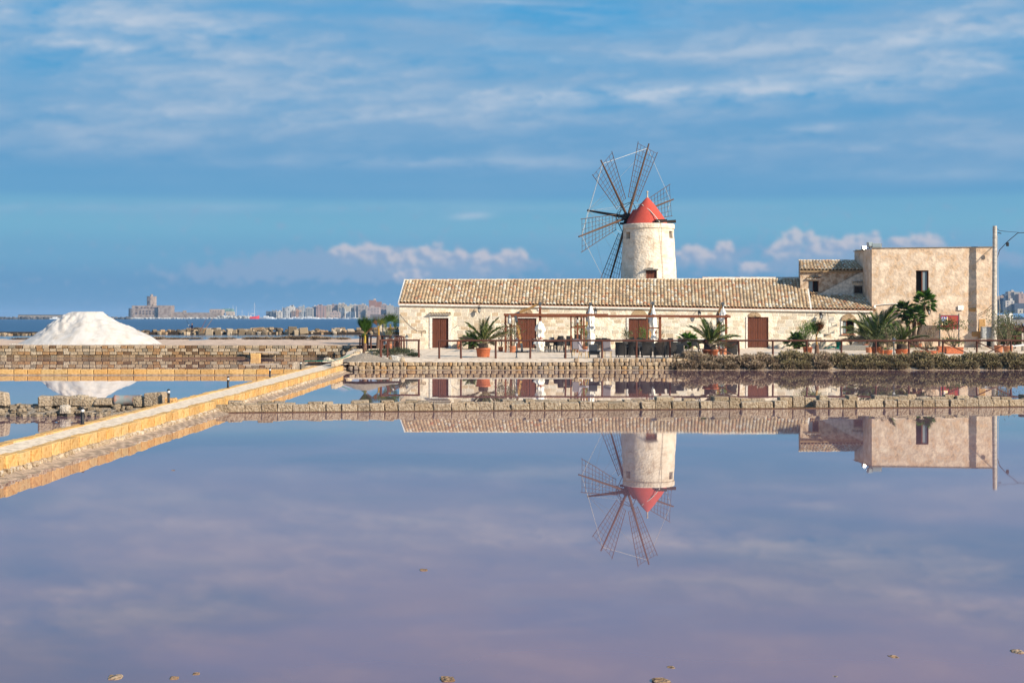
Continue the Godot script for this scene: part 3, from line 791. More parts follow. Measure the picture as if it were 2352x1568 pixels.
# eave from A to B, ridge from D (above A) to E (above B)
func tile_roof(parent, A, B, D, E, cols, rows, singles):
	var st = begin()
	var up = (D - A).cross(B - A).normalized()
	if up.y < 0: up = -up
	var w = Vector3(0, -0.14, 0)
	st.set_color(C(.30, .21, .125))
	for i in 24: quad(st, A.lerp(B, i / 24.0) + w * 0.2, D.lerp(E, i / 24.0) + w * 0.2, D.lerp(E, (i + 1) / 24.0) + w * 0.2, A.lerp(B, (i + 1) / 24.0) + w * 0.2)
	quad(st, A + w, B + w, E + w, D + w); quad(st, A, B, B + w, A + w); quad(st, D, A, A + w, D + w); quad(st, B, E, E + w, B + w)
	part(st, "roof_deck", mats["tile"], parent)
	var ts = tiles()
	var rest = begin(); var n = 0
	# the channels between the covers: hollow tiles lying on their backs
	var ch = begin(); ch.set_color(C(.50, .36, .22))
	for j in rows: for i in cols:
		var f = (i + 0.5) / cols
		var lo = A.lerp(B, f); var hi = D.lerp(E, f)
		var t = hi - lo
		var z = -t.normalized()
		var side = (B - A).normalized()
		side = (side - z * side.dot(z)).normalized()
		var y = z.cross(side)
		if y.y < 0: y = -y
		var p = lo + t * (float(j) / rows) + y * (0.012 + rnd(0, 0.012)) + side * rnd(-0.008, 0.008)
		var sc = (t.length() / rows) / 0.335
		var b = Basis(side, y, side.cross(y)) * Basis.from_euler(Vector3(rnd(-0.03, 0.03), rnd(-0.035, 0.035), rnd(-0.08, 0.08))) * Basis.from_scale(Vector3(1.08, 1.08, sc))
		var patch = sin(f * 23.0 + j * 0.4) + sin(f * 61.0)
		var k = rng.randi() % 12
		if patch > 0.9 and rng.randf() < 0.4: k = pick([4, 8, 2])
		if k == 11 and rng.randf() < 0.6: k = 0
		var xf = Transform3D(b, p)
		if n < singles:
			mi(ts[k], "roof_tile", mats["tile"], parent, xf)
			n += 1
		else: rest.append_from(ts[k], 0, xf)
		if j == 0:
			var g0 = lo + side * 0.128 + y * 0.008; var g1 = hi + side * 0.128 + y * 0.008
			quad(ch, g0 - side * 0.05, g1 - side * 0.05, g1 - y * 0.02, g0 - y * 0.02)
			quad(ch, g0 - y * 0.02, g1 - y * 0.02, g1 + side * 0.05, g0 + side * 0.05)
	if cols * rows > singles: stuff(mi(rest.commit(), "roof_tile_field", mats["tile"], parent))
	part(ch, "roof_channels", mats["tile"], parent)

func ridge_tiles(parent, D, E, n, rad = 0.13):
	var cols = [C(.74, .66, .52), C(.70, .54, .38), C(.78, .70, .58), C(.64, .42, .27), C(.72, .62, .48)]
	if not shared.has("ridge"):
		var set_ = []
		for c in cols:
			var st = begin(); st.set_color(c)
			st.set_smooth_group(1)
			for i in 6:
				var a0 = PI * i / 6; var a1 = PI * (i + 1) / 6
				var q = func(x, r, a): return Vector3(x, sin(a) * r * 0.8, cos(a) * r)
				quad(st, q.call(0.0, 1.06, a1), q.call(1.04, 0.92, a1), q.call(1.04, 0.92, a0), q.call(0.0, 1.06, a0))
			st.set_smooth_group(-1)
			var fan = []
			for i in 7: fan.append(Vector3(0, sin(PI * i / 6) * 0.8 * 1.06, cos(PI * i / 6) * 1.06))
			for i in 6: tri(st, Vector3.ZERO, fan[i], fan[i + 1])
			set_.append(done(st))
		shared["ridge"] = set_
	var step = (E - D) / n
	for i in n:
		var b = Basis(step, Vector3(0, rad, 0), Vector3(0, 0, rad)) 
		mi(pick(shared["ridge"]), "ridge_tile", mats["tile"], parent, Transform3D(b, D + step * i + Vector3(0, rnd(-0.008, 0.008), 0)))

# a pair of plank door leaves in an opening; local x from x0 to x1
func plank_door(parent, x0, x1, y0, y1, z, frame_in = true):
	var st = begin()
	var t = 0.07
	if frame_in:
		box(st, Vector3(x0 + t / 2, (y0 + y1) / 2, z + 0.03), Vector3(t, y1 - y0, 0.08))
		box(st, Vector3(x1 - t / 2, (y0 + y1) / 2, z + 0.03), Vector3(t, y1 - y0, 0.08))
		box(st, Vector3((x0 + x1) / 2, y1 - t / 2, z + 0.03), Vector3(x1 - x0 - 2 * t, t, 0.08))
	else: box(st, Vector3((x0 + x1) / 2, y1 - 0.02, z), Vector3(x1 - x0, 0.04, 0.06))
	var door = part(st, "door", mats["door_wood"], parent)
	var tt = t if frame_in else 0.0
	var n = 8
	var w = (x1 - x0 - 2 * tt - 0.02) / n
	for i in n:
		st = begin()
		var x = x0 + tt + w * (i + 0.5) + (0.02 if i >= n / 2 else 0.0)
		st.set_color(Color.WHITE * rnd(0.82, 1.0))
		cblock(st, Vector3(w - 0.008, y1 - y0 - tt - 0.03, 0.05), 0.006, 0.001, Vector3(x, (y0 + y1 - tt) / 2, z + rnd(-0.002, 0.002)))
		part(st, "plank", mats["door_wood"], door)
	for sgn in [-1, 1]: for f in [0.12, 0.5, 0.9]:
		st = begin()
		var x = x0 + tt + 0.02 if sgn < 0 else x1 - tt - 0.02
		box(st, Vector3(x, lerpf(y0, y1, f), z + 0.035), Vector3(0.035, 0.13, 0.02))
		part(st, "hinge", mats["black_iron"], door)

func fan_arch(parent, cx, y, r, hgt, n, z, smooth_stone = false):
	var st = begin()
	st.set_color(C(.50, .36, .21) if smooth_stone else C(.40, .29, .18))
	var m = 14
	for i in m:
		var a0 = PI * i / m; var a1 = PI * (i + 1) / m
		var p0 = Vector3(cx + cos(a0) * r, y + sin(a0) * hgt, z); var p1 = Vector3(cx + cos(a1) * r, y + sin(a1) * hgt, z)
		tri(st, Vector3(cx, y, z), p1, p0)
		quad(st, p0, p1, p1 - Vector3(0, 0, 0.1), p0 - Vector3(0, 0, 0.1))
	var arch = part(st, "arch", mats["block_stone"], parent)
	if smooth_stone: return
	for i in n:
		var a = PI * (i + 0.5) / n
		var d = Vector3(cos(a) * r, sin(a) * hgt, 0)
		var l = d.length()
		st = begin()
		st.set_color(pick([C(.52, .37, .22), C(.46, .33, .21), C(.56, .42, .27), C(.42, .29, .17)]))
		cblock(st, Vector3(l * 0.72, PI * r / n * 0.68, 0.05), 0.012, 0.006)
		part(st, "arch_brick", mats["block_stone"], arch, Transform3D(Basis(Vector3(0, 0, 1), atan2(d.y, d.x)), Vector3(cx, y, z + 0.02) + d * 0.64))

func tile_hood(parent, x0, x1, y, z, n, out = 0.28):
	var st = begin()
	cblock(st, Vector3(x1 - x0, 0.05, out), 0.01, 0.0, Vector3((x0 + x1) / 2, y - 0.03, z + out / 2))
	var hood = part(st, "hood", mats["white_trim"], parent)
	for i in n:
		var b = Basis(Vector3.RIGHT, 0.30) * Basis.from_scale(Vector3(((x1 - x0) / n) / 0.2, 1.0, 0.95))
		mi(pick(tiles()), "hood_tile", mats["tile"], hood, Transform3D(b, Vector3(lerpf(x0, x1, (i + 0.5) / n), y - 0.03, z + out)))

# courses of squared stones on a wall face: the first `singles` as parts, the others joined
func ashlar(parent, x0, x1, y0, top: Callable, openings, singles, fade: Callable):
	var cols = [C(.70, .60, .47), C(.73, .64, .50), C(.67, .56, .42), C(.76, .69, .57), C(.64, .51, .36), C(.78, .72, .61), C(.72, .63, .50), C(.69, .61, .50), C(.65, .50, .34)]
	var meshes = block_set("ashlar", 18, Vector3.ONE, 0.05, 0.03, cols)
	var pale = block_set("ashlar_pale", 12, Vector3.ONE, 0.07, 0.05, [C(.79, .71, .58), C(.76, .68, .55), C(.82, .75, .64), C(.74, .64, .50), C(.72, .62, .47), C(.66, .52, .37)])
	var spots = []
	var c = 0
	var y = y0
	while y < 4.0:
		var h = rnd(0.24, 0.29)
		var x = x0 + (0.0 if c % 2 else -0.28)
		while x < x1:
			var l = rnd(0.42, 0.66)
			var a = maxf(x, x0) + 0.02; var b = minf(x + l, x1) - 0.02
			x += l
			var yt = minf(top.call(a), top.call(b))
			if b - a < 0.15 or y + h > yt - 0.13: continue
			var hit = false
			for o in openings:
				if b > o[0] and a < o[1] and y + h > o[2] and y < o[3]: hit = true
			if hit: continue
			spots.append([a, b, y, h])
		y += h
		c += 1
	spots.sort_custom(func(p, q): return p[0] < q[0])
	var st = begin()
	var n = 0
	for s in spots:
		var f = fade.call(s[0], s[2])
		if rng.randf() < f * 0.45: continue
		var mesh = pick(pale) if rng.randf() < f else pick(meshes)
		var g = rnd(0.015, 0.035)
		var sz = Vector3(s[1] - s[0] - g, s[3] - g * 0.9, 0.06)
		var xf = Transform3D(Basis.from_euler(Vector3(0, 0, rnd(-0.012, 0.012))) * Basis.from_scale(sz), Vector3((s[0] + s[1]) / 2, s[2] + s[3] / 2, rnd(-0.024, -0.016) - f * 0.002))
		if n < singles: mi(mesh, "stone_block", mats["block_stone"], parent, xf); n += 1
		else: st.append_from(mesh, 0, xf)
	if n >= singles: stuff(mi(st.commit(), "stone_courses", mats["block_stone"], parent))

func make_mill_house():
	var h = thing("mill_house", "long low stone mill house with a roof of half-round tiles beside the windmill", "building", Vector3(0, 0, -110))
	var top = func(x): return lerpf(4.0, 3.48, (x + 8.35) / 35.22)
	var ops = [[-5.92, -4.71, 0.72, 2.93, 0.22], [0.39, 1.81, 0.70, 2.92, 0.22], [8.65, 10.15, 0.70, 2.90, 0.22], [17.47, 19.02, 0.74, 3.0, 0.22], [24.53, 25.35, 1.74, 2.76, 0.3]]
	var st = begin()
	wall_face(st, -8.35, 26.74, 0.4, top, ops, 0.4, 0.005, noise(231, 0.02, 4), 0.5, false)
	part(st, "front_wall", mats["plaster"], h)
	var block = ops.duplicate()
	block.append_array([[-6.25, -4.4, 0.6, 3.4, 0], [0.2, 2.0, 2.9, 3.75, 0], [8.4, 10.4, 0.6, 3.7, 0], [17.3, 19.2, 0.6, 3.62, 0], [24.2, 25.7, 1.6, 3.35, 0]])
	ashlar(h, -8.33, 26.4, 0.68, top, block, 300, func(x, y): return clampf(smoothstep(1.0, 6.5, x) * 0.9 - (0.5 if x > 19.0 and x < 24.0 and y > 1.6 else 0.0), 0.05, 0.95))
	# gable, rear wall, low roof terrace behind the ridge
	st = begin()
	var L = -8.35
	quad(st, Vector3(L, 0.4, 0), Vector3(L, 0.4, -6.3), Vector3(L, 5.7, -6.3), Vector3(L, 4.0, 0))
	tri(st, Vector3(L, 4.0, 0), Vector3(L, 5.7, -6.3), Vector3(L, 5.82, -5.4))
	quad(st, Vector3(L, 0.4, -6.3), Vector3(23.2, 0.4, -6.3), Vector3(23.2, 5.85, -6.3), Vector3(L, 5.75, -6.3))
	quad(st, Vector3(L, 5.75, -6.3), Vector3(23.2, 5.85, -6.3), Vector3(22.9, 5.88, -5.42), Vector3(L, 5.78, -5.42))
	quad(st, Vector3(22.5, 3.3, 0), Vector3(22.5, 3.52, 0), Vector3(23.0, 5.92, -5.4), Vector3(23.0, 3.3, -5.4))
	part(st, "gable_wall", mats["smooth_plaster"], h)
	st = begin()
	bar(st, Vector3(-8.40, 3.92, 0.085), Vector3(26.74, 3.41, 0.085), 0.17, 0.13)
	part(st, "cornice", mats["white_trim"], h)
	st = begin()
	bar(st, Vector3(-8.44, 4.003, 0.11), Vector3(26.9, 3.49, 0.11), 0.14, 0.03)
	part(st, "eave_board", mats["pale_clay"], h)
	tile_roof(h, Vector3(-8.38, 4.045, 0.12), Vector3(22.1, 3.59, 0.12), Vector3(-8.30, 5.80, -5.35), Vector3(22.84, 5.92, -5.35), 118, 15, 300)
	tile_roof(h, Vector3(22.16, 3.58, 0.12), Vector3(27.0, 3.52, 0.12), Vector3(22.70, 4.62, -3.25), Vector3(26.74, 4.66, -3.25), 18, 9, 0)
	st = begin()
	box(st, Vector3(7.25, 5.80, -5.42), Vector3(31.1, 0.20, 0.2))
	part(st, "ridge_mortar", mats["white_trim"], h)
	ridge_tiles(h, Vector3(-8.40, 5.84, -5.42), Vector3(22.9, 5.93, -5.42), 74)
	st = begin()
	bar(st, Vector3(22.14, 3.60, 0.18), Vector3(22.90, 5.93, -5.38), 0.12, 0.16)
	part(st, "verge", mats["white_trim"], h)
	st = begin()
	bar(st, Vector3(-8.40, 4.02, 0.18), Vector3(-8.34, 5.84, -5.38), 0.10, 0.14)
	part(st, "verge", mats["white_trim"], h)
	st = begin()
	box(st, Vector3(18.9, 5.9, -6.05), Vector3(8.0, 0.36, 0.3))
	var par = part(st, "parapet", mats["white_trim"], h)
	ridge_tiles(par, Vector3(14.9, 6.06, -6.05), Vector3(22.9, 6.06, -6.05), 19, 0.09)
	# doors, trims, arches
	for i in 4: plank_door(h, ops[i][0], ops[i][1], ops[i][2], ops[i][3], -0.10, i == 2 or i == 3)
	for t in [[-6.11, -5.92, 0.68, 3.02], [-4.71, -4.50, 0.68, 3.02], [8.50, 8.65, 0.68, 2.98], [17.35, 17.47, 0.68, 3.02], [0.24, 0.39, 0.68, 3.06]]:
		st = begin(); box(st, Vector3((t[0] + t[1]) / 2, (t[2] + t[3]) / 2, 0.02), Vector3(t[1] - t[0], t[3] - t[2], 0.08)); part(st, "door_trim", mats["white_trim"], h)
	for t in [[-5.92, -4.71, 2.93, 3.10], [0.39, 1.95, 2.92, 3.08], [8.65, 10.30, 2.90, 3.0]]:
		st = begin(); box(st, Vector3((t[0] + t[1]) / 2, (t[2] + t[3]) / 2, 0.02), Vector3(t[1] - t[0], t[3] - t[2], 0.082)); part(st, "lintel", mats["white_trim"], h)
	for t in [[-6.05, -4.4], [17.47, 19.1], [8.5, 10.3]]:
		st = begin(); cblock(st, Vector3(t[1] - t[0], 0.12, 0.4), 0.02, 0.01, Vector3((t[0] + t[1]) / 2, 0.66, 0.16)); part(st, "doorstep", mats["concrete"], h)
	tile_hood(h, -6.12, -4.50, 3.24, 0.0, 8)
	fan_arch(h, 1.02, 3.22, 0.52, 0.46, 17, 0.03)
	fan_arch(h, 9.43, 3.04, 0.60, 0.54, 0, 0.03, true)
	fan_arch(h, 17.98, 3.02, 0.48, 0.34, 15, 0.03)
	fan_arch(h, 24.95, 2.74, 0.56, 0.50, 15, 0.05)
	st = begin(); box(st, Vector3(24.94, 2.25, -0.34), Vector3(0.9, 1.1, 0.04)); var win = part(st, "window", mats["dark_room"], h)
	for f in [[24.545, 0.06], [25.33, 0.06], [24.83, 0.05]]:
		st = begin(); box(st, Vector3(f[0], 2.25, -0.12), Vector3(f[1], 1.0, 0.06)); part(st, "frame", mats["door_wood"], win)
	st = begin(); box(st, Vector3(24.69, 2.27, -0.13), Vector3(0.23, 0.9, 0.01)); part(st, "pane", mats["glass_grey"], win)
	st = begin(); box(st, Vector3(24.94, 1.72, 0.05), Vector3(1.05, 0.06, 0.2)); part(st, "sill", mats["pale_clay"], win)
	st = begin(); box(st, Vector3(24.45, 2.2, 0.02), Vector3(0.14, 1.0, 0.07)); box(st, Vector3(25.43, 2.2, 0.02), Vector3(0.14, 1.0, 0.07)); part(st, "surround", mats["white_trim"], win)
	# small fixings: cable, junction boxes, hooks
	st = begin(); tube(st, [Vector3(-8.3, 3.2, 0.03), Vector3(-7.9, 2.7, 0.03), Vector3(-7.4, 2.2, 0.03), Vector3(-7.0, 1.97, 0.03), Vector3(-6.6, 1.93, 0.03)], [0.014], 4); part(st, "cable", mats["grey_concrete"], h)
	st = begin(); tube(st, [Vector3(-6.6, 1.95, 0.02), Vector3(-6.5, 2.0, 0.2), Vector3(-6.42, 1.98, 0.22), Vector3(-6.42, 1.78, 0.22)], [0.02], 5); part(st, "hook", mats["black_iron"], h)
	st = begin(); tube(st, [Vector3(-4.15, 2.3, 0.02), Vector3(-4.1, 2.36, 0.18), Vector3(-4.25, 2.2, 0.2)], [0.02], 5); part(st, "hook", mats["black_iron"], h)
	for b in [[1.98, 3.55], [18.8 - 3.0, 3.45]]:
		st = begin(); cblock(st, Vector3(0.14, 0.14, 0.06), 0.01, 0.0, Vector3(b[0], b[1], 0.05)); part(st, "junction_box", mats["white_paint"], h)
	st = begin(); tube(st, [Vector3(-8.2, 3.84, 0.13), Vector3(0, 3.72, 0.125), Vector3(4.5, 3.64, 0.13), Vector3(12, 3.56, 0.125)], [0.011], 4); part(st, "eave_cable", mats["black_iron"], h)

func make_side_house():
	var w = thing("side_wing", "upper wing with small tiled roof between the mill house and the tall plaster house", "building", Vector3(0, 0, -113.3))
	var wx = func(u): return sx(u, 113.3)
	var wy = func(v): return sy(v, 113.3)
	var top = func(x): return 6.52
	var ops = [[wx.call(1857.5), wx.call(1881.0), wy.call(670.0), wy.call(645.0), 0.25], [wx.call(1962.0), wx.call(1982.5), wy.call(673.0), wy.call(657.5), 0.25]]
	var st = begin()
	wall_face(st, 22.02, 26.8, 3.4, top, ops, 0.35, 0.03, noise(241, 0.02, 4), 3.2, false)
	part(st, "wall", mats["wing_plaster"], w)
	st = begin()      # later plaster with a slanting upper edge
	var pts = [Vector2(26.8, wy.call(622.0)), Vector2(wx.call(1887.5), wy.call(672.5)), Vector2(wx.call(1870.0), wy.call(677.5)), Vector2(wx.call(1856.0), wy.call(679.0)), Vector2(wx.call(1856.0), 4.0), Vector2(26.8, 4.0)]
	var o = ops[1]
	var q = [Vector2(o[0], o[2]), Vector2(o[0], o[3]), Vector2(o[1], o[3]), Vector2(o[1], o[2])]
	var poly = PackedVector2Array(pts)
	for piece in [[Vector2(20, 0), Vector2(o[0], 0), Vector2(o[0], 9), Vector2(20, 9)], [Vector2(o[1], 0), Vector2(30, 0), Vector2(30, 9), Vector2(o[1], 9)], [Vector2(o[0], 0), Vector2(o[1], 0), Vector2(o[1], o[2]), Vector2(o[0], o[2])], [Vector2(o[0], o[3]), Vector2(o[1], o[3]), Vector2(o[1], 9), Vector2(o[0], 9)]]:
		for part_ in Geometry2D.intersect_polygons(poly, PackedVector2Array(piece)):
			var ids = Geometry2D.triangulate_polygon(part_)
			for i in range(0, ids.size(), 3):
				var a = part_[ids[i]]; var b = part_[ids[i + 1]]; var c = part_[ids[i + 2]]
				if (b - a).cross(c - a) > 0: tri(st, Vector3(a.x, a.y, 0.16), Vector3(c.x, c.y, 0.16), Vector3(b.x, b.y, 0.16))
				else: tri(st, Vector3(a.x, a.y, 0.16), Vector3(b.x, b.y, 0.16), Vector3(c.x, c.y, 0.16))
	for i in 3:
		var a = pts[i]; var b = pts[i + 1]
		quad(st, Vector3(a.x, a.y, 0.16), Vector3(a.x, a.y, -0.05), Vector3(b.x, b.y, -0.05), Vector3(b.x, b.y, 0.16))
	part(st, "slanting_plaster", mats["smooth_plaster"], w)
	tile_roof(w, Vector3(21.95, 6.56, 0.24), Vector3(26.8, 6.56, 0.24), Vector3(22.42, 7.36, -2.5), Vector3(26.8, 7.36, -2.5), 18, 7, 140)
	ridge_tiles(w, Vector3(22.38, 7.38, -2.55), Vector3(26.7, 7.38, -2.55), 12)
	st = begin()
	quad(st, Vector3(22.02, 3.4, 0), Vector3(22.86, 3.4, -5.0), Vector3(22.86, 6.4, -5.0), Vector3(22.02, 6.5, 0))
	tri(st, Vector3(22.02, 6.5, 0), Vector3(22.86, 6.4, -5.0), Vector3(22.44, 7.34, -2.52))
	quad(st, Vector3(22.4, 7.34, -2.55), Vector3(26.8, 7.34, -2.55), Vector3(26.8, 6.4, -5.0), Vector3(22.86, 6.4, -5.0))
	part(st, "gable", mats["wing_plaster"], w)
	st = begin()
	o = ops[0]
	box(st, Vector3((o[0] + o[1]) / 2, (o[2] + o[3]) / 2, -0.22), Vector3(o[1] - o[0] + 0.1, o[3] - o[2] + 0.1, 0.03))
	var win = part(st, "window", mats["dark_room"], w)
	st = begin(); box(st, Vector3(lerpf(o[0], o[1], 0.27), (o[2] + o[3]) / 2, -0.16), Vector3((o[1] - o[0]) * 0.42, o[3] - o[2] - 0.06, 0.012)); part(st, "pane", mats["glass_grey"], win)
	st = begin()
	for f in [[o[0] + 0.02, 0.04], [lerpf(o[0], o[1], 0.48), 0.04], [o[1] - 0.02, 0.04]]: box(st, Vector3(f[0], (o[2] + o[3]) / 2, -0.13), Vector3(f[1], o[3] - o[2], 0.05))
	part(st, "frame", mats["door_wood"], win)
	for i in 4: mi(pick(tiles()), "sill_tile", mats["tile"], win, Transform3D(Basis(Vector3(0, 0, 1), PI + rnd(-0.2, 0.2)) * Basis(Vector3.RIGHT, 0.25), Vector3(lerpf(o[0] + 0.05, o[1] - 0.1, i / 3.0), o[2] + 0.02, 0.15)))
	tile_hood(w, o[0] - 0.14, o[1] + 0.1, o[3] + 0.17, 0.0, 5, 0.2)
	o = ops[1]
	st = begin(); box(st, Vector3((o[0] + o[1]) / 2, (o[2] + o[3]) / 2, 0.02), Vector3(o[1] - o[0] - 0.02, o[3] - o[2] - 0.02, 0.03)); win = part(st, "window", mats["glass_dark"], w)
	st = begin()
	for f in [[o[0], o[1], o[3], o[3] + 0.06], [o[0], o[1], o[2] - 0.06, o[2]]]: box(st, Vector3((f[0] + f[1]) / 2, (f[2] + f[3]) / 2, 0.165), Vector3(f[1] - f[0] + 0.14, f[3] - f[2], 0.06))
	for f in [o[0] - 0.035, o[1] + 0.035]: box(st, Vector3(f, (o[2] + o[3]) / 2, 0.165), Vector3(0.07, o[3] - o[2], 0.06))
	part(st, "frame", mats["grey_concrete"], win)
	tile_hood(w, o[0] - 0.18, o[1] + 0.2, o[3] + 0.26, 0.15, 6, 0.2)

	var h = thing("plaster_house", "tall flat roofed house of rough peeling ochre plaster beside the concrete pole", "building", Vector3(0, 0, -110.3))
	var op = [[30.05, 30.98, 4.80, 6.47, 0.35]]
	st = begin()
	wall_face(st, 26.76, 35.80, 0.3, func(x): return lerpf(8.11, 8.20, (x - 26.76) / 9.04), op, 0.13, 0.04, noise(251, 0.03, 5), 0.4, false)
	part(st, "front_wall", mats["house_plaster"], h)
	st = begin()
	var nz = noise(253, 0.012, 5)
	sheet(st, 0.0, 1.0, 0.0, 1.0, 40, 50, func(a, b):
		var y = lerpf(8.11, 0.3, b)
		return Vector3(26.76 + nz.get_noise_2d(a * 700, y * 100) * 0.05 * sin(PI * a), y - 0.06 * a * (1 if b < 0.01 else 0), lerpf(-5.6, 0, a)))
	part(st, "side_wall", mats["house_plaster"], h)
	st = begin()
	var L = 26.76; var R = 35.8; var B = -5.6
	quad(st, Vector3(R, 0.3, 0), Vector3(R, 8.2, 0), Vector3(R, 8.2, B), Vector3(R, 0.3, B))
	quad(st, Vector3(L, 0.3, B), Vector3(R, 0.3, B), Vector3(R, 8.14, B), Vector3(L, 8.05, B))
	quad(st, Vector3(L, 8.04, B), Vector3(R, 8.12, B), Vector3(R, 8.14, 0), Vector3(L, 8.05, 0))
	part(st, "rear_wall", mats["house_plaster"], h)
	st = begin()
	bar(st, Vector3(L - .06, 8.13, -0.02), Vector3(R + .06, 8.22, -0.02), 0.20, 0.045)
	part(st, "coping", mats["grey_concrete"], h)
	st = begin()
	bar(st, Vector3(L, 8.13, B), Vector3(L, 8.13, -0.13), 0.2, 0.05)
	part(st, "coping", mats["grey_concrete"], h)
	o = op[0]
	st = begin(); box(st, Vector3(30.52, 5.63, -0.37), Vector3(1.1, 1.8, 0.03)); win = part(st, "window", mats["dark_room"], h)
	st = begin()
	for f in [30.53, 30.94]: box(st, Vector3(f, 5.63, -0.16), Vector3(0.08, 1.66, 0.07))
	box(st, Vector3(30.73, 6.43, -0.16), Vector3(0.36, 0.08, 0.07)); box(st, Vector3(30.73, 4.90, -0.16), Vector3(0.36, 0.12, 0.07)); box(st, Vector3(30.28, 6.45, -0.16), Vector3(0.42, 0.05, 0.07))
	part(st, "frame", mats["door_wood"], win)
	st = begin(); box(st, Vector3(30.73, 5.65, -0.17), Vector3(0.36, 1.5, 0.012)); part(st, "pane", mats["glass_grey"], win)
	st = begin(); tube(st, [Vector3(26.9, 3.84, 0.08), Vector3(27.1, 3.90, 0.09), Vector3(28.2, 4.0, 0.09), Vector3(29.2, 3.96, 0.09)], [0.028], 6); part(st, "conduit", mats["white_paint"], h)
	st = begin(); cblock(st, Vector3(0.16, 0.3, 0.1), 0.01, 0, Vector3(26.95, 3.7, 0.1)); part(st, "junction_box", mats["white_paint"], h)
	for r in [[36.0, 2.05, 0.5, 1.6], [35.5, 1.75, 0.5, 0.35], [35.3, 3.55, 0.55, 0.28]]:
		st = begin(); st.set_color(C(.58, .34, .14)); cblock(st, Vector3(r[2], r[3], 0.12), 0.03, 0.03, Vector3(r[0] - 1.05, r[1], -0.0)); part(st, "repair_stone", mats["block_stone"], h)
	# white relief tile
	var t = thing("relief_tile", "small white tile with a raised curved sign on the rough house wall", "tile", at(2207.5, 707.0, 110.2))
	st = begin(); cblock(st, Vector3(0.42, 0.34, 0.05), 0.012, 0); part(st, "plate", mats["white_paint"], t)
	st = begin()
	tube(st, [Vector3(-0.11, 0.10, 0.03), Vector3(-0.115, 0.0, 0.03), Vector3(-0.09, -0.09, 0.03), Vector3(-0.03, -0.135, 0.03), Vector3(0.12, -0.15, 0.03)], [0.014], 6)
	tube(st, [Vector3(0.02, 0.11, 0.03), Vector3(-0.03, 0.05, 0.03), Vector3(0.0, 0.0, 0.03), Vector3(0.05, -0.05, 0.03), Vector3(0.06, -0.11, 0.03)], [0.014], 6)
	tube(st, [Vector3(0.10, 0.12, 0.03), Vector3(0.11, -0.10, 0.03)], [0.016], 6)
	part(st, "relief", mats["white_paint"], t)

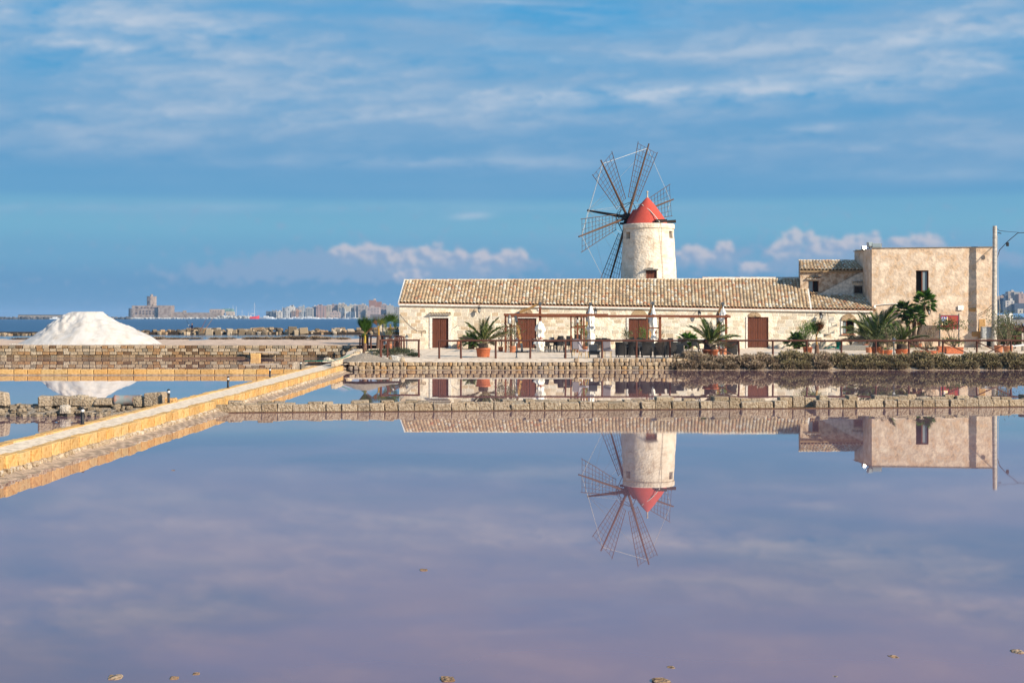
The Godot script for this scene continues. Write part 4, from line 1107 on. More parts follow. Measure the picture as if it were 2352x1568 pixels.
# ------------------------------------------------------------------ windmill
func make_windmill():
	var ctr = Vector3(sx(1490, 118.5), 0, -118.5)
	var w = thing("windmill", "round stone windmill with red conical cap and six lattice sails", "windmill", ctr)
	var nz = noise(261, 0.02, 5)
	var y0 = 0.3; var y1 = 10.0
	var rad = func(y): return lerpf(2.52, 2.0, clampf((y - 0.7) / 9.3, 0, 1))
	# openings by angle from the front (towards +z), in degrees: [from, to, bottom, top]
	var ops = [[-66.0, -50.0, sy(548.5, 117.5), sy(532.5, 117.5)], [48.0, 62.0, sy(547.5, 117.5), sy(530.5, 117.5)], [-11.0, 12.0, 5.2, sy(620.5, 116.3)]]
	var ex = []; var ey = []
	for o in ops: ex.append_array([o[0], o[1]]); ey.append_array([o[2], o[3]])
	var xs = cuts(-180.0, 180.0, 5.0, ex); var ys = cuts(y0, y1, 0.22, ey)
	var pt = func(a, y, k = 0.0):
		var r = rad.call(y) - k
		var n = nz.get_noise_3d(cos(deg_to_rad(a)) * 160, y * 60, sin(deg_to_rad(a)) * 160) * 0.045
		return Vector3(sin(deg_to_rad(a)) * (r + n), y, cos(deg_to_rad(a)) * (r + n))
	var st = begin()
	st.set_smooth_group(1)
	for i in xs.size() - 1: for j in ys.size() - 1:
		var ma = (xs[i] + xs[i + 1]) / 2; var my = (ys[j] + ys[j + 1]) / 2
		var hole = false
		for o in ops: if ma > o[0] and ma < o[1] and my > o[2] and my < o[3]: hole = true
		if not hole: quad(st, pt.call(xs[i], ys[j]), pt.call(xs[i], ys[j + 1]), pt.call(xs[i + 1], ys[j + 1]), pt.call(xs[i + 1], ys[j]))
	st.set_smooth_group(-1)
	for o in ops:
		var k = 0.45
		var a = [o[0], o[2]]; var b = [o[0], o[3]]; var c = [o[1], o[3]]; var d = [o[1], o[2]]
		for e in [[a, b], [b, c], [c, d], [d, a]]:
			quad(st, pt.call(e[0][0], e[0][1], -0.02), pt.call(e[0][0], e[0][1], k), pt.call(e[1][0], e[1][1], k), pt.call(e[1][0], e[1][1], -0.02))
	part(st, "tower_wall", mats["mill_plaster"], w)
	for i in 3:
		var o = ops[i]
		st = begin()
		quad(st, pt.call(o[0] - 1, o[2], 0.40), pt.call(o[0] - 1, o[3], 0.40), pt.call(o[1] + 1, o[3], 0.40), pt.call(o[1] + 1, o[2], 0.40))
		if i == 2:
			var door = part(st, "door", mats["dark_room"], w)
			for q in 4:
				st = begin(); cblock(st, Vector3(0.21, o[3] - o[2] - 0.06, 0.03), 0.006, 0.0, Vector3(-0.30 + 0.22 * q, (o[2] + o[3]) / 2 - 0.03, rad.call(o[2]) - 0.27)); part(st, "plank", mats["door_wood"], door)
			st = begin(); cblock(st, Vector3(1.08, 0.10, 0.55), 0.02, 0.01, Vector3(0.02, o[3] + 0.06, rad.call(o[3]) - 0.08)); part(st, "lintel", mats["grey_concrete"], door)
			st = begin(); cblock(st, Vector3(0.42, 0.07, 0.3), 0.02, 0.01, Vector3(-0.05, o[3] + 0.15, rad.call(o[3]) - 0.05)); part(st, "lintel_stone", mats["dark_wood"], door)
		else:
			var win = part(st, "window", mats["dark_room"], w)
			if i == 1:
				st = begin()
				var p = pt.call(o[0] + 3.0, (o[2] + o[3]) / 2, 0.1)
				box(st, p, Vector3(0.08, o[3] - o[2], 0.08)); part(st, "frame", mats["rail_wood"], win)
	st = begin()
	lathe(st, [Vector2(1.9, 9.98), Vector2(2.06, 10.0), Vector2(2.075, 10.05), Vector2(2.07, 10.33), Vector2(2.03, 10.39), Vector2(1.2, 10.41), Vector2(0, 10.41)], 48, Vector3.ZERO, 1.0, false)
	part(st, "cornice", mats["mill_plaster"], w)
	# cap, slightly off centre as seen, with a hood over the axle
	var cc = Vector3(-0.10, 0, 0)
	st = begin()
	lathe(st, [Vector2(1.66, 10.42), Vector2(1.62, 10.50), Vector2(1.12, 11.24), Vector2(0.56, 12.0), Vector2(0.10, 12.52), Vector2(0.0, 12.55)], 28, cc)
	var cap = part(st, "cap", mats["red_cap"], w)
	st = begin()
	lathe(st, [Vector2(0.11, 12.46), Vector2(0.06, 12.6), Vector2(0.05, 12.92), Vector2(0.085, 12.96), Vector2(0.085, 13.03), Vector2(0.0, 13.08)], 10, cc)
	part(st, "finial", mats["concrete"], cap)
	var A = Vector3(-0.742, 0.179, -0.64).normalized()
	var Ah = Vector3(A.x, 0, A.z).normalized()
	var S = Ah.cross(Vector3.UP)
	st = begin()
	var e0 = cc + Vector3(0, 0, 0); var e1 = cc + Ah * 1.85; var e2 = cc + Ah * 1.42
	var rr = Vector3(0, 11.64, 0); var bb = Vector3(0, 10.45, 0)
	var wd = S * 0.50; var ws = S * 0.62
	quad(st, e0 + bb - ws, e0 + rr, e2 + rr, e1 + bb - wd)
	quad(st, e1 + bb + wd, e2 + rr, e0 + rr, e0 + bb + ws)
	tri(st, e1 + bb + wd * 0.97, e1 + bb - wd * 0.97, e2 + rr)
	part(st, "hood", mats["red_cap"], w)
	st = begin()
	bar(st, e1 + Vector3(0, 10.5, 0) - S * 1.0, e1 + Vector3(0, 10.5, 0) + S * 1.0, 0.28, 0.18)
	bar(st, e1 + Vector3(0, 10.75, 0) - S * 0.5, e1 + Vector3(0, 10.75, 0) + S * 0.5, 0.2, 0.3)
	part(st, "sole_beam", mats["dark_wood"], w)
	for b in [[Vector3(0.40, 10.56, 1.75), Vector3(1.28, 10.60, 1.42)], [Vector3(1.2, 10.55, 0.5), Vector3(2.12, 10.62, 0.35)]]:
		st = begin(); bar(st, b[0], b[1], 0.24, 0.24); part(st, "beam", mats["dark_wood"], w)
	st = begin(); tube(st, [Vector3(-0.58, 11.95, 0.42), Vector3(0.0, 11.45, 0.98), Vector3(0.35, 11.0, 1.34), Vector3(0.70, 10.46, 1.86)], [0.035], 6); part(st, "brace_pole", mats["rope"], w)
	st = begin(); tube(st, [Vector3(0.78, 10.42, 1.95), Vector3(0.82, 9.95, 2.06), Vector3(0.86, 8.0, 2.0), Vector3(0.98, 5.7, 2.08)], [0.016], 5); part(st, "cable", mats["grey_concrete"], w)
	# axle and wheel
	var hub = Vector3(sx(1442, 119.9), sy(499, 119.9), -119.9) - ctr
	st = begin()
	tube(st, [hub - A * 2.2, hub - A * 0.5, hub - A * 0.45, hub + A * 0.35, hub + A * 0.4, hub + A * 4.1, hub + A * 4.15], [0.2, 0.2, 0.34, 0.30, 0.15, 0.075, 0.11], 10)
	part(st, "axle", mats["dark_wood"], w)
	var H = Vector3(0.653, 0, -0.757).normalized()
	var U = (Vector3(0.136, 0.98, 0.117) - A * A.dot(Vector3(0.136, 0.98, 0.117))).normalized()
	H = (H - A * A.dot(H) - U * U.dot(H)).normalized()
	var tips = []
	for i in 6:
		var f = deg_to_rad(13.0 + 60.0 * i)
		var R = U * cos(f) + H * sin(f)
		var T = H * cos(f) - U * sin(f)
		T = (T * cos(0.05) - A * sin(0.05)).normalized()
		tips.append(hub + R * 6.05)
		st = begin()
		tube(st, [hub, hub + R * 1.5, hub + R * 6.22, hub + R * 6.25], [0.11, 0.10, 0.058, 0.065], 8)
		var sail = part(st, "sail", mats["sail_wood"], w)
		var half = func(r): return lerpf(0.63, 1.36, (r - 1.55) / 4.3)
		for k in [-1.0, -0.667, -0.333, 0.333, 0.667, 1.0]:
			st = begin()
			var th = 0.028 if absf(k) > 0.9 else 0.015
			tube(st, [hub + R * (1.5 if absf(k) > 0.9 else 1.56) + T * half.call(1.55) * k, hub + R * (5.97 if absf(k) > 0.9 else 5.86) + T * half.call(5.88) * k], [th], 5)
			part(st, "edge_spar" if absf(k) > 0.9 else "lattice_bar", mats["sail_wood"], sail)
		for k in 11:
			var r = lerpf(1.56, 5.84, k / 10.0)
			st = begin()
			tube(st, [hub + R * r - T * half.call(r), hub + R * r + T * half.call(r)], [0.016], 5)
			part(st, "cross_bar", mats["sail_wood"], sail)
		st = begin()
		bar(st, hub + R * 1.42 - T * 0.16, hub + R * 1.42 + T * 0.16, 0.1, 0.12)
		part(st, "clamp", mats["dark_wood"], sail)
	for i in 6:
		var f0 = deg_to_rad(13.0 + 60.0 * i); var f1 = deg_to_rad(13.0 + 60.0 * (i + 1))
		st = begin()
		tube(st, [hub + (U * cos(f0) + H * sin(f0)) * 1.35, hub + (U * cos(f1) + H * sin(f1)) * 1.35], [0.028], 5)
		part(st, "hub_brace", mats["dark_wood"], w)
		st = begin(); tube(st, [tips[i] - (tips[i] - hub) * 0.03, tips[(i + 1) % 6] - (tips[(i + 1) % 6] - hub) * 0.03], [0.013], 4); part(st, "rigging", mats["rope"], w)
		st = begin(); tube(st, [hub + A * 4.12, tips[i] - (tips[i] - hub) * 0.03], [0.008], 4); part(st, "rigging", mats["rope"], w)
		st = begin(); tube(st, [hub + A * 4.12, hub + (tips[i] - hub) * 0.55], [0.008], 4); part(st, "rigging", mats["rope"], w)
		st = begin(); tube(st, [hub + A * 1.25, hub + (tips[i] - hub) * 0.225], [0.022], 4); part(st, "stay", mats["dark_wood"], w)

# ------------------------------------------------------------------ the far shore
func far_house(label, u0, u1, v1, v0, d, col, win = C(.07, .08, .10), group = "", floors = 0, extra = 0, deep = 0.0):
	var x0 = sx(u0, d); var x1 = sx(u1, d); var y0 = maxf(0.0, sy(v0, d)); var y1 = sy(v1, d)
	var h = thing("town_house", label, "building", Vector3((x0 + x1) / 2, y0, -d), 0.0, group)
	var wd = x1 - x0; var ht = y1 - y0
	col = col * 0.68
	if deep == 0.0: deep = clampf(wd, 10.0, 22.0)
	var st = begin(); st.set_color(col)
	box(st, Vector3(0, ht / 2, -deep / 2), Vector3(wd, ht, deep))
	box(st, Vector3(0, ht + 0.35, -0.2), Vector3(wd + 0.3, 0.7, 0.5))
	part(st, "wall", mats["far"], h)
	st = begin(); st.set_color(C(.26, .24, .22)); box(st, Vector3(0, ht + 0.1, -deep / 2 - 0.3), Vector3(wd - 0.5, 0.2, deep - 1.2)); part(st, "roof", mats["far"], h)
	var nf = floors if floors else int(ht / 3.6)
	var nw = maxi(1, int(wd / 4.2))
	if nf > 0 and floors >= 0:
		st = begin(); st.set_color(win)
		var b = begin(); b.set_color(col * 0.8)
		var any = false
		for f in nf: for k in nw:
			if rng.randf() < 0.12: continue
			var x = lerpf(-wd / 2, wd / 2, (k + 0.5) / nw)
			var y = ht * (f + 0.5) / nf
			box(st, Vector3(x, y, 0.02), Vector3(1.3, minf(1.9, ht / nf * 0.55), 0.25))
			if rng.randf() < 0.4: box(b, Vector3(x, y - 1.0, 0.5), Vector3(2.4, 0.7, 0.9)); any = true
		stuff(part(st, "window_rows", mats["far"], h))
		if any: stuff(part(b, "balcony_rows", mats["far"], h))
	for k in extra:
		st = begin(); st.set_color(col.lerp(C(.6, .58, .55), rnd(0, 0.6)))
		var q = rnd(-0.4, 0.4) * wd
		var hh = rnd(1.6, 3.4)
		box(st, Vector3(q, ht + hh / 2, -deep * 0.4), Vector3(rnd(0.15, 0.35) * wd, hh, deep * 0.4)); part(st, "roof_room", mats["far"], h)
	return h

func boat(n, label, u, d, l, hull, mast = 0.0, cabin = true, group = "boats along the far quay"):
	var b = thing(n, label, "boat", Vector3(sx(u, d), 0, -d), rnd(-0.3, 0.3), group)
	var st = begin(); st.set_color(hull)
	var hw = l * 0.16; var hh = l * 0.11
	var sec = [[-0.5, 0.75, 0.9], [-0.2, 1.0, 1.0], [0.2, 0.9, 1.1], [0.42, 0.45, 1.3], [0.5, 0.03, 1.42]]
	for i in sec.size() - 1:
		var p = sec[i]; var q = sec[i + 1]
		for s in [-1.0, 1.0]:
			var a = Vector3(p[0] * l, hh * p[2], hw * p[1] * s); var a2 = Vector3(p[0] * l, -0.1, hw * p[1] * 0.6 * s)
			var c = Vector3(q[0] * l, hh * q[2], hw * q[1] * s); var c2 = Vector3(q[0] * l, -0.1, hw * q[1] * 0.6 * s)
			if s > 0: quad(st, a2, a, c, c2)
			else: quad(st, c2, c, a, a2)
		quad(st, Vector3(p[0] * l, hh * p[2] * 0.95, -hw * p[1]), Vector3(q[0] * l, hh * q[2] * 0.95, -hw * q[1]), Vector3(q[0] * l, hh * q[2] * 0.95, hw * q[1]), Vector3(p[0] * l, hh * p[2] * 0.95, hw * p[1]))
	quad(st, Vector3(-0.5 * l, -0.1, -hw * 0.45), Vector3(-0.5 * l, hh * 0.9, -hw * 0.75), Vector3(-0.5 * l, hh * 0.9, hw * 0.75), Vector3(-0.5 * l, -0.1, hw * 0.45))
	part(st, "hull", mats["far"], b)
	if cabin:
		st = begin(); st.set_color(C(.75, .75, .74)); cblock(st, Vector3(l * 0.4, l * 0.12, hw * 1.2), l * 0.02, 0.0, Vector3(-l * 0.05, hh + l * 0.05, 0)); part(st, "cabin", mats["far"], b)
		st = begin(); st.set_color(C(.05, .07, .1)); box(st, Vector3(-l * 0.04, hh + l * 0.07, 0), Vector3(l * 0.35, l * 0.035, hw * 1.26)); part(st, "window_band", mats["far"], b)
	if mast > 0:
		st = begin(); st.set_color(C(.66, .66, .66)); tube(st, [Vector3(0, hh, 0), Vector3(0, mast, 0)], [0.28, 0.2], 5); part(st, "mast", mats["far"], b)
		st = begin(); st.set_color(C(.5, .52, .55)); tube(st, [Vector3(l * 0.46, hh, 0), Vector3(0, mast * 0.95, 0), Vector3(-l * 0.46, hh, 0)], [0.07], 4); part(st, "stay", mats["far"], b)
		st = begin(); st.set_color(C(.55, .55, .55)); tube(st, [Vector3(0, hh + 2, 0), Vector3(-l * 0.4, hh + 2, 0)], [0.22], 5); part(st, "boom", mats["far"], b)
	return b

func rubble_strip(n, label, u0, u1, d, hmin, hmax, cols, count):
	var r = thing(n, label, "breakwater", Vector3(0, 0, -d))
	var st = begin()
	var set_ = stone_set("far_" + n, 6, 0.3, cols)
	for i in count:
		var x = lerpf(sx(u0, d), sx(u1, d), (i + rnd(-0.4, 0.4)) / count)
		var s = rnd(1.6, 3.6)
		st.append_from(pick(set_), 0, Transform3D(Basis.from_euler(Vector3(rnd(0, 6), rnd(0, 6), 0)) * Basis.from_scale(Vector3(s * 1.4, s, s)), Vector3(x, rnd(hmin, hmax), rnd(-5, 5))))
	var o = mi(st.commit(), "rocks", mats["far"], r)
	stuff(o)
	return r

func make_far_shore():
	var D = 2500.0
	# sea castle
	var u0 = func(x): return 229.7 + x * 0.1465
	var v0 = func(y): return 660.3 + y * 0.1465
	var X = func(x): return sx(u0.call(x), D)
	var Y = func(y): return sy(v0.call(y), D)
	var stone = C(.30, .245, .205)
	var k = thing("sea_castle", "fortress with octagonal tower standing in the sea before the harbour", "castle", Vector3(0, 0, -D))
	var st = begin(); st.set_color(stone)
	var cx = (X.call(420) + X.call(620)) / 2
	var r = (X.call(620) - X.call(420)) / 2
	lathe(st, [Vector2(r * 1.04, 0), Vector2(r, Y.call(325)), Vector2(0, Y.call(325))], 20, Vector3(cx, 0, -r), 1.0, false)
	box(st, Vector3((cx + X.call(920)) / 2, Y.call(325) / 2, -r), Vector3(X.call(920) - cx, Y.call(325), r * 2))
	part(st, "bastion", mats["far_stone"], k)
	st = begin(); st.set_color(stone * 1.02)
	box(st, Vector3((X.call(920) + X.call(1125)) / 2, Y.call(280) / 2, -6), Vector3(X.call(1125) - X.call(920), Y.call(280), 24)); part(st, "gun_wall", mats["far_stone"], k)
	st = begin(); st.set_color(stone * 1.06)
	box(st, Vector3((X.call(472) + X.call(920)) / 2, (Y.call(325) + Y.call(282)) / 2, -r - 4), Vector3(X.call(920) - X.call(472), Y.call(282) - Y.call(325), 12)); part(st, "upper_wall", mats["far_stone"], k)
	st = begin(); st.set_color(stone * 1.08)
	var tc = Vector3(X.call(760), 0, -20); var tr = (X.call(838) - X.call(683)) / 2
	lathe(st, [Vector2(tr, Y.call(325)), Vector2(tr, Y.call(142)), Vector2(tr * 1.03, Y.call(140)), Vector2(tr * 1.03, Y.call(134)), Vector2(0, Y.call(134))], 8, tc, 1.0, false)
	var tower = part(st, "tower", mats["far_stone"], k, Transform3D(Basis(), Vector3.ZERO))
	st = begin(); st.set_color(stone * 1.1)
	lathe(st, [Vector2(2.3, Y.call(136)), Vector2(2.3, Y.call(110)), Vector2(1.6, Y.call(103)), Vector2(0, Y.call(102))], 10, tc); part(st, "turret", mats["far_stone"], tower)
	for q in [[735, 218], [792, 278], [690, 300]]:
		st = begin(); st.set_color(C(.06, .05, .05)); box(st, Vector3(X.call(q[0]), Y.call(q[1]), -20 + tr * 0.97), Vector3(1.3, 2.4, 1.2)); part(st, "window", mats["far_stone"], tower)
	var hole = begin(); hole.set_color(C(.08, .045, .04))
	for q in [[630, 370], [680, 368], [735, 368], [785, 368], [838, 372], [568, 402], [632, 402], [680, 405], [735, 405], [785, 407], [836, 405], [888, 410], [545, 308], [570, 310], [630, 312], [682, 312], [735, 314], [790, 312], [825, 315], [855, 315], [880, 314], [905, 312], [1016, 378]]:
		box(hole, Vector3(X.call(q[0]), Y.call(q[1]), 0.0 if q[1] > 340 else -r + 2.2), Vector3(2.0, 1.6 if q[1] > 340 else 1.2, 2.0))
	stuff(part(hole, "gun_ports", mats["far_stone"], k))
	st = begin(); st.set_color(stone * 0.98)
	box(st, Vector3((X.call(1125) + X.call(1900)) / 2, Y.call(392) / 2, -4), Vector3(X.call(1900) - X.call(1125), Y.call(392), 10))
	box(st, Vector3((X.call(1145) + X.call(1300)) / 2, Y.call(382) / 2, -9), Vector3(X.call(1300) - X.call(1145), Y.call(382), 9))
	box(st, Vector3(X.call(1306), Y.call(360) / 2, -8), Vector3(5.2, Y.call(356), 5)); part(st, "outer_wall", mats["far_stone"], k)
	far_house("pale pink harbour house at the end of the castle wall", u0.call(1712), u0.call(1912), v0.call(345), v0.call(440), D, C(.52, .41, .33), C(.1, .08, .07), "", 2)
	far_house("glassy green topped harbour office behind the pink house", u0.call(1912), u0.call(2070), v0.call(336), v0.call(392), D + 40, C(.20, .36, .34), C(.3, .42, .42), "", 4)
	far_house("low white building beside the masts near the green office", u0.call(1965), u0.call(2090), v0.call(380), v0.call(440), D + 10, C(.60, .50, .40), C(.2, .2, .2), "", 1)
	var pale = [C(.42, .42, .40), C(.36, .35, .33), C(.50, .49, .46), C(.18, .17, .16)]
	rubble_strip("castle_rocks", "pale boulder bank along the foot of the castle walls", u0.call(430), u0.call(1900), D - 14, -0.4, 0.9, pale, 220)
	rubble_strip("harbour_rocks", "pile of white boulders at the harbour mouth beside the red boat", u0.call(1850), u0.call(2352), D - 14, 0.0, 4.0, pale, 260)
	# long mole at the far side
	var m = thing("harbour_mole", "long dark harbour mole with a buttressed parapet behind the salt heap", "mole", Vector3(0, 0, -2050.0))
	var mx = func(x): return sx(x * 0.1953, 2050.0)
	var my = func(y): return sy(648.9 + y * 0.1953, 2050.0)
	st = begin(); st.set_color(C(.30, .265, .23)); box(st, Vector3((mx.call(208) + mx.call(1250)) / 2, my.call(384) / 2, -3), Vector3(mx.call(1250) - mx.call(208), my.call(382), 6)); part(st, "parapet", mats["far"], m)
	st = begin(); st.set_color(C(.12, .11, .10)); box(st, Vector3((mx.call(208) + mx.call(1250)) / 2, my.call(381), -3), Vector3(mx.call(1250) - mx.call(208), 1.0, 7)); part(st, "coping", mats["far"], m)
	for i in 24:
		st = begin(); st.set_color(C(.22, .19, .165)); box(st, Vector3(lerpf(mx.call(214), mx.call(1245), i / 23.0), my.call(398) / 2, 0.5), Vector3(1.6, my.call(396), 1.4)); part(st, "buttress", mats["far"], m)
	rubble_strip("mole_rocks", "dark rocks along the foot of the long harbour mole", -20.0, 300.0, 2040.0, -0.4, 2.0, [C(.05, .05, .05), C(.09, .085, .08), C(.14, .13, .12)], 300)
	boat("ferry_boat", "white ferry with blue stern before the mole", 126.5, 1980.0, 15.0, C(.72, .74, .76), 0.0, true, "")
	boat("small_boat", "tiny white boat off the rocks left of the castle", 259.0, 2300.0, 9.0, C(.75, .77, .78), 0.0, true, "")
	# red sailing yacht and masts
	var yacht = boat("red_yacht", "red hulled sailing yacht with tall white mast at the harbour mouth", 584.0, 2440.0, 15.5, C(.70, .05, .04), sy(694.5, 2440.0) / 2.3, false, "")
	yacht.scale.y = 2.3; yacht.rotation.y = 0.05
	for q in [[534.5, 700.0, "dark mast of a yacht moored behind the white boulders"], [542.0, 703.0, "thin white mast beside the dark one behind the boulders"], [555.5, 711.0, "short mast of a small yacht right of the boulders"], [526.0, 706.0, "leftmost mast, beside the low white building"], [570.0, 716.0, "low mast of the yacht moored behind the red one"]]:
		boat("moored_yacht", q[2], q[0], D + 60, 12.0, C(.6, .6, .6), sy(q[1], D + 60), true)
	# the town along the quay
	var fu = func(x): return 574.2 + x * 0.12207
	var fv = func(y): return 671.8 + y * 0.12207
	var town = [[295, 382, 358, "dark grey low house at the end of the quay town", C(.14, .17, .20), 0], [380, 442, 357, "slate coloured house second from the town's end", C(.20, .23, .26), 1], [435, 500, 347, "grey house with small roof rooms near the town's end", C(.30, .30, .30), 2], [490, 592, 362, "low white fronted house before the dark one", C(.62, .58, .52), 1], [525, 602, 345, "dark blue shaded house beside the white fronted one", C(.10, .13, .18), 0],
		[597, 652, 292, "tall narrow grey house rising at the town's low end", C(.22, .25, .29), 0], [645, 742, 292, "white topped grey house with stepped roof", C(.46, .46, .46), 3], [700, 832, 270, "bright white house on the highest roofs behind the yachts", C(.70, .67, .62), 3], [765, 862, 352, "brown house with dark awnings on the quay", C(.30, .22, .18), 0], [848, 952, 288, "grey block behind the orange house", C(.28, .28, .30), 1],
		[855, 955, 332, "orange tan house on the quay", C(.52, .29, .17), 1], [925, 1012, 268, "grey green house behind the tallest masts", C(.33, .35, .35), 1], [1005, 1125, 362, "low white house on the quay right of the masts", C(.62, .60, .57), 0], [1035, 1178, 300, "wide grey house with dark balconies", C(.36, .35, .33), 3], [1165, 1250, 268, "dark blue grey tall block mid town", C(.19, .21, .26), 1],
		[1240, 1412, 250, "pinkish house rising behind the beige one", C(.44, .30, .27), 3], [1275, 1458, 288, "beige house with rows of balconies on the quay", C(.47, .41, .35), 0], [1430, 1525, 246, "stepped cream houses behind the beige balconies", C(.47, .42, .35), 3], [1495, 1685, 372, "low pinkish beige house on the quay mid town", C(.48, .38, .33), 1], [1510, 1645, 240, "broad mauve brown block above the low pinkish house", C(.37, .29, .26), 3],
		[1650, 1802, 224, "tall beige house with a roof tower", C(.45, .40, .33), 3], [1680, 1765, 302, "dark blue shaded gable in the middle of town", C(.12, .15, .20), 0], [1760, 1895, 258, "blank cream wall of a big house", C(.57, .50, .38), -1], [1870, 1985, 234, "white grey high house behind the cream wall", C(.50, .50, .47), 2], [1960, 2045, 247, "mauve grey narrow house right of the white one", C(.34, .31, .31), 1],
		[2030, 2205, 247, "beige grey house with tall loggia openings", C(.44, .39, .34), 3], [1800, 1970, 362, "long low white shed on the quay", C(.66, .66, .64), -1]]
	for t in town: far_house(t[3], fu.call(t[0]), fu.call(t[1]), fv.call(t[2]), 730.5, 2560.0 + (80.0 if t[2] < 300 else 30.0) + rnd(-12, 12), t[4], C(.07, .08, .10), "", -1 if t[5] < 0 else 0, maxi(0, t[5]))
	var gu = func(x): return 792.4 + x * 0.10254
	var gv = func(y): return 689.0 + y * 0.10254
	far_house("tall brown tower block above the quay town", gu.call(532), gu.call(690), gv.call(10), 730.0, 2680.0, C(.36, .20, .14), C(.2, .12, .09), "", -1, 1)
	far_house("slightly lower brown block joined to the tower block", gu.call(690), gu.call(815), gv.call(45), 730.0, 2690.0, C(.34, .19, .13), C(.2, .12, .09), "", -1, 0)
	far_house("pinkish house with four rows of small windows before the brown tower", gu.call(500), gu.call(770), gv.call(165), 731.0, 2560.0, C(.50, .39, .35), C(.08, .07, .08), "", 4, 1)
	far_house("grey house with balconies left of the pinkish one", gu.call(295), gu.call(440), gv.call(105), 731.0, 2570.0, C(.40, .35, .31), C(.08, .08, .09), "", 4, 1)
	far_house("reddish grey house right of the brown blocks", gu.call(800), gu.call(935), gv.call(105), 731.0, 2620.0, C(.38, .30, .28), C(.08, .08, .09), "", 4, 2)
	far_house("light grey blank house close to the mill house corner", gu.call(925), gu.call(1075), gv.call(125), 731.0, 2600.0, C(.42, .40, .37), C(.1, .1, .1), "", -1, 1)
	far_house("long low grey house behind the mill house corner", gu.call(1075), gu.call(1400), gv.call(160), 731.0, 2640.0, C(.34, .33, .32), C(.1, .1, .1), "", 0, 2)
	far_house("brown roofed house row behind the fan palms", gu.call(560), gu.call(900), gv.call(330), 731.0, 2500.0, C(.22, .18, .16), C(.1, .1, .1), "", 0, 0)
	st = begin(); st.set_color(C(.24, .24, .23))
	box(st, Vector3((sx(608, 2480) + sx(960, 2480)) / 2, 0.6, 0), Vector3(sx(960, 2480) - sx(608, 2480), 1.8, 8))
	var quay = mi(done(st), "quay_pavement", mats["far"]); quay.position = Vector3(0, 0, -2480); quay.set_meta("kind", "structure")
	st = begin(); st.set_color(C(.33, .30, .26))
	box(st, Vector3(0, 0.2, -2960), Vector3(4200, 1.8, 800)); var sh = mi(done(st), "far_shore_ground", mats["far"]); sh.set_meta("kind", "structure")
	var boats = [[601, 12, 0, "white motor boat, first in the line along the quay"], [612, 22, 0, "large white motor yacht at the end of the quay"], [620, 14, 0, "white cabin boat beside the large motor yacht"], [628, 10, 0, "small white boat between the motor yachts"], [648, 11, 704, "sailing yacht below the narrow grey house"], [659, 12, 707, "sailing yacht below the bright white house"], [664, 12, 706, "second sailing yacht below the bright white house"], [676, 16, 0, "motor boat before the brown house with awnings"], [688, 11, 703, "yacht with the tallest mast before the orange house"], [691, 12, 700, "yacht with twin tall stays before the orange house"], [696, 12, 706, "sailing yacht before the grey green house"], [701, 14, 0, "white boat under the low white house"], [712, 18, 0, "long white cruiser right of the masts"], [723, 14, 0, "white boat below the beige balconies"], [731, 10, 0, "little boat beside the long cruiser"], [742, 10, 0, "little white boat mid quay"], [757, 10, 0, "small grey boat before the low pinkish house"], [770, 10, 0, "pair of low boats near the blank cream wall"], [783, 11, 706, "sailing yacht before the blank cream wall"], [793, 11, 709, "sailing yacht before the long low shed"], [804, 13, 705, "dark masted yacht near the fan palms"], [815, 12, 0, "white boat just left of the fan palms"]]
	for b in boats: boat("moored_boat", b[3], b[0], 2465.0 + rnd(-6, 6), b[1] * 1.0, C(.72, .73, .75).lerp(C(.2, .28, .4), rnd(0, 0.35)), sy(b[2], 2465.0) if b[2] else 0.0, b[2] == 0)
	# town on the other side, behind the pole
	var hu = func(x): return 2273.8 + x * 0.0659
	var hv = func(y): return 654.6 + y * 0.0659
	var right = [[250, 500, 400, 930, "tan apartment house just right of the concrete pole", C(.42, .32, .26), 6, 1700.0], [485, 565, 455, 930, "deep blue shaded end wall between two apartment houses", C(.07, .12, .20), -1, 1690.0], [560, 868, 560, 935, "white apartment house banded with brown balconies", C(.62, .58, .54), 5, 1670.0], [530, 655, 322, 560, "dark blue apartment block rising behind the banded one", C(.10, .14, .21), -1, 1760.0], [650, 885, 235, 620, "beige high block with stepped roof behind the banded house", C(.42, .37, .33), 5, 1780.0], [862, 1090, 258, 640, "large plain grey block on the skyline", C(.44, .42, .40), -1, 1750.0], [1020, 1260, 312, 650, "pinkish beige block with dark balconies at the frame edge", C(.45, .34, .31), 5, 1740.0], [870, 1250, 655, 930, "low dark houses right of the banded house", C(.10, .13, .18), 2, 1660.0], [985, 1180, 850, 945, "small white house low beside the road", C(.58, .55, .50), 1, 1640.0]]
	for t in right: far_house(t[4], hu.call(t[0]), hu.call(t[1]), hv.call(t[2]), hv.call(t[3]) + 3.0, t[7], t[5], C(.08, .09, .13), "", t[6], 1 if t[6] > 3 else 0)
	st = begin(); st.set_color(C(.045, .05, .06)); box(st, Vector3(sx(2330, 1500), 1.2, -1500), Vector3(160, 3.4, 12)); var road = mi(done(st), "far_road", mats["far"]); road.set_meta("kind", "structure")
	for c in [[2296.0, "dark car on the far road beside the pole", C(.03, .05, .1)], [2303.0, "black car second from the pole on the far road", C(.03, .03, .04)], [2311.0, "dark red car on the far road below the banded house", C(.10, .03, .04)], [2319.0, "grey car on the far road below the banded house", C(.10, .11, .13)], [2345.0, "blue car on the far road at the frame edge", C(.02, .14, .24)]]:
		var car = thing("parked_car", c[1], "car", Vector3(sx(c[0], 1490), 2.9, -1490), 0, "cars on the far road")
		st = begin(); st.set_color(c[2]); cblock(st, Vector3(4.2, 0.8, 1.8), 0.2, 0, Vector3(0, 0.65, 0)); part(st, "body", mats["far"], car)
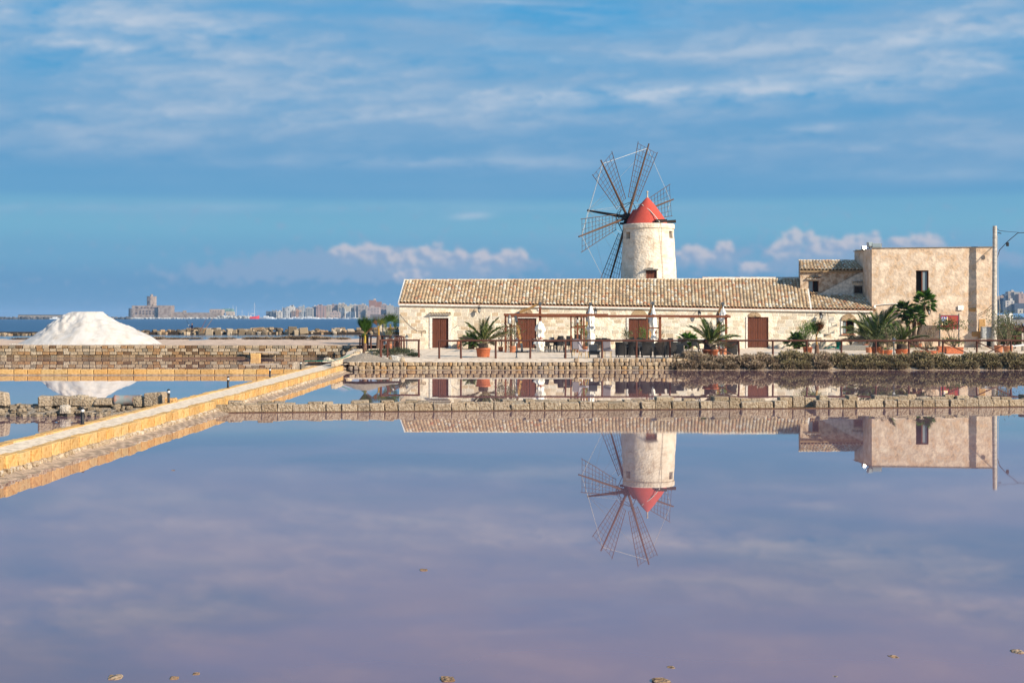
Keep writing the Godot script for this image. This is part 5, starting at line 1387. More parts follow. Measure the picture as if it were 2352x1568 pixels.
		st = begin(); st.set_color(c[2] * 0.6); cblock(st, Vector3(2.2, 0.65, 1.6), 0.25, 0, Vector3(-0.2, 1.3, 0)); part(st, "cabin", mats["far"], car)
		for q in [-1.3, 1.3]:
			st = begin(); st.set_color(C(.02, .02, .02)); lathe(st, [Vector2(0, -0.95), Vector2(0.34, -0.95), Vector2(0.34, 0.95), Vector2(0, 0.95)], 10); part(st, "wheel", mats["far"], car, Transform3D(Basis(Vector3.RIGHT, PI / 2), Vector3(q, 0.34, 0)))
	for q in [[505, 612, 1042, 1185, "bright white hut on the flats right of the pole", 0.0], [690, 822, 1010, 1150, "white gabled hut beside the square one on the flats", 1.0], [330, 500, 1050, 1180, "low half ruined grey hut right of the pole", 0.4]]:
		var d = 420.0
		var h = thing("salt_hut", q[4], "hut", Vector3(sx(hu.call((q[0] + q[1]) / 2.0), d), 0.6, -d))
		var wd = sx(hu.call(q[1]), d) - sx(hu.call(q[0]), d); var ht = sy(hv.call(q[2]), d) - 0.6
		st = begin(); st.set_color(C(.78, .74, .68) if q[5] != 0.4 else C(.25, .22, .20)); box(st, Vector3(0, ht / 2, -2), Vector3(wd, ht, 4)); part(st, "wall", mats["far"], h)
		st = begin(); st.set_color(C(.75, .70, .62))
		if q[5] == 1.0:
			tri(st, Vector3(-wd / 2, ht, 0), Vector3(0, ht + 0.5, 0), Vector3(wd / 2, ht, 0)); quad(st, Vector3(-wd / 2 - 0.1, ht, -4), Vector3(0, ht + 0.5, -4), Vector3(0, ht + 0.5, 0.1), Vector3(-wd / 2 - 0.1, ht, 0.1)); quad(st, Vector3(0, ht + 0.5, 0.1), Vector3(0, ht + 0.5, -4), Vector3(wd / 2 + 0.1, ht, -4), Vector3(wd / 2 + 0.1, ht, 0.1))
		else: box(st, Vector3(0, ht + 0.05, -2), Vector3(wd + 0.2, 0.1, 4.2))
		part(st, "roof", mats["far"], h)
		st = begin(); st.set_color(C(.08, .07, .06)); box(st, Vector3(wd * 0.15, ht * 0.45, 0.0), Vector3(wd * 0.16, ht * 0.7, 0.1)); part(st, "door", mats["far"], h)

# ------------------------------------------------------------------ salt heap, breakwater, angler
func make_salt_and_breakwater():
	var nz = noise(271, 0.03, 5); var nf = noise(273, 0.12, 4)
	var st = begin()
	var c = Vector3(sx(200, 115.0), 0.86, -115.0)
	# crest and foot outlines: a flat top, a long gentle flank to the right
	st.set_smooth_group(1)
	var flank_l = [Vector2(1.15, 2.55), Vector2(1.6, 2.34), Vector2(2.14, 1.98), Vector2(2.8, 1.51), Vector2(3.45, .99), Vector2(4.1, .59), Vector2(5.43, -.02)]
	var flank_r = [Vector2(1.19, 2.55), Vector2(1.55, 2.24), Vector2(2.15, 1.86), Vector2(2.8, 1.58), Vector2(3.8, 1.09), Vector2(4.78, .66), Vector2(5.80, -.02)]
	var P = []
	var n = 110; var m = 36
	for j in m + 1:
		var row = []
		for i in n + 1:
			var a = TAU * i / n
			var dx = cos(a); var dz = sin(a)
			var r = float(j) / m
			var side = flank_r if dx > 0 else flank_l
			var q = r * (side.size() - 1)
			var k = mini(int(q), side.size() - 2)
			var p2 = (side[k] as Vector2).lerp(side[k + 1], q - k)
			var other = (flank_l[k] as Vector2).lerp(flank_r[k], 0.5).lerp((flank_l[k + 1] as Vector2).lerp(flank_r[k + 1], 0.5), q - k)
			p2 = other.lerp(p2, absf(dx))
			var x = dx * p2.x; var z = dz * p2.x * 0.82
			var gul = nz.get_noise_3d(cos(a) * 45.0, sin(a) * 45.0, r * 14.0) * 0.30 * sin(PI * r) + nf.get_noise_2d(x * 14, z * 14) * 0.13 * sin(PI * clampf(r * 0.9 + 0.06, 0, 1)) * (1.5 if dx < -0.3 else 0.8)
			var y = maxf(-0.05, p2.y + gul)
			row.append(c + Vector3(x, y, z))
		P.append(row)
	for j in m: for i in n: quad(st, P[j + 1][i], P[j][i], P[j][i + 1], P[j + 1][i + 1])
	for i in n: tri(st, c + Vector3(0.0, 2.56, 0), P[0][i + 1], P[0][i])
	var heap = mi(done(st), "salt_heap", mats["salt"])
	tag(heap, "large white heap of sea salt behind the stone retaining wall", "salt heap")
	st = begin()
	var crumbs = stone_set("crumb", 5, 0.3, [C(.9, .88, .84), C(.8, .76, .7), C(.95, .93, .9)])
	for i in 160:
		var a = rnd(0.1, PI - 0.1)
		st.append_from(pick(crumbs), 0, Transform3D(Basis.from_euler(Vector3(rnd(0, 6), rnd(0, 6), 0)).scaled(Vector3.ONE * rnd(0.05, 0.15)), c + Vector3(cos(a) * rnd(5.2, 6.0) + 0.1, 0.03, sin(a) * rnd(3.9, 4.7))))
	var cr = mi(st.commit(), "salt_crumbs", mats["salt"]); tag(cr, "scattered lumps of salt round the foot of the heap", "salt", "", "stuff")

	# rubble breakwater between lagoon and sea
	var cols = [C(.38, .30, .21), C(.44, .37, .28), C(.29, .23, .165), C(.50, .43, .34), C(.21, .17, .125), C(.38, .27, .17), C(.12, .10, .075)]
	var rocks = stone_set("rock", 14, 0.24, cols)
	var blocks = block_set("bw", 12, Vector3.ONE, 0.06, 0.05, cols)
	var w = thing("rubble_breakwater", "rubble breakwater of rocks and old squared stones between lagoon and sea", "breakwater", Vector3(0, 0, -255))
	st = begin(); st.set_color(C(.4, .36, .3))
	cblock(st, Vector3(100, 0.9, 3.0), 0.3, 0.0, Vector3(sx(640, 255), 0.0, -1.0)); part(st, "rubble_core", mats["stone_wall_core"], w)
	var x = sx(300, 255)
	while x < sx(900, 255):
		var u = 1176 + x * F / 255.0
		for k in 2:
			var s = rnd(0.3, 0.75) * (1.0 if rng.randf() < 0.8 else 1.5)
			put_stone(w, "rock", pick(rocks), "tuff", Vector3(x + rnd(-0.3, 0.3), 0.18 + k * 0.36 + rnd(-0.1, 0.1), rnd(-0.8, 0.8) - k * 0.9), Vector3(s * rnd(1.0, 1.7), s * rnd(.6, 1.0), s), rnd(0, 6), rnd(-0.6, 0.6))
		x += rnd(0.42, 0.7)
	for q in [[415, 505, 756], [425, 502, 752.5], [550, 612, 756], [572, 596, 752.5], [598, 640, 752.5], [600, 610, 752.5], [636, 646, 755], [722, 730, 753.5], [760, 770, 753.5], [770, 786, 752.5], [818, 880, 751.5], [880, 960, 751.0]]:
		var uu = q[0]
		while uu < q[1]:
			var l = rnd(0.45, 0.85)
			put_stone(w, "squared_stone", pick(blocks), "tuff", Vector3(sx(uu, 255) + l / 2, sy(q[2], 255) - 0.22 + rnd(-0.08, 0.05), -0.9 + rnd(-0.2, 0.2)), Vector3(l, rnd(.36, .5), 0.8), rnd(-0.2, 0.2), rnd(-.15, .15))
			uu += (l + 0.04) * F / 255.0
	for q in [[499, 763, 1.3, 0.2], [527, 761.5, 1.5, 0.5], [539, 763, 1.4, -0.3], [552, 762, 1.5, 0.6], [671, 757.5, 1.9, 0.1], [682, 763, 1.7, 0.5], [697, 759.5, 1.8, 0.2], [480, 762.5, 1.6, 0.0], [462, 761, 1.5, 0.1]]:
		put_stone(w, "squared_stone", pick(blocks), "tuff", Vector3(sx(q[0], 254), sy(q[1], 254), 0.8), Vector3(q[2] * 0.78, q[2] * 0.6, 0.9), q[3], q[3] * 0.6)
	var far = thing("low_breakwater", "low line of pale stones in the lagoon left of the salt heap", "breakwater", Vector3(0, 0, -240))
	x = sx(-20, 240)
	while x < sx(170, 240):
		var s = rnd(0.35, 0.65)
		put_stone(far, "rock", pick(rocks), "tuff", Vector3(x, 0.10 + rnd(-0.08, 0.12), rnd(-0.5, 0.5)), Vector3(s * 1.5, s, s), rnd(0, 6))
		x += rnd(0.35, 0.6)
	for q in [[99, 0.4], [120, 0.35], [92, 0.2]]: put_stone(far, "squared_stone", pick(blocks), "tuff", Vector3(sx(q[0], 240), q[1], 0), Vector3(0.9, 0.7, 0.8), rnd(-0.4, 0.4), rnd(-0.4, 0.4))
	# angler
	var p = Vector3(sx(441.5, 253), sy(766.0, 253), -252.6)
	var man = thing("person", "person in navy jacket and dark trousers standing on the breakwater holding a fishing rod", "person", p, -1.25)
	var navy = C(.012, .022, .055); var dark = C(.012, .014, .02); var skin = C(.36, .20, .14); var hair = C(.05, .045, .04); var shoe = C(.02, .018, .016)
	var bones = [[V(-.10, .06, .10), V(-.10, .05, -.08), .045, .05, shoe], [V(.10, .06, .16), V(.10, .05, -.02), .045, .05, shoe], [V(-.10, .09, -.05), V(-.10, .48, 0), .05, .065, dark], [V(-.10, .48, 0), V(-.09, .90, -.01), .068, .095, dark], [V(.10, .09, .02), V(.10, .48, .05), .05, .065, dark], [V(.10, .48, .05), V(.09, .90, -.01), .068, .095, dark],
		[V(0, .92, -.01), V(0, 1.05, -.01), .15, .15, navy], [V(0, 1.05, -.01), V(0, 1.32, -.02), .15, .165, navy], [V(-.13, 1.40, -.02), V(.13, 1.40, -.02), .085, .085, navy], [V(0, 1.42, -.02), V(0, 1.54, 0), .06, .055, skin], [V(0, 1.62, .0), V(0, 1.70, -.005), .085, .095, skin], [V(0, 1.68, -.035), V(0, 1.73, -.02), .085, .09, hair],
		[V(-.20, 1.39, -.02), V(-.24, 1.14, .08), .06, .052, navy], [V(-.24, 1.14, .08), V(-.08, 1.16, .36), .05, .04, navy], [V(.20, 1.39, -.02), V(.25, 1.18, .14), .06, .052, navy], [V(.25, 1.18, .14), V(.06, 1.34, .42), .05, .04, navy], [V(-.08, 1.16, .36), V(-.04, 1.17, .44), .036, .036, skin], [V(.06, 1.34, .42), V(.02, 1.37, .49), .036, .036, skin]]
	mi(field_mesh(bones, 0.025, 0.035), "body", mats["far"], man)
	st = begin(); st.set_color(C(.02, .02, .025)); tube(st, [V(-.05, 1.0, .36), V(.0, 1.3, .46), V(.06, 2.0, .78), V(.1, 3.0, 1.25), V(.12, 3.9, 1.75)], [.028, .028, .02, .013, .009], 6)
	var rod = mi(done(st), "fishing_rod", mats["far"]); rod.transform = man.transform
	tag(rod, "long dark fishing rod held up by the person on the breakwater", "fishing rod")
	st = begin(); st.set_color(C(.75, .75, .75)); lathe(st, [Vector2(0, -.06), Vector2(.07, -.05), Vector2(.07, .05), Vector2(0, .06)], 10, V(.05, 1.42, .55)); part(st, "reel", mats["far"], rod)
	for q in [[470.0, 763.0, 0.62, 3.6, "yellow brown fishing rod propped on the stones beside the angler", C(.42, .20, .06)], [463.0, 760.0, 0.5, 2.8, "thin reddish fishing rod leaning behind the yellow one", C(.25, .09, .07)]]:
		st = begin(); st.set_color(q[5]); var a = V(0, 0, 0); var d = V(sin(q[2]), cos(q[2]), 0.1).normalized()
		tube(st, [a, d * 1.2, d * q[3]], [.05, .035, .014], 6)
		var r = mi(done(st), "fishing_rod", mats["far"]); r.position = at(q[0] - 4.0, q[1], 252.5); tag(r, q[4], "fishing rod")

func V(x, y, z): return Vector3(x, y, z)

# one continuous surface round a skeleton of tapered capsules (surface nets)
func field_mesh(bones, cell, soft):
	var lo = Vector3.ONE * 1e9; var hi = -lo
	for b in bones:
		for e in 2:
			lo = lo.min(b[e] - Vector3.ONE * (b[2 + e] + cell * 3)); hi = hi.max(b[e] + Vector3.ONE * (b[2 + e] + cell * 3))
	var N = Vector3i(((hi - lo) / cell).ceil()) + Vector3i.ONE
	var f = PackedFloat32Array(); f.resize(N.x * N.y * N.z); f.fill(1.0)
	var own = PackedInt32Array(); own.resize(f.size())
	for bi in bones.size():
		var b = bones[bi]
		var r = maxf(b[2], b[3]) + cell * 3 + soft
		var i0 = Vector3i((((b[0] as Vector3).min(b[1]) - Vector3.ONE * r - lo) / cell).floor().max(Vector3.ZERO)); var i1 = Vector3i(((b[0] as Vector3).max(b[1]) + Vector3.ONE * r - lo) / cell)
		i1 = i1.min(N - Vector3i.ONE)
		var ab = b[1] - b[0]; var l2 = maxf(ab.length_squared(), 1e-9)
		for z in range(i0.z, i1.z + 1): for y in range(i0.y, i1.y + 1): for x in range(i0.x, i1.x + 1):
			var p = lo + Vector3(x, y, z) * cell
			var t = clampf((p - b[0]).dot(ab) / l2, 0, 1)
			var d = (p - b[0] - ab * t).length() - lerpf(b[2], b[3], t)
			var k = (z * N.y + y) * N.x + x
			var h = clampf(0.5 + 0.5 * (f[k] - d) / soft, 0, 1)
			if h > 0.5: own[k] = bi
			f[k] = lerpf(f[k], d, h) - soft * h * (1.0 - h)
	var idx = {}
	var st = begin(); st.set_smooth_group(1)
	var vs = []; var cs = []
	var nb = [0, 1, N.x, N.x + 1, N.x * N.y, N.x * N.y + 1, N.x * N.y + N.x, N.x * N.y + N.x + 1]
	for z in N.z - 1: for y in N.y - 1: for x in N.x - 1:
		var k = (z * N.y + y) * N.x + x
		var neg = 0
		for o in nb: if f[k + o] < 0: neg += 1
		if neg == 0 or neg == 8: continue
		var s = Vector3.ZERO; var cnt = 0; var best = 0
		for e in [[0, 1], [2, 3], [4, 5], [6, 7], [0, 2], [1, 3], [4, 6], [5, 7], [0, 4], [1, 5], [2, 6], [3, 7]]:
			var a = f[k + nb[e[0]]]; var b = f[k + nb[e[1]]]
			if (a < 0) != (b < 0):
				var t = a / (a - b)
				s += Vector3(e[0] & 1, (e[0] >> 1) & 1, e[0] >> 2).lerp(Vector3(e[1] & 1, (e[1] >> 1) & 1, e[1] >> 2), t); cnt += 1
				best = own[k + nb[e[0] if a < 0 else e[1]]]
		idx[k] = vs.size()
		vs.append(lo + (Vector3(x, y, z) + s / cnt) * cell); cs.append(bones[best][4])
	var put = func(a, b, c, d, flip):
		var q = [a, d, c, a, c, b] if flip else [a, b, c, a, c, d]
		for i in q: st.set_color(cs[idx[i]]); st.add_vertex(vs[idx[i]])
	for z in range(1, N.z - 1): for y in range(1, N.y - 1): for x in range(1, N.x - 1):
		var k = (z * N.y + y) * N.x + x
		var s = f[k] < 0
		if s != (f[k + 1] < 0): put.call(k, k - N.x, k - N.x - N.x * N.y, k - N.x * N.y, s)
		if s != (f[k + N.x] < 0): put.call(k, k - N.x * N.y, k - 1 - N.x * N.y, k - 1, s)
		if s != (f[k + N.x * N.y] < 0): put.call(k, k - 1, k - 1 - N.x, k - N.x, s)
	return done(st)

# ------------------------------------------------------------------ railings, pergola, parasols
func railing(label, pts, rail_r = 0.055, height = 1.02, braces = []):
	var r = thing("wooden_railing", label, "railing", Vector3.ZERO, 0, "")
	for i in pts.size():
		var p = pts[i]
		var st = begin()
		tube(st, [p + V(0, -0.1, 0), p + V(rnd(-.02, .02), height * 0.5, rnd(-.02, .02)), p + V(rnd(-.015, .015), height, 0)], [0.062, 0.058, 0.054], 8)
		part(st, "post", mats["rail_wood"], r)
		if i + 1 < pts.size():
			var q = pts[i + 1]
			st = begin()
			var m = p.lerp(q, 0.5) + V(0, height + rnd(-.02, .01), 0)
			tube(st, [p + V(0, height, 0) - (q - p).normalized() * 0.06, m, q + V(0, height, 0) + (q - p).normalized() * 0.06], [rail_r, rail_r * 0.92, rail_r], 8)
			part(st, "rail", mats["rail_wood"], r)
	for b in braces:
		var p = pts[b[0]]; var q = pts[b[0] + 1]
		var st = begin()
		if b[1] > 0: tube(st, [p + V(0, height - 0.08, 0.05), q + V(0, 0.04, 0.05)], [0.035], 6)
		else: tube(st, [p + V(0, 0.04, -0.05), q + V(0, height - 0.08, -0.05)], [0.035], 6)
		part(st, "brace", mats["rail_wood"], r)
	return r

func make_railings():
	var d = 86.3
	var us = [1008.8, 1058.8, 1138.6, 1217.8, 1299.0, 1382.8, 1462.0, 1538.7, 1620.4, 1697.0, 1775.7, 1853.8, 1933.5, 2012.0, 2088.6, 2166.7, 2244.7, 2323.2, 2402.0]
	var pts = us.map(func(u): return Vector3(sx(u, d), ground_y(d), -d))
	railing("long brown pole railing along the front edge of the terrace", pts, 0.058, 1.03, [[8, 1], [8, -1], [14, 1], [15, 1], [16, 1], [16, -1]])
	var a = spot(874.0, 821.5); var b = spot(962.0, 820.8)
	railing("short pole railing beside the gap, before the fan palms", [a, a + V(0.35, 0, -0.6), b], 0.055, 1.02)
	var c = spot(927.5, 807.5)
	railing("pole railing running back towards the mill house corner", [a + V(0.02, 0, -0.1), a.lerp(c, 0.32), a.lerp(c, 0.55), a.lerp(c, 0.78), c], 0.055, 1.0)
	var e = Vector3(sx(826.5, 107), 0.66, -107); var f = Vector3(sx(922.0, 104), 0.67, -104)
	railing("farther pole railing behind the fan palms", [e, e.lerp(f, 0.06), e.lerp(f, 0.19), e.lerp(f, 0.27), e.lerp(f, 0.55), e.lerp(f, 0.9), f], 0.055, 0.98)
	var g = Vector3(sx(842.0, 119), 0.66, -119)
	railing("pole railing running away from the farther corner post", [e + V(0.15, 0, -0.3), e.lerp(g, 0.3), e.lerp(g, 0.6), e.lerp(g, 0.8), g], 0.055, 0.98)

func make_pergola():
	var p = thing("pergola", "brown timber pergola frame standing over the terrace tables", "pergola", Vector3.ZERO)
	var df = 99.0; var db = 102.5
	var top = sy(722.5, df); var g = 0.63
	var X = func(u, d): return sx(u, d)
	for q in [[1161.0, df, 0.13], [1173.0, db, 0.16], [1187.5, db, 0.12], [1311.6, df, 0.10], [1321.0, db, 0.09], [1326.3, df, 0.13], [1335.0, db, 0.12], [1341.2, df, 0.10], [1486.3, df, 0.10], [1516.3, df, 0.17], [1506.0, db, 0.1], [1653.0, db, 0.13], [1668.0, df, 0.16]]:
		var st = begin()
		cblock(st, Vector3(q[2], top - g, q[2]), 0.012, 0.004, Vector3(X.call(q[0], q[1]), (top + g) / 2, -q[1])); part(st, "post", mats["pergola_wood"], p)
	for q in [[1157.0, 1240.0, df, top], [1240.0, 1396.0, df, top - 0.02], [1396.0, 1560.0, df, top - 0.10], [1560.0, 1673.0, df, top - 0.13], [1172.0, 1655.0, db, top - 0.10]]:
		var st = begin()
		cblock(st, Vector3(X.call(q[1], q[2]) - X.call(q[0], q[2]), 0.16, 0.12), 0.012, 0.004, Vector3((X.call(q[1], q[2]) + X.call(q[0], q[2])) / 2, q[3], -q[2] + 0.13 * (1 if q[2] == df else -1))); part(st, "beam", mats["pergola_wood"], p)
	for u in [1161.0, 1315.0, 1341.0, 1500.0, 1668.0]:
		var st = begin(); bar(st, Vector3(X.call(u, df), top - 0.04, -df + 0.1), Vector3(X.call(u + 10, db), top - 0.14, -db - 0.1), 0.09, 0.13); part(st, "cross_beam", mats["pergola_wood"], p)
	for q in [[1161.0, df, 1173.0, db, 750.0], [1173.0, db, 1188.0, db, 749.0], [1311.6, df, 1341.0, df, 751.7], [1321.0, db, 1349.0, db, 748.5], [1486.0, df, 1516.0, df, 753.0]]:
		var st = begin(); bar(st, at(q[0], q[4], q[1]), at(q[2], q[4], q[3]), 0.08, 0.09); part(st, "rung", mats["pergola_wood"], p)
	for q in [[1170.5, 742.0, 98.6, "tall lantern hanging in the first bay of the pergola", 1.0], [1327.0, 741.0, 98.6, "dark lantern hanging on the middle pergola posts", 0.6]]:
		var l = thing("hanging_lantern", q[3], "lantern", at(q[0], q[1], q[2]))
		var s = q[4]
		var st = begin(); lathe(st, [Vector2(0, -.05), Vector2(.14, -.05), Vector2(.14, 0), Vector2(.12, .02)], 8); lathe(st, [Vector2(.13, .34), Vector2(.13, .37), Vector2(.09, .43), Vector2(.09, .47), Vector2(.05, .54), Vector2(0, .55)], 8)
		for k in 4: tube(st, [V(cos(k * PI / 2 + .4) * .12, 0, sin(k * PI / 2 + .4) * .12), V(cos(k * PI / 2 + .4) * .12, .35, sin(k * PI / 2 + .4) * .12)], [.014], 4)
		part(st, "frame", mats["black_iron"] if s < 0.9 else mats["grey_concrete"], l, Transform3D(Basis().scaled(Vector3.ONE * s), Vector3.ZERO))
		st = begin(); lathe(st, [Vector2(.10, .01), Vector2(.10, .34)], 8); part(st, "glass", mats["lamp_glass"], l, Transform3D(Basis().scaled(Vector3.ONE * s), Vector3.ZERO))
	# little chimes below the tall lantern
	var ch = thing("hanging_ornament", "small dark twisted ornament hanging below the tall lantern", "ornament", at(1171.5, 750.0, 98.6))
	var st = begin(); tube(st, [V(0, .12, 0), V(.06, .02, 0), V(-.05, -.06, 0), V(.07, -.12, 0), V(-.02, -.2, 0)], [.018], 5); part(st, "twist", mats["black_iron"], ch)

func cloth_bundle(top, bottom, w, seed_):
	# a furled canopy: folded cloth gathered round the pole
	var st = begin(); st.set_smooth_group(1)
	var nz = noise(seed_, 0.05, 3)
	var n = 26; var m = 26
	var P = []
	for j in m + 1:
		var f = float(j) / m
		var y = lerpf(top, bottom, f)
		var r = w * (0.25 + 0.75 * smoothstep(0.0, 0.22, f)) * (1.0 - 0.42 * exp(-pow((f - 0.60) / 0.05, 2.0))) * (1.0 + 0.22 * sin(f * 11.0 + seed_) + 0.12 * sin(f * 27.0))
		if f > 0.93: r *= 0.9
		var row = []
		for i in n + 1:
			var a = TAU * i / n
			var fold = 1.0 + 0.22 * sin(a * 6.0 + f * 4.0 + seed_) + 0.6 * nz.get_noise_2d(i % n * 9.0, f * 90.0)
			row.append(V(cos(a) * r * fold, y + 0.05 * sin(a * 5.0) * f, sin(a) * r * fold))
		P.append(row)
	for j in m: for i in n: quad(st, P[j + 1][i], P[j][i], P[j][i + 1], P[j + 1][i + 1])
	for i in n: tri(st, V(0, top + 0.05, 0), P[0][i + 1], P[0][i])
	return st

func make_parasols():
	# [label, foot u, v, knee u, v, top u, v, depth of the tip in front of the foot, canopy foot v, width, strap v]
	for q in [["closed white parasol with leaning blond mast before the second door", 1199.0, 808.8, 1183.5, 722.0, 1240.5, 697.0, 0.6, 737.0, 806.5, 0.24, 776.0, 301],
			["closed white parasol beside the middle pergola posts", 1350.0, 807.0, 1349.0, 719.0, 1356.5, 697.5, 1.6, 703.0, 806.0, 0.22, 750.0, 303],
			["closed white parasol with red strap before the third door", 1497.0, 806.5, 1491.5, 722.5, 1499.8, 696.0, 1.6, 702.0, 806.0, 0.19, 727.0, 305],
			["closed white parasol with red strap nearest the fourth door", 1651.0, 806.0, 1648.5, 722.5, 1660.5, 696.5, 1.6, 704.0, 806.0, 0.18, 747.5, 307]]:
		var f = spot(q[1], q[2])
		var d = -f.z
		var u = thing("cantilever_parasol", q[0], "parasol", f, 0, "closed parasols on the terrace")
		var knee = at(q[3], q[4], d) - f
		var tipd = d - q[7]
		var tip = at(q[5], q[6], tipd) - f
		var st = begin(); cblock(st, V(0.9, 0.06, 0.9), 0.01, 0, V(0, 0.03, 0.1)); part(st, "base_plate", mats["black_iron"], u)
		st = begin(); bar(st, V(0, 0.06, 0), V(-0.02, 0.45, 0), 0.15, 0.15); bar(st, V(-0.02, 0.42, 0), V(-0.06, 0.62, 0), 0.15, 0.15); part(st, "foot", mats["grey_steel"], u)
		st = begin(); bar(st, V(-0.05, 0.58, 0), knee, 0.12, 0.14); part(st, "mast", mats["blond_wood"], u)
		st = begin(); bar(st, knee - (knee - V(-.05, .58, 0)).normalized() * 0.55, knee + (knee - V(-.05, .58, 0)).normalized() * 0.06, 0.15, 0.17); bar(st, knee - (tip - knee).normalized() * 0.1, knee + (tip - knee).normalized() * 0.35, 0.15, 0.17); part(st, "knee_joint", mats["grey_steel"], u)
		st = begin(); bar(st, knee + (tip - knee).normalized() * 0.3, tip, 0.11, 0.12); part(st, "arm", mats["blond_wood"], u)
		st = begin(); cblock(st, V(0.2, 0.18, 0.16), 0.02, 0.0, tip); part(st, "end_joint", mats["grey_steel"], u)
		var ct = sy(q[8], tipd) - f.y; var cb = maxf(0.1, sy(q[9], tipd) - f.y)
		st = begin()
		tube(st, [V(tip.x, tip.y - 0.1, tip.z), V(tip.x, cb + 0.3, tip.z)], [0.05], 8); part(st, "pole", mats["grey_steel"], u)
		if q[8] > 720.0:
			for k in 5:
				st = begin(); bar(st, V(tip.x - 0.07 + k * 0.035, tip.y - 0.22, tip.z + 0.06), V(tip.x - 0.07 + k * 0.035, ct, tip.z + 0.06), 0.03, 0.04); part(st, "rib", mats["pergola_wood"], u)
		st = cloth_bundle(ct, cb, q[10], q[12])
		part(st, "canopy", mats["white_cloth"], u, Transform3D(Basis(), V(tip.x + 0.02, 0, tip.z)))
		var sv = sy(q[11], tipd) - f.y
		st = begin(); lathe(st, [Vector2(q[10] * 0.78, sv - 0.07), Vector2(q[10] * 0.84, sv), Vector2(q[10] * 0.78, sv + 0.07)], 16, V(tip.x + 0.02, 0, tip.z)); part(st, "strap", mats["strap"], u)

# ------------------------------------------------------------------ tables and chairs
func plastic_chair(label, pos, turn, group):
	if shared.has("pchair"): return copy(shared["pchair"], label, pos, turn, group)
	var c = thing("plastic_chair", label, "chair", pos, turn, group)
	c.set_meta("base_name", "plastic_chair")
	shared["pchair"] = c
	var m = mats["black_plastic"]
	var st = begin(); cblock(st, V(0.44, 0.035, 0.43), 0.012, 0, V(0, 0.45, 0)); part(st, "seat", m, c)
	st = begin(); st.set_smooth_group(1)
	var rows = [[0.45, -0.205, 0.215], [0.60, -0.225, 0.215], [0.75, -0.255, 0.205], [0.85, -0.285, 0.19]]
	for i in 3:
		for k in 4:
			var p = func(r, s, o): return V(r[2] * s, r[0], r[1] - 0.03 * (1.0 - s * s) + o)
			var s0 = -1.0 + k * 0.5; var s1 = s0 + 0.5
			quad(st, p.call(rows[i], s0, 0.0), p.call(rows[i + 1], s0, 0.0), p.call(rows[i + 1], s1, 0.0), p.call(rows[i], s1, 0.0))
			quad(st, p.call(rows[i], s1, -0.02), p.call(rows[i + 1], s1, -0.02), p.call(rows[i + 1], s0, -0.02), p.call(rows[i], s0, -0.02))
	st.set_smooth_group(-1)
	part(st, "backrest", m, c)
	for x in [-1, 1]: for z in [-1, 1]:
		st = begin(); bar(st, V(x * 0.20, 0.44, z * 0.19), V(x * 0.225, 0, z * 0.235), 0.035, 0.035); part(st, "leg", m, c)
	return c

func wicker_chair(label, pos, turn, brown, group):
	var key = "wchair" + str(brown)
	if shared.has(key): return copy(shared[key], label, pos, turn, group)
	var c = thing("wicker_armchair", label, "armchair", pos, turn, group)
	c.set_meta("base_name", "wicker_armchair")
	shared[key] = c
	var m = mats["brown_wicker" if brown else "wicker"]
	var st = begin(); cblock(st, V(0.52, 0.32, 0.52), 0.02, 0.0, V(0, 0.29, 0.02)); part(st, "seat", m, c)
	st = begin(); st.set_smooth_group(1)
	var rows = [[0.13, -0.23, 0.255], [0.45, -0.25, 0.26], [0.70, -0.29, 0.275], [0.90, -0.34, 0.29], [0.92, -0.36, 0.285]]
	for i in 4: for k in 6:
		var p = func(r, s, o): return V(r[2] * s, r[0], r[1] - 0.05 * (1.0 - s * s) + o)
		var s0 = -1.0 + k / 3.0; var s1 = s0 + 1.0 / 3
		quad(st, p.call(rows[i], s0, 0.02), p.call(rows[i + 1], s0, 0.02), p.call(rows[i + 1], s1, 0.02), p.call(rows[i], s1, 0.02))
		quad(st, p.call(rows[i], s1, -0.03), p.call(rows[i + 1], s1, -0.03), p.call(rows[i + 1], s0, -0.03), p.call(rows[i], s0, -0.03))
		if i == 3: quad(st, p.call(rows[4], s0, -0.03), p.call(rows[4], s1, -0.03), p.call(rows[4], s1, 0.02), p.call(rows[4], s0, 0.02))
	st.set_smooth_group(-1)
	part(st, "backrest", m, c)
	for x in [-1, 1]:
		st = begin(); cblock(st, V(0.06, 0.53, 0.55), 0.02, 0, V(x * 0.285, 0.40, 0.0)); part(st, "arm", m, c)
		for z in [-1, 1]:
			st = begin(); cblock(st, V(0.05, 0.15, 0.05), 0.006, 0, V(x * 0.26, 0.075, z * 0.24)); part(st, "leg", mats["black_plastic"], c)
	return c

func padded_chair(label, pos, turn, group):
	if shared.has("lchair"): return copy(shared["lchair"], label, pos, turn, group)
	var c = thing("padded_chair", label, "chair", pos, turn, group)
	c.set_meta("base_name", "padded_chair")
	shared["lchair"] = c
	var st = begin(); cblock(st, V(0.45, 0.13, 0.45), 0.03, 0, V(0, 0.44, 0.02)); part(st, "seat", mats["lilac_cloth"], c)
	st = begin(); st.set_smooth_group(-1); cblock(st, V(0.45, 0.62, 0.075), 0.025, 0, V(0, 0.31, 0)); part(st, "backrest", mats["lilac_cloth"], c, Transform3D(Basis(Vector3.RIGHT, -0.16), V(0, 0.40, -0.19)))
	for x in [-1, 1]: for z in [-1, 1]:
		st = begin(); bar(st, V(x * 0.19, 0.38, z * 0.18), V(x * 0.20, 0, z * 0.24 - 0.02), 0.032, 0.032); part(st, "leg", mats["chair_leg_wood"], c)
	return c

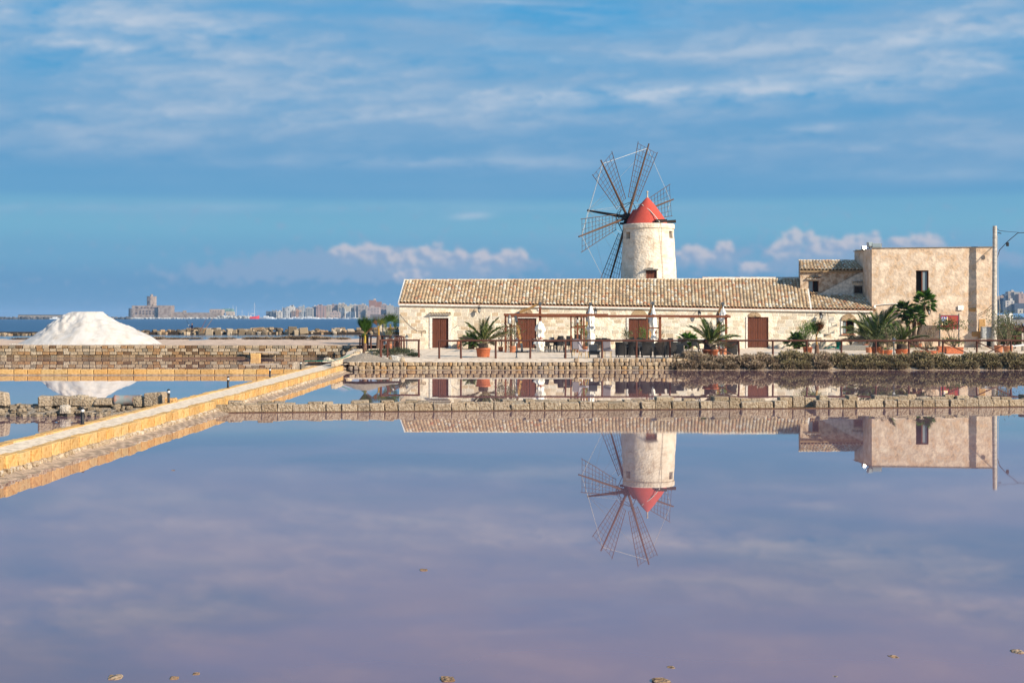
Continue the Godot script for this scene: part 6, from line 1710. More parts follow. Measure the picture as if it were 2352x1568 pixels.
func lounge_chair(label, pos, turn, group):
	if shared.has("lounge"): return copy(shared["lounge"], label, pos, turn, group)
	var c = thing("lounge_chair", label, "chair", pos, turn, group)
	c.set_meta("base_name", "lounge_chair")
	shared["lounge"] = c
	var m = mats["black_plastic"]
	var st = begin(); cblock(st, V(0.74, 0.07, 0.62), 0.02, 0, V(0, 0.37, 0)); part(st, "seat", m, c)
	st = begin(); cblock(st, V(0.62, 0.16, 0.54), 0.02, 0, V(0, 0.26, 0)); part(st, "apron", m, c)
	st = begin(); cblock(st, V(0.50, 0.40, 0.06), 0.03, 0, V(0, 0.2, 0)); part(st, "backrest", m, c, Transform3D(Basis(Vector3.RIGHT, -0.18), V(0, 0.39, -0.24)))
	for x in [-1, 1]: for z in [-1, 1]:
		st = begin(); bar(st, V(x * 0.28, 0.36, z * 0.24), V(x * 0.29, 0, z * 0.26), 0.06, 0.06); part(st, "leg", m, c)
	return c

func table(label, pos, turn, white, w, dpt, group):
	var t = thing("white_table" if white else "black_table", label, "table", pos, turn, group)
	var m = mats["white_paint" if white else "black_plastic"]
	var st = begin(); cblock(st, V(w, 0.035, dpt), 0.01, 0, V(0, 0.72, 0)); part(st, "tabletop", m, t)
	st = begin(); box(st, V(0, 0.62, 0), V(w - 0.06, 0.16, dpt - 0.06)); part(st, "apron", m, t)
	for x in [-1, 1]: for z in [-1, 1]:
		st = begin(); bar(st, V(x * (w / 2 - 0.06), 0.7, z * (dpt / 2 - 0.06)), V(x * (w / 2 - 0.06), 0, z * (dpt / 2 - 0.06)), 0.05, 0.05); part(st, "leg", mats["black_plastic"], t)
	return t

func make_seats():
	var gs = "dark chairs stacked on the terrace"; var gc = "dark plastic chairs on the terrace"; var gw = "wicker armchairs along the front railing"
	# three stacks of plastic chairs seen from behind
	var st_names = ["stack nearest the leaning parasol", "middle stack of three", "tallest stack by the middle pergola posts"]
	var i = 0
	for s in [[1287.5, 808.5, 4], [1307.5, 808.5, 4], [1326.0, 808.5, 5]]:
		var p = spot(s[0], s[1])
		for k in s[2]:
			plastic_chair("black chair %s of the %s" % [["at the bottom", "second up", "third up", "fourth up", "on the very top"][k] if k < s[2] - 1 else "on top", st_names[i]], p + V(0, 0.085 * k, 0.012 * k), PI + rnd(-0.04, 0.04), gs)
		i += 1
	for q in [[1255.5, 808.0, 2.7, "black chair turned beside the leaning parasol cloth"], [1371.0, 803.5, 3.4, "black chair half hidden behind the second parasol"], [1390.0, 803.0, 2.9, "black chair behind the terracotta pot, close to the wall"],
			[1455.0, 800.5, 2.6, "black chair with light catching its back before the third door"], [1471.0, 801.0, 2.9, "second black chair before the third door"], [1487.0, 801.5, 3.3, "third black chair before the third door, shiny edge"], [1540.5, 803.0, 3.0, "black chair tilted against the white table's end"], [1557.5, 803.0, 3.7, "grey lit chair leaning at the white table"],
			[1573.0, 808.0, 2.8, "black chair in front of the white table, left of two"], [1597.0, 809.0, 2.9, "black chair in front of the white table, right of two"], [1614.0, 818.5, 1.7, "black side-on chair left of the big red palm pot"], [1612.0, 800.0, 3.1, "black chair behind the white table beside the fan palm"], [1627.0, 806.0, 2.5, "black chair behind the big red palm pot"],
			[1305.0, 822.0, 1.5, "low black chair beside the railing post, side-on"], [1682.0, 808.5, 2.6, "black chair at the end of the terrace near the fourth door"], [1689.0, 808.0, 2.8, "second black chair near the fourth door"], [1263.0, 809.5, 2.2, "black chair pulled out in front of the black table by the leaning parasol"], [1275.0, 808.0, 3.5, "black chair with its back to the pond between table and first stack"], [1297.0, 804.0, 0.4, "black chair facing the pond behind the first and second stacks"], [1316.0, 804.5, 0.2, "black chair facing the pond behind the tallest stack"], [1268.0, 801.0, 0.1, "black chair on the wall side of the black table by the leaning parasol"], [1281.0, 802.5, -0.5, "black chair turned away beside the black table by the leaning parasol"],
			[1447.0, 806.0, 3.0, "black chair at the left end of the long black table"], [1461.0, 806.5, 3.2, "black chair on the pond side of the long black table"], [1478.0, 806.0, 3.1, "second black chair on the pond side of the long black table"], [1496.0, 805.5, 3.4, "black chair at the right end of the long black table"], [1519.0, 805.0, 2.9, "black chair under the third parasol, near the oleander"], [1380.0, 806.0, 3.2, "black chair drawn up to the table behind the second parasol"],
			[1232.0, 806.0, 0.5, "black chair half behind the leaning parasol cloth"]]:
		plastic_chair(q[3], spot(q[0], q[1]), q[2], gc)
	for q in [[1428.0, 820.8, 2.75, false, "grey wicker armchair, first of the row behind the front railing"], [1456.0, 820.8, 2.9, false, "dark wicker armchair, second of the row at the railing"], [1485.0, 821.2, 3.14, false, "dark ribbed wicker armchair with its back square to the pond"], [1514.5, 821.0, 3.2, true, "brown wicker armchair with its back to the pond"], [1540.0, 820.5, 3.3, false, "black wicker armchair right of the brown one"], [1444.0, 811.0, 0.3, false, "wicker armchair facing the pond behind the first of the row"], [1495.0, 812.0, 0.1, false, "wicker armchair facing the pond behind the ribbed one"], [1530.0, 812.0, -0.2, false, "wicker armchair facing the pond behind the black one"], [1681.5, 819.0, 3.0, false, "dark wicker armchair alone right of the crossed braces"], [1467.0, 811.5, 0.2, false, "wicker armchair facing the pond in the middle of the group"]]:
		wicker_chair(q[4], spot(q[0], q[1]), q[2], q[3], gw)
	lounge_chair("low black lounge chair with shiny back between the two lilac chairs", spot(1364.0, 821.5), 0.1, "low lounge chairs")
	lounge_chair("low black lounge seat at the right end of the wicker row", spot(1560.5, 820.0), PI, "low lounge chairs")
	padded_chair("lilac grey padded chair with wooden legs, side-on at the railing post", spot(1341.0, 822.5), 1.15, "lilac padded chairs")
	padded_chair("lilac grey padded chair with its back to the pond", spot(1396.0, 821.8), PI - 0.25, "lilac padded chairs")
	padded_chair("lilac chair in shade behind the side-on one", spot(1325.0, 816.0), 2.9, "lilac padded chairs")
	table("square black table behind the leaning parasol", spot(1268.0, 804.0), 0.1, false, 0.8, 0.8, "black tables")
	table("square black table behind the second parasol", spot(1382.0, 800.5), 0.0, false, 1.3, 0.8, "black tables")
	table("black table before the third door", spot(1466.0, 799.5), 0.0, false, 1.6, 0.8, "black tables")
	table("low black table among the wicker armchairs", spot(1483.0, 815.0), 0.0, false, 1.9, 0.8, "black tables")
	table("small white table behind the black wicker armchair", spot(1551.0, 802.5), 0.05, true, 0.9, 0.8, "white tables")
	table("long white table under the fan palm", spot(1600.0, 801.5), 0.0, true, 2.4, 0.85, "white tables")
	# folded chairs leaning on pots
	var f = thing("folded_chairs", "two folded black chairs leaning beside the oleander pot", "folded chair", spot(1163.0, 806.0))
	for k in 2:
		var st = begin(); tube(st, [V(k * 0.12, 0, 0), V(k * 0.12 + 0.05, 0.5, 0), V(k * 0.12 - 0.04, 0.95, -0.1)], [0.028], 6); tube(st, [V(k * 0.12, 0, -0.4), V(k * 0.12 + 0.05, 0.5, -0.4), V(k * 0.12 - 0.04, 0.95, -0.5)], [0.028], 6); part(st, "frame", mats["black_plastic"], f)
		st = begin(); cblock(st, V(0.03, 0.4, 0.38), 0.005, 0, V(k * 0.12 + 0.0, 0.72, -0.25)); part(st, "backrest", mats["black_plastic"], f)

# ------------------------------------------------------------------ lamps and pole
func make_lamps():
	var src = null
	for q in [[1186.5, 821.8, "black post lantern on the front edge, before the oleander pots"], [934.0, 809.0, "black post lantern standing alone before the first door"], [901.6, 814.6, "black post lantern among the low green junipers"], [1661.0, 821.8, "post lantern behind the crossed braces beside the red pot"], [2054.0, 820.0, "post lantern with a white top between the date palm pots"]]:
		var p = spot(q[0], q[1])
		if src: copy(src, q[2], p); continue
		src = thing("post_lantern", q[2], "lamp post", p, 0, "post lanterns on the terrace")
		src.set_meta("base_name", "post_lantern")
		var st = begin(); lathe(st, [Vector2(0, 0), Vector2(.09, 0), Vector2(.09, .03), Vector2(.04, .05), Vector2(.034, .8), Vector2(.05, .82), Vector2(.03, .84), Vector2(.06, .88)], 10); part(st, "post", mats["grey_steel"], src)
		st = begin(); lathe(st, [Vector2(.06, .88), Vector2(.095, 1.04)], 6, Vector3.ZERO, 1.0, false); part(st, "glass", mats["lamp_glass"], src)
		st = begin(); lathe(st, [Vector2(.13, 1.03), Vector2(.13, 1.05), Vector2(.06, 1.13), Vector2(.02, 1.16), Vector2(.02, 1.19), Vector2(0, 1.2)], 6, Vector3.ZERO, 1.0, false)
		for k in 6: tube(st, [V(cos(k * PI / 3) * .062, .88, sin(k * PI / 3) * .062), V(cos(k * PI / 3) * .098, 1.04, sin(k * PI / 3) * .098)], [.008], 4)
		part(st, "lantern_frame", mats["grey_steel"], src)
	src = null
	for q in [[1101.0, 704.0, 110.0, "black wall lantern on its bracket right of the first door"], [1367.5, 709.0, 110.0, "black wall lantern between the second and third doors"], [1606.0, 714.5, 110.0, "black wall lantern left of the fourth door"], [1885.0, 719.0, 110.0, "black wall lantern above the dry young palm"], [2132.0, 708.5, 110.3, "rusty wall lantern on the plaster house beside the fan palm"]]:
		var p = at(q[0], q[1], q[2]) + V(0, 0, 0.02)
		if src: copy(src, q[3], p); continue
		src = thing("wall_lantern", q[3], "wall lamp", p, 0, "lanterns on the house walls")
		src.set_meta("base_name", "wall_lantern")
		var st = begin(); tube(st, [V(0, -.08, 0), V(0, .06, .06), V(0, .1, .2), V(0, .02, .32), V(0, -.06, .34)], [.022], 6); cblock(st, V(.1, .22, .03), .01, 0, V(0, -.02, .015)); part(st, "bracket", mats["black_iron"], src)
		st = begin(); lathe(st, [Vector2(.15, -.16), Vector2(.14, -.14), Vector2(.06, -.05), Vector2(0, -.03)], 6, V(0, 0, .34), 1.0, false); lathe(st, [Vector2(0, -.5), Vector2(.03, -.46), Vector2(.06, -.42), Vector2(.065, -.40)], 6, V(0, 0, .34), 1.0, false)
		for k in 6: tube(st, [V(cos(k * PI / 3) * .065, -.40, .34 + sin(k * PI / 3) * .065), V(cos(k * PI / 3) * .12, -.16, .34 + sin(k * PI / 3) * .12)], [.012], 4)
		part(st, "lantern_frame", mats["black_iron"], src)
		st = begin(); lathe(st, [Vector2(.055, -.40), Vector2(.105, -.16)], 6, V(0, 0, .34), 1.0, false); part(st, "glass", mats["lamp_glass"], src)
	# concrete pole with its cables
	var d = 109.3
	var b = at(2284.5, 796.5, d)
	var p = thing("utility_pole", "tall tapering concrete utility pole at the corner of the plaster house", "pole", b)
	var st = begin(); tube(st, [V(0.02, -0.2, 0), V(0.02, 2.0, 0), V(0.05, 8.9, 0)], [0.215, 0.20, 0.15], 20); part(st, "shaft", mats["concrete"], p)
	for y in [1.9, 3.1, 3.2, 3.4, 4.6, 5.6, 6.2, 7.3, 8.0, 8.6]:
		st = begin(); lathe(st, [Vector2(0.205 - y * 0.0052, y), Vector2(0.208 - y * 0.0052, y + 0.012), Vector2(0.205 - y * 0.0052, y + 0.024)], 20, V(0.03, 0, 0)); part(st, "steel_band", mats["grey_concrete"], p)
	st = begin(); tube(st, [V(0.2, 8.7, 0), V(0.4, 8.55, 0), V(0.9, 8.50, 0)], [.02], 6); tube(st, [V(0.25, 8.4, 0.05), V(0.5, 8.35, 0.05)], [.035], 6); part(st, "insulator", mats["black_iron"], p)
	var c = thing("overhead_cable", "sagging black overhead cable leaving the concrete pole", "cable", b)
	st = begin(); tube(st, [V(0.22, 6.6, 0.1), V(0.35, 7.1, 0.1), V(0.9, 7.7, 0.1), V(1.7, 8.38, 0.1), V(2.4, 8.42, 0.0), V(4.0, 8.30, 0), V(8.0, 8.2, 0)], [.028], 6); part(st, "cable", mats["black_iron"], c)
	st = begin(); tube(st, [V(0.9, 8.50, 0), V(1.8, 8.43, 0)], [.015], 5); cblock(st, V(.2, .3, .12), .03, 0, V(0.95, 7.55, 0.1)); part(st, "clamp", mats["black_iron"], c)
	st = begin(); tube(st, [V(0.21, 8.2, 0.16), V(0.24, 4.0, 0.2), V(0.36, 3.0, 0.2), V(0.3, 1.2, 0.2)], [.014], 5); part(st, "down_lead", mats["rope"], c)
	st = begin(); tube(st, [V(-0.2, 3.1, 0.1), V(-0.6, 2.6, -0.3), V(-0.95, 2.4, -0.7), V(-0.9, 2.25, -0.8), V(-0.5, 2.55, -0.3), V(-0.2, 2.85, 0.1)], [.018], 5); part(st, "loop", mats["black_iron"], c)

# ------------------------------------------------------------------ plants
func fan_leaf(key, cols, r, pet, n, spread, droop):
	if shared.has(key): return shared[key]
	var out = []
	for i in 6:
		var st = begin()
		var col = cols[i % cols.size()]
		st.set_color(col.lerp(C(.28, .24, .06), 0.35))
		tube(st, [V(0, 0, 0), V(0, pet * 0.5, 0.03), V(0, pet, 0)], [0.014, 0.012, 0.010], 4, false)
		var hub = V(0, pet, 0)
		for k in n:
			var a = lerpf(-spread, spread, (k + 0.5) / n) + rnd(-.03, .03)
			var d = V(sin(a), cos(a), 0)
			var rr = r * rnd(0.86, 1.08) * (1.0 - 0.18 * absf(a) / spread)
			var w = V(cos(a), -sin(a), 0) * rr * spread * 0.5 / n
			var mid = hub + d * rr * 0.58 + V(0, 0, 0.02)
			var tip = hub + d * rr + V(0, 0, -droop * rr * rnd(0.6, 1.3))
			st.set_color(col * rnd(0.75, 1.2))
			tri(st, hub, mid - w, tip)
			st.set_color(col * rnd(0.75, 1.2))
			tri(st, hub, tip, mid + w)
			quad(st, hub, mid - w, mid + V(0, 0, 0.03), mid + w)
		out.append(done(st))
	shared[key] = out
	return out

func date_frond(key, cols, n = 26):
	if shared.has(key): return shared[key]
	var out = []
	for i in 6:
		var st = begin()
		var col = cols[i % cols.size()]
		var arch = rnd(0.12, 0.34)
		var P = func(t): return V(0, t * (1.0 - 0.12 * t), -arch * t * t)
		st.set_color(col.lerp(C(.30, .26, .08), 0.5))
		tube(st, range(7).map(func(k): return P.call(k / 6.0)), [.016, .014, .012, .010, .008, .006, .004], 4, false)
		for k in n: for s in [-1.0, 1.0]:
			var t = lerpf(0.12, 1.0, (k + rnd(0, 0.6)) / n)
			var b = P.call(t); var f = (P.call(minf(t + .02, 1.02)) - P.call(t - .02)).normalized()
			var l = 0.27 * (0.55 + 0.6 * sin(PI * minf(1.0, t * 0.8 + 0.15))) * rnd(0.8, 1.1)
			var d = (V(s, 0, 0.35 + rnd(-.2, .2)) * 0.72 + f * (0.75 + t * 0.5)).normalized()
			var w = f * 0.013
			st.set_color(col * rnd(0.7, 1.25))
			tri(st, b - w, b + d * l * 0.5 + V(0, 0, .01) + w, b + d * l + V(0, 0, -0.05 * rnd(0, 1)))
			tri(st, b - w, b + d * l + V(0, 0, -0.04), b + d * l * 0.5 - w)
		out.append(done(st))
	shared[key] = out
	return out

func aim(dir, roll = 0.0):
	var y = dir.normalized()
	var ref = Vector3.UP if absf(y.y) < 0.97 else V(0.3, 0, 1)
	var x = y.cross(ref).normalized()
	var z = x.cross(y)
	if z.y < 0: x = -x; z = -z
	return Basis(x, y, z) * Basis(Vector3.UP, roll)

func crown(parent, meshes, n, c, e0, e1, size, name_ = "leaf", bias = Vector3.ZERO, start = 0.0):
	for i in n:
		var az = 2.39996 * i + start + rnd(-.25, .25)
		var el = lerpf(e0, e1, (i + rnd(-.3, .3)) / maxf(1.0, n - 1.0))
		var d = V(cos(az) * cos(el), sin(el), sin(az) * cos(el)) + bias
		var s = size * rnd(0.85, 1.12)
		mi(pick(meshes), name_, mats["leaf"], parent, Transform3D(aim(d, rnd(-.5, .5)) * Basis.from_scale(Vector3.ONE * s), c + d.normalized() * 0.03))

func fan_front(parent, meshes, c, angles, size, name_ = "leaf"):      # leaves held up broadside, as tied young palms hold them
	for a in angles:
		var y = V(sin(a), cos(a), rnd(-.25, .25)).normalized()
		var x = y.cross(V(rnd(-.3, .3), 0, 1)).normalized()
		mi(pick(meshes), name_, mats["leaf"], parent, Transform3D(Basis(x, y, x.cross(y)) * Basis.from_scale(Vector3.ONE * size * rnd(.9, 1.1)), c + V(0, 0, rnd(-.1, .1))))

func shaggy_trunk(parent, h, r0, r1, lean = Vector3.ZERO, col = C(.20, .115, .075)):
	var st = begin(); st.set_color(col)
	tube(st, [V(0, -0.05, 0), V(0, h * 0.3, 0) + lean * 0.2, V(0, h, 0) + lean], [r0, r0 * 0.95, r1], 10)
	var k = 0
	for i in int(h / 0.05) * 2:
		var t = float(i) / (int(h / 0.05) * 2)
		var a = 2.4 * i
		var r = lerpf(r0, r1, t)
		var b = V(cos(a) * r * 0.9, h * t, sin(a) * r * 0.9) + lean * t
		var d = V(cos(a), 0.55, sin(a)).normalized()
		var w = V(-sin(a), 0, cos(a)) * rnd(.025, .04)
		st.set_color(col * rnd(0.55, 1.7))
		tri(st, b - w, b + d * rnd(.07, .14) + V(0, -.02, 0), b + w)
	part(st, "trunk", mats["bark"], parent)

func pot(parent, r, h, m = "clay", square = 0.0):
	var st = begin()
	if square > 0.0:
		cblock(st, V(r * 2, h * 0.9, square), 0.03, 0.0, V(0, h * 0.45, 0)); cblock(st, V(r * 2 + 0.05, h * 0.12, square + 0.05), 0.012, 0.0, V(0, h * 0.94, 0))
	else:
		lathe(st, [Vector2(0, 0), Vector2(r * 0.80, 0.0), Vector2(r * 0.84, h * 0.05), Vector2(r * 0.95, h * 0.80), Vector2(r * 1.02, h * 0.82), Vector2(r * 1.03, h * 0.97), Vector2(r * 0.99, h), Vector2(r * 0.92, h), Vector2(r * 0.9, h * 0.9), Vector2(0, h * 0.9)], 26)
	part(st, "pot", mats[m], parent)
	st = begin(); st.set_color(C(.06, .04, .03))
	if square > 0.0: box(st, V(0, h * 0.955, 0), V(r * 1.9, h * 0.1, square * 0.9))
	else: lathe(st, [Vector2(r * 0.9, h * 0.91), Vector2(0, h * 0.95)], 18)
	part(st, "earth", mats["bark"], parent)

func leafy(parent, c, rx, ry, rz, n, l, w, cols, stems = 6, base = Vector3.ZERO, low = -0.6, bare = 0.0):
	var st = begin()
	var tips = []
	for s in stems:
		var a = rnd(0, TAU); var e = rnd(0.2, 1.0)
		var tip = c + V(cos(a) * rx * e * 0.8, ry * rnd(-0.1, 0.85), sin(a) * rz * e * 0.8)
		st.set_color(pick([C(.20, .145, .095), C(.16, .12, .08), C(.24, .19, .13)]))
		var m = base.lerp(tip, 0.5) + V(rnd(-.08, .08), 0.05, rnd(-.08, .08))
		tube(st, [base + V(cos(a) * .05, 0, sin(a) * .05), m, tip], [.018, .013, .007], 4, false)
		for k in 3: 
			var t2 = m.lerp(tip, rnd(0.2, 0.8)) ; var e2 = t2 + V(rnd(-1, 1) * rx, rnd(0.1, 0.9) * ry, rnd(-1, 1) * rz) * 0.4
			tube(st, [t2, e2], [.009, .005], 3, false); tips.append(e2)
		tips.append(tip)
	if stems > 0: part(st, "stems", mats["bark"], parent)
	if n <= 0: return
	st = begin()
	var clumps = []
	for i in 16 + stems:
		if i < tips.size() and rng.randf() < 0.65: clumps.append(tips[i % tips.size()])
		else:
			var d = V(rnd(-1, 1), rnd(low, 1), rnd(-1, 1)); d = d.normalized() * pow(rng.randf(), 0.4)
			clumps.append(c + V(d.x * rx, d.y * ry, d.z * rz))
	for i in n:
		var q = pick(clumps)
		var p = q + V(rng.randfn(), rng.randfn() * 0.8, rng.randfn()) * 0.27 * V(rx, ry, rz)
		var d = (p - base).normalized() * 0.6 + V(rnd(-1, 1), rnd(-.4, 1), rnd(-1, 1)) * 0.8
		d = d.normalized()
		var s = d.cross(V(rnd(-1, 1), rnd(-1, 1), rnd(-1, 1))).normalized() * w * 0.5
		var ll = l * rnd(0.7, 1.25)
		st.set_color(pick(cols) * rnd(0.75, 1.25))
		tri(st, p, p + d * ll * 0.45 + s, p + d * ll); tri(st, p, p + d * ll, p + d * ll * 0.45 - s)
	stuff(part(st, "foliage", mats["leaf"], parent))

const GREEN := [Color(.045, .085, .018), Color(.060, .105, .022), Color(.035, .070, .016), Color(.085, .125, .03)]
const OLIVE := [Color(.085, .105, .040), Color(.11, .125, .055), Color(.065, .085, .030), Color(.14, .14, .07), Color(.05, .07, .025)]
const BRIGHT := [Color(.075, .150, .020), Color(.10, .185, .025), Color(.055, .115, .018), Color(.13, .19, .04)]

func make_plants():
	var deep_fan = fan_leaf("deep_fan", [C(.055, .105, .022), C(.075, .14, .028), C(.042, .085, .02), C(.10, .17, .035)], 0.46, 0.34, 18, 1.45, 0.22)
	var lush_fan = fan_leaf("lush_fan", [C(.055, .14, .014), C(.075, .17, .018), C(.045, .11, .012)], 0.48, 0.36, 18, 1.4, 0.18)
	var tall_fan = fan_leaf("tall_fan", [C(.06, .115, .016), C(.085, .15, .02), C(.045, .09, .014), C(.10, .15, .03)], 0.62, 0.30, 20, 1.25, 0.12)
	var gold_fan = fan_leaf("gold_fan", [C(.26, .22, .03), C(.16, .18, .025), C(.34, .22, .05), C(.12, .15, .02)], 0.60, 0.2, 16, 0.55, 0.06)
	var dry_fan = fan_leaf("dry_fan", [C(.30, .13, .05), C(.36, .18, .08), C(.24, .11, .045)], 0.58, 0.2, 15, 0.42, 0.12)
	var fronds = date_frond("date", [C(.07, .095, .035), C(.095, .12, .042), C(.065, .08, .036), C(.12, .145, .042)])
	var fresh = date_frond("date_fresh", [C(.09, .15, .025), C(.12, .18, .03), C(.075, .12, .022)])
	var dryf = date_frond("date_dry", [C(.19, .145, .09), C(.15, .115, .075), C(.22, .17, .11)])
	var tied_fan = fan_leaf("tied_fan", [C(.045, .10, .014), C(.07, .13, .018), C(.035, .08, .012), C(.10, .15, .03)], 0.95, 0.18, 14, 0.42, 0.05)
	# three young fan palms beside the mill house corner
	var g = "young fan palms by the house corner"
	var o = thing("fan_palm", "tall dark green fan palm with yellow stalk and shaggy foot, outermost of three", "palm", spot(837.5, 811.0), 0, g)
	shaggy_trunk(o, 0.66, 0.16, 0.12)
	var st = begin(); st.set_color(C(.45, .31, .05)); tube(st, [V(0, .6, 0), V(0.02, 1.0, 0), V(0, 1.35, 0)], [.085, .07, .06], 8); part(st, "stalk", mats["bark"], o)
	fan_front(o, tied_fan, V(0, 1.15, 0), [-.26, -.16, -.07, 0.0, .08, .17, .27, .38], 1.25); crown(o, tied_fan, 5, V(0, 1.2, 0), 1.2, 1.5, 1.15, "leaf"); fan_front(o, dry_fan, V(.05, 1.2, 0), [.5, .62], 1.0, "dry_leaf"); fan_front(o, tied_fan, V(0, 1.45, 0), [-2.75, 2.85], .45)
	o = thing("fan_palm", "yellowing fan palm with orange stalk, middle one of three by the railing", "palm", spot(869.5, 804.0), 0, g)
	shaggy_trunk(o, 1.05, 0.20, 0.14)
	st = begin(); st.set_color(C(.42, .23, .05)); tube(st, [V(0, .95, 0), V(0.0, 1.4, 0), V(-0.02, 1.72, 0)], [.08, .07, .06], 8); part(st, "stalk", mats["bark"], o)
	fan_front(o, gold_fan, V(0, 1.5, 0), [-.48, -.3, .28, .45, .1], 1.3); fan_front(o, dry_fan, V(0, 1.55, 0), [-.5], 1.1, "dry_leaf")
	o = thing("fan_palm", "broad round green fan palm touching the mill house corner", "palm", spot(896.5, 803.0), 0, g)
	shaggy_trunk(o, 1.1, 0.14, 0.10)
	st = begin(); st.set_color(C(.30, .25, .06)); tube(st, [V(0, 1.0, 0), V(0.0, 1.5, 0), V(0, 1.85, 0)], [.07, .06, .05], 8); part(st, "stalk", mats["bark"], o)
	fan_front(o, tall_fan, V(0, 1.62, 0), [-.55, -.2, .15, .5], 1.2); fan_front(o, tall_fan, V(0, 1.72, .05), [-1.5, 1.35], .8); fan_front(o, dry_fan, V(0, 1.75, 0), [2.7, -2.8], .7, "dry_leaf")
	for q in [[893.5, 803.5, 0.30, 0.42, "pale_clay", "round clay pot of thin oleander at the foot of the broad fan palm"], [909.5, 797.5, 0.24, 0.42, "clay", "red pot of sparse oleander behind the railing at the house corner"]]:
		o = thing("potted_oleander", q[5], "potted plant", spot(q[0], q[1]), 0, "potted oleanders")
		pot(o, q[2], q[3], q[4]); leafy(o, V(0, 0.95, 0), 0.45, 0.55, 0.45, 200, 0.16, 0.035, OLIVE, 8, V(0, .38, 0))
	# low junipers
	for q in [[905.0, 820.0, 1.0, 0.32, 0.8, "low spreading green juniper around the lamp post"], [884.0, 816.0, 0.7, 0.22, 0.6, "low juniper left of the railing post"], [930.0, 817.5, 0.75, 0.3, 0.6, "brownish green juniper hump behind the railing"], [858.0, 813.5, 0.5, 0.2, 0.5, "small juniper beside the grey mound"], [950.0, 819.5, 0.35, 0.12, 0.3, "flat thin juniper sprig by the last railing post"]]:
		o = thing("juniper", q[5], "shrub", spot(q[0], q[1]), 0, "low junipers")
		leafy(o, V(0, q[3] * 0.5, 0), q[2], q[3], q[4], 1300, 0.09, 0.03, [C(.035, .055, .028), C(.05, .07, .032), C(.085, .08, .045), C(.028, .045, .025)], 6, V(0, 0, 0), -0.2)
	# date palms in big red tubs
	var tubs = [[1110.0, 820.0, 0.44, 0.55, 1.60, 16, "big red tub with a date palm, standing alone before the first parasol", 0.0], [1632.0, 824.0, 0.46, 0.54, 1.62, 17, "big red tub with a date palm behind the crossed braces", 0.6], [2016.0, 815.0, 0.38, 0.52, 2.3, 18, "red tub with the tallest date palm, beside the arched window", 1.2], [2072.0, 817.0, 0.40, 0.42, 1.55, 16, "wide red tub with a squat date palm beside the white-topped lantern", 2.0]]
	for q in tubs:
		o = thing("potted_date_palm", q[6], "potted palm", spot(q[0], q[1]), q[7], "date palms in red tubs")
		pot(o, q[2], q[3])
		st = begin(); st.set_color(C(.10, .075, .06))
		boulder(st, V(0.52, 0.42, 0.52), 0.25, 3, V(0, q[3] + 0.10, 0))
		for i in 60:
			var a = 2.4 * i; var y = q[3] - 0.04 + 0.35 * i / 60.0; var b = V(cos(a) * .24, y, sin(a) * .24); var w = V(-sin(a), 0, cos(a)) * .03
			st.set_color(C(.16, .125, .10) * rnd(0.5, 1.6)); tri(st, b - w, b + V(cos(a), .5, sin(a)) * rnd(.08, .16), b + w)
		part(st, "trunk", mats["bark"], o)
		crown(o, fronds, q[5] - 9, V(0, q[3] + 0.28, 0), 0.62, 1.35, q[4], "frond", Vector3.ZERO, q[7]); crown(o, fresh, 5, V(0, q[3] + 0.28, 0), 1.0, 1.5, q[4] * 0.9, "frond"); crown(o, dryf, 3, V(0, q[3] + 0.2, 0), 0.2, 0.6, q[4] * 0.95, "dry_frond", Vector3.ZERO, q[7] + 1.0)
	o = thing("date_palm", "slender date palm with long arching fronds leaning over the tub palms", "palm", spot(1994.0, 803.0))
	shaggy_trunk(o, 0.75, 0.14, 0.12); crown(o, fronds, 9, V(0, .75, 0), 0.45, 1.25, 2.1, "frond", V(-.12, 0, 0)); crown(o, fresh, 5, V(0, .75, 0), 0.9, 1.4, 1.9, "frond"); crown(o, dryf, 4, V(0, .7, 0), 0.05, 0.5, 1.8, "dry_frond")
	# multi-stemmed fan palm against the house wall
	o = thing("clump_fan_palm", "many-stemmed dark fan palm with three crowns against the plaster house", "palm", at(2100.0, 793.0, 108.3))
	for q in [[2124.0, 697.0, 1.02, 20, lush_fan, 108.3], [2078.0, 718.0, 0.95, 18, deep_fan, 108.5], [2102.0, 731.0, 1.02, 20, deep_fan, 108.0]]:
		var c = at(q[0], q[1], q[5]) - o.position
		st = begin(); st.set_color(C(.085, .06, .045)); tube(st, [V(c.x * 0.25, 0, 0), V(c.x * 0.6, c.y * 0.5, 0.05), c], [.15, .14, .12], 8); 
		for i in 70:
			var t = rnd(0.1, 1.0); var a = rnd(0, TAU); var b = V(c.x * lerpf(.25, 1, t), c.y * t, 0) + V(cos(a), 0, sin(a)) * .14
			st.set_color(C(.14, .10, .07) * rnd(.5, 1.5)); tri(st, b, b + V(cos(a) * .16, .10, sin(a) * .16), b + V(-sin(a) * .05, .02, cos(a) * .05))
		part(st, "trunk", mats["bark"], o)
		crown(o, q[4], q[3], c, -0.5, 1.35, q[2] * 1.32); crown(o, dry_fan, 5, c - V(0, .12, 0), -1.1, -0.6, 0.7, "dry_leaf")
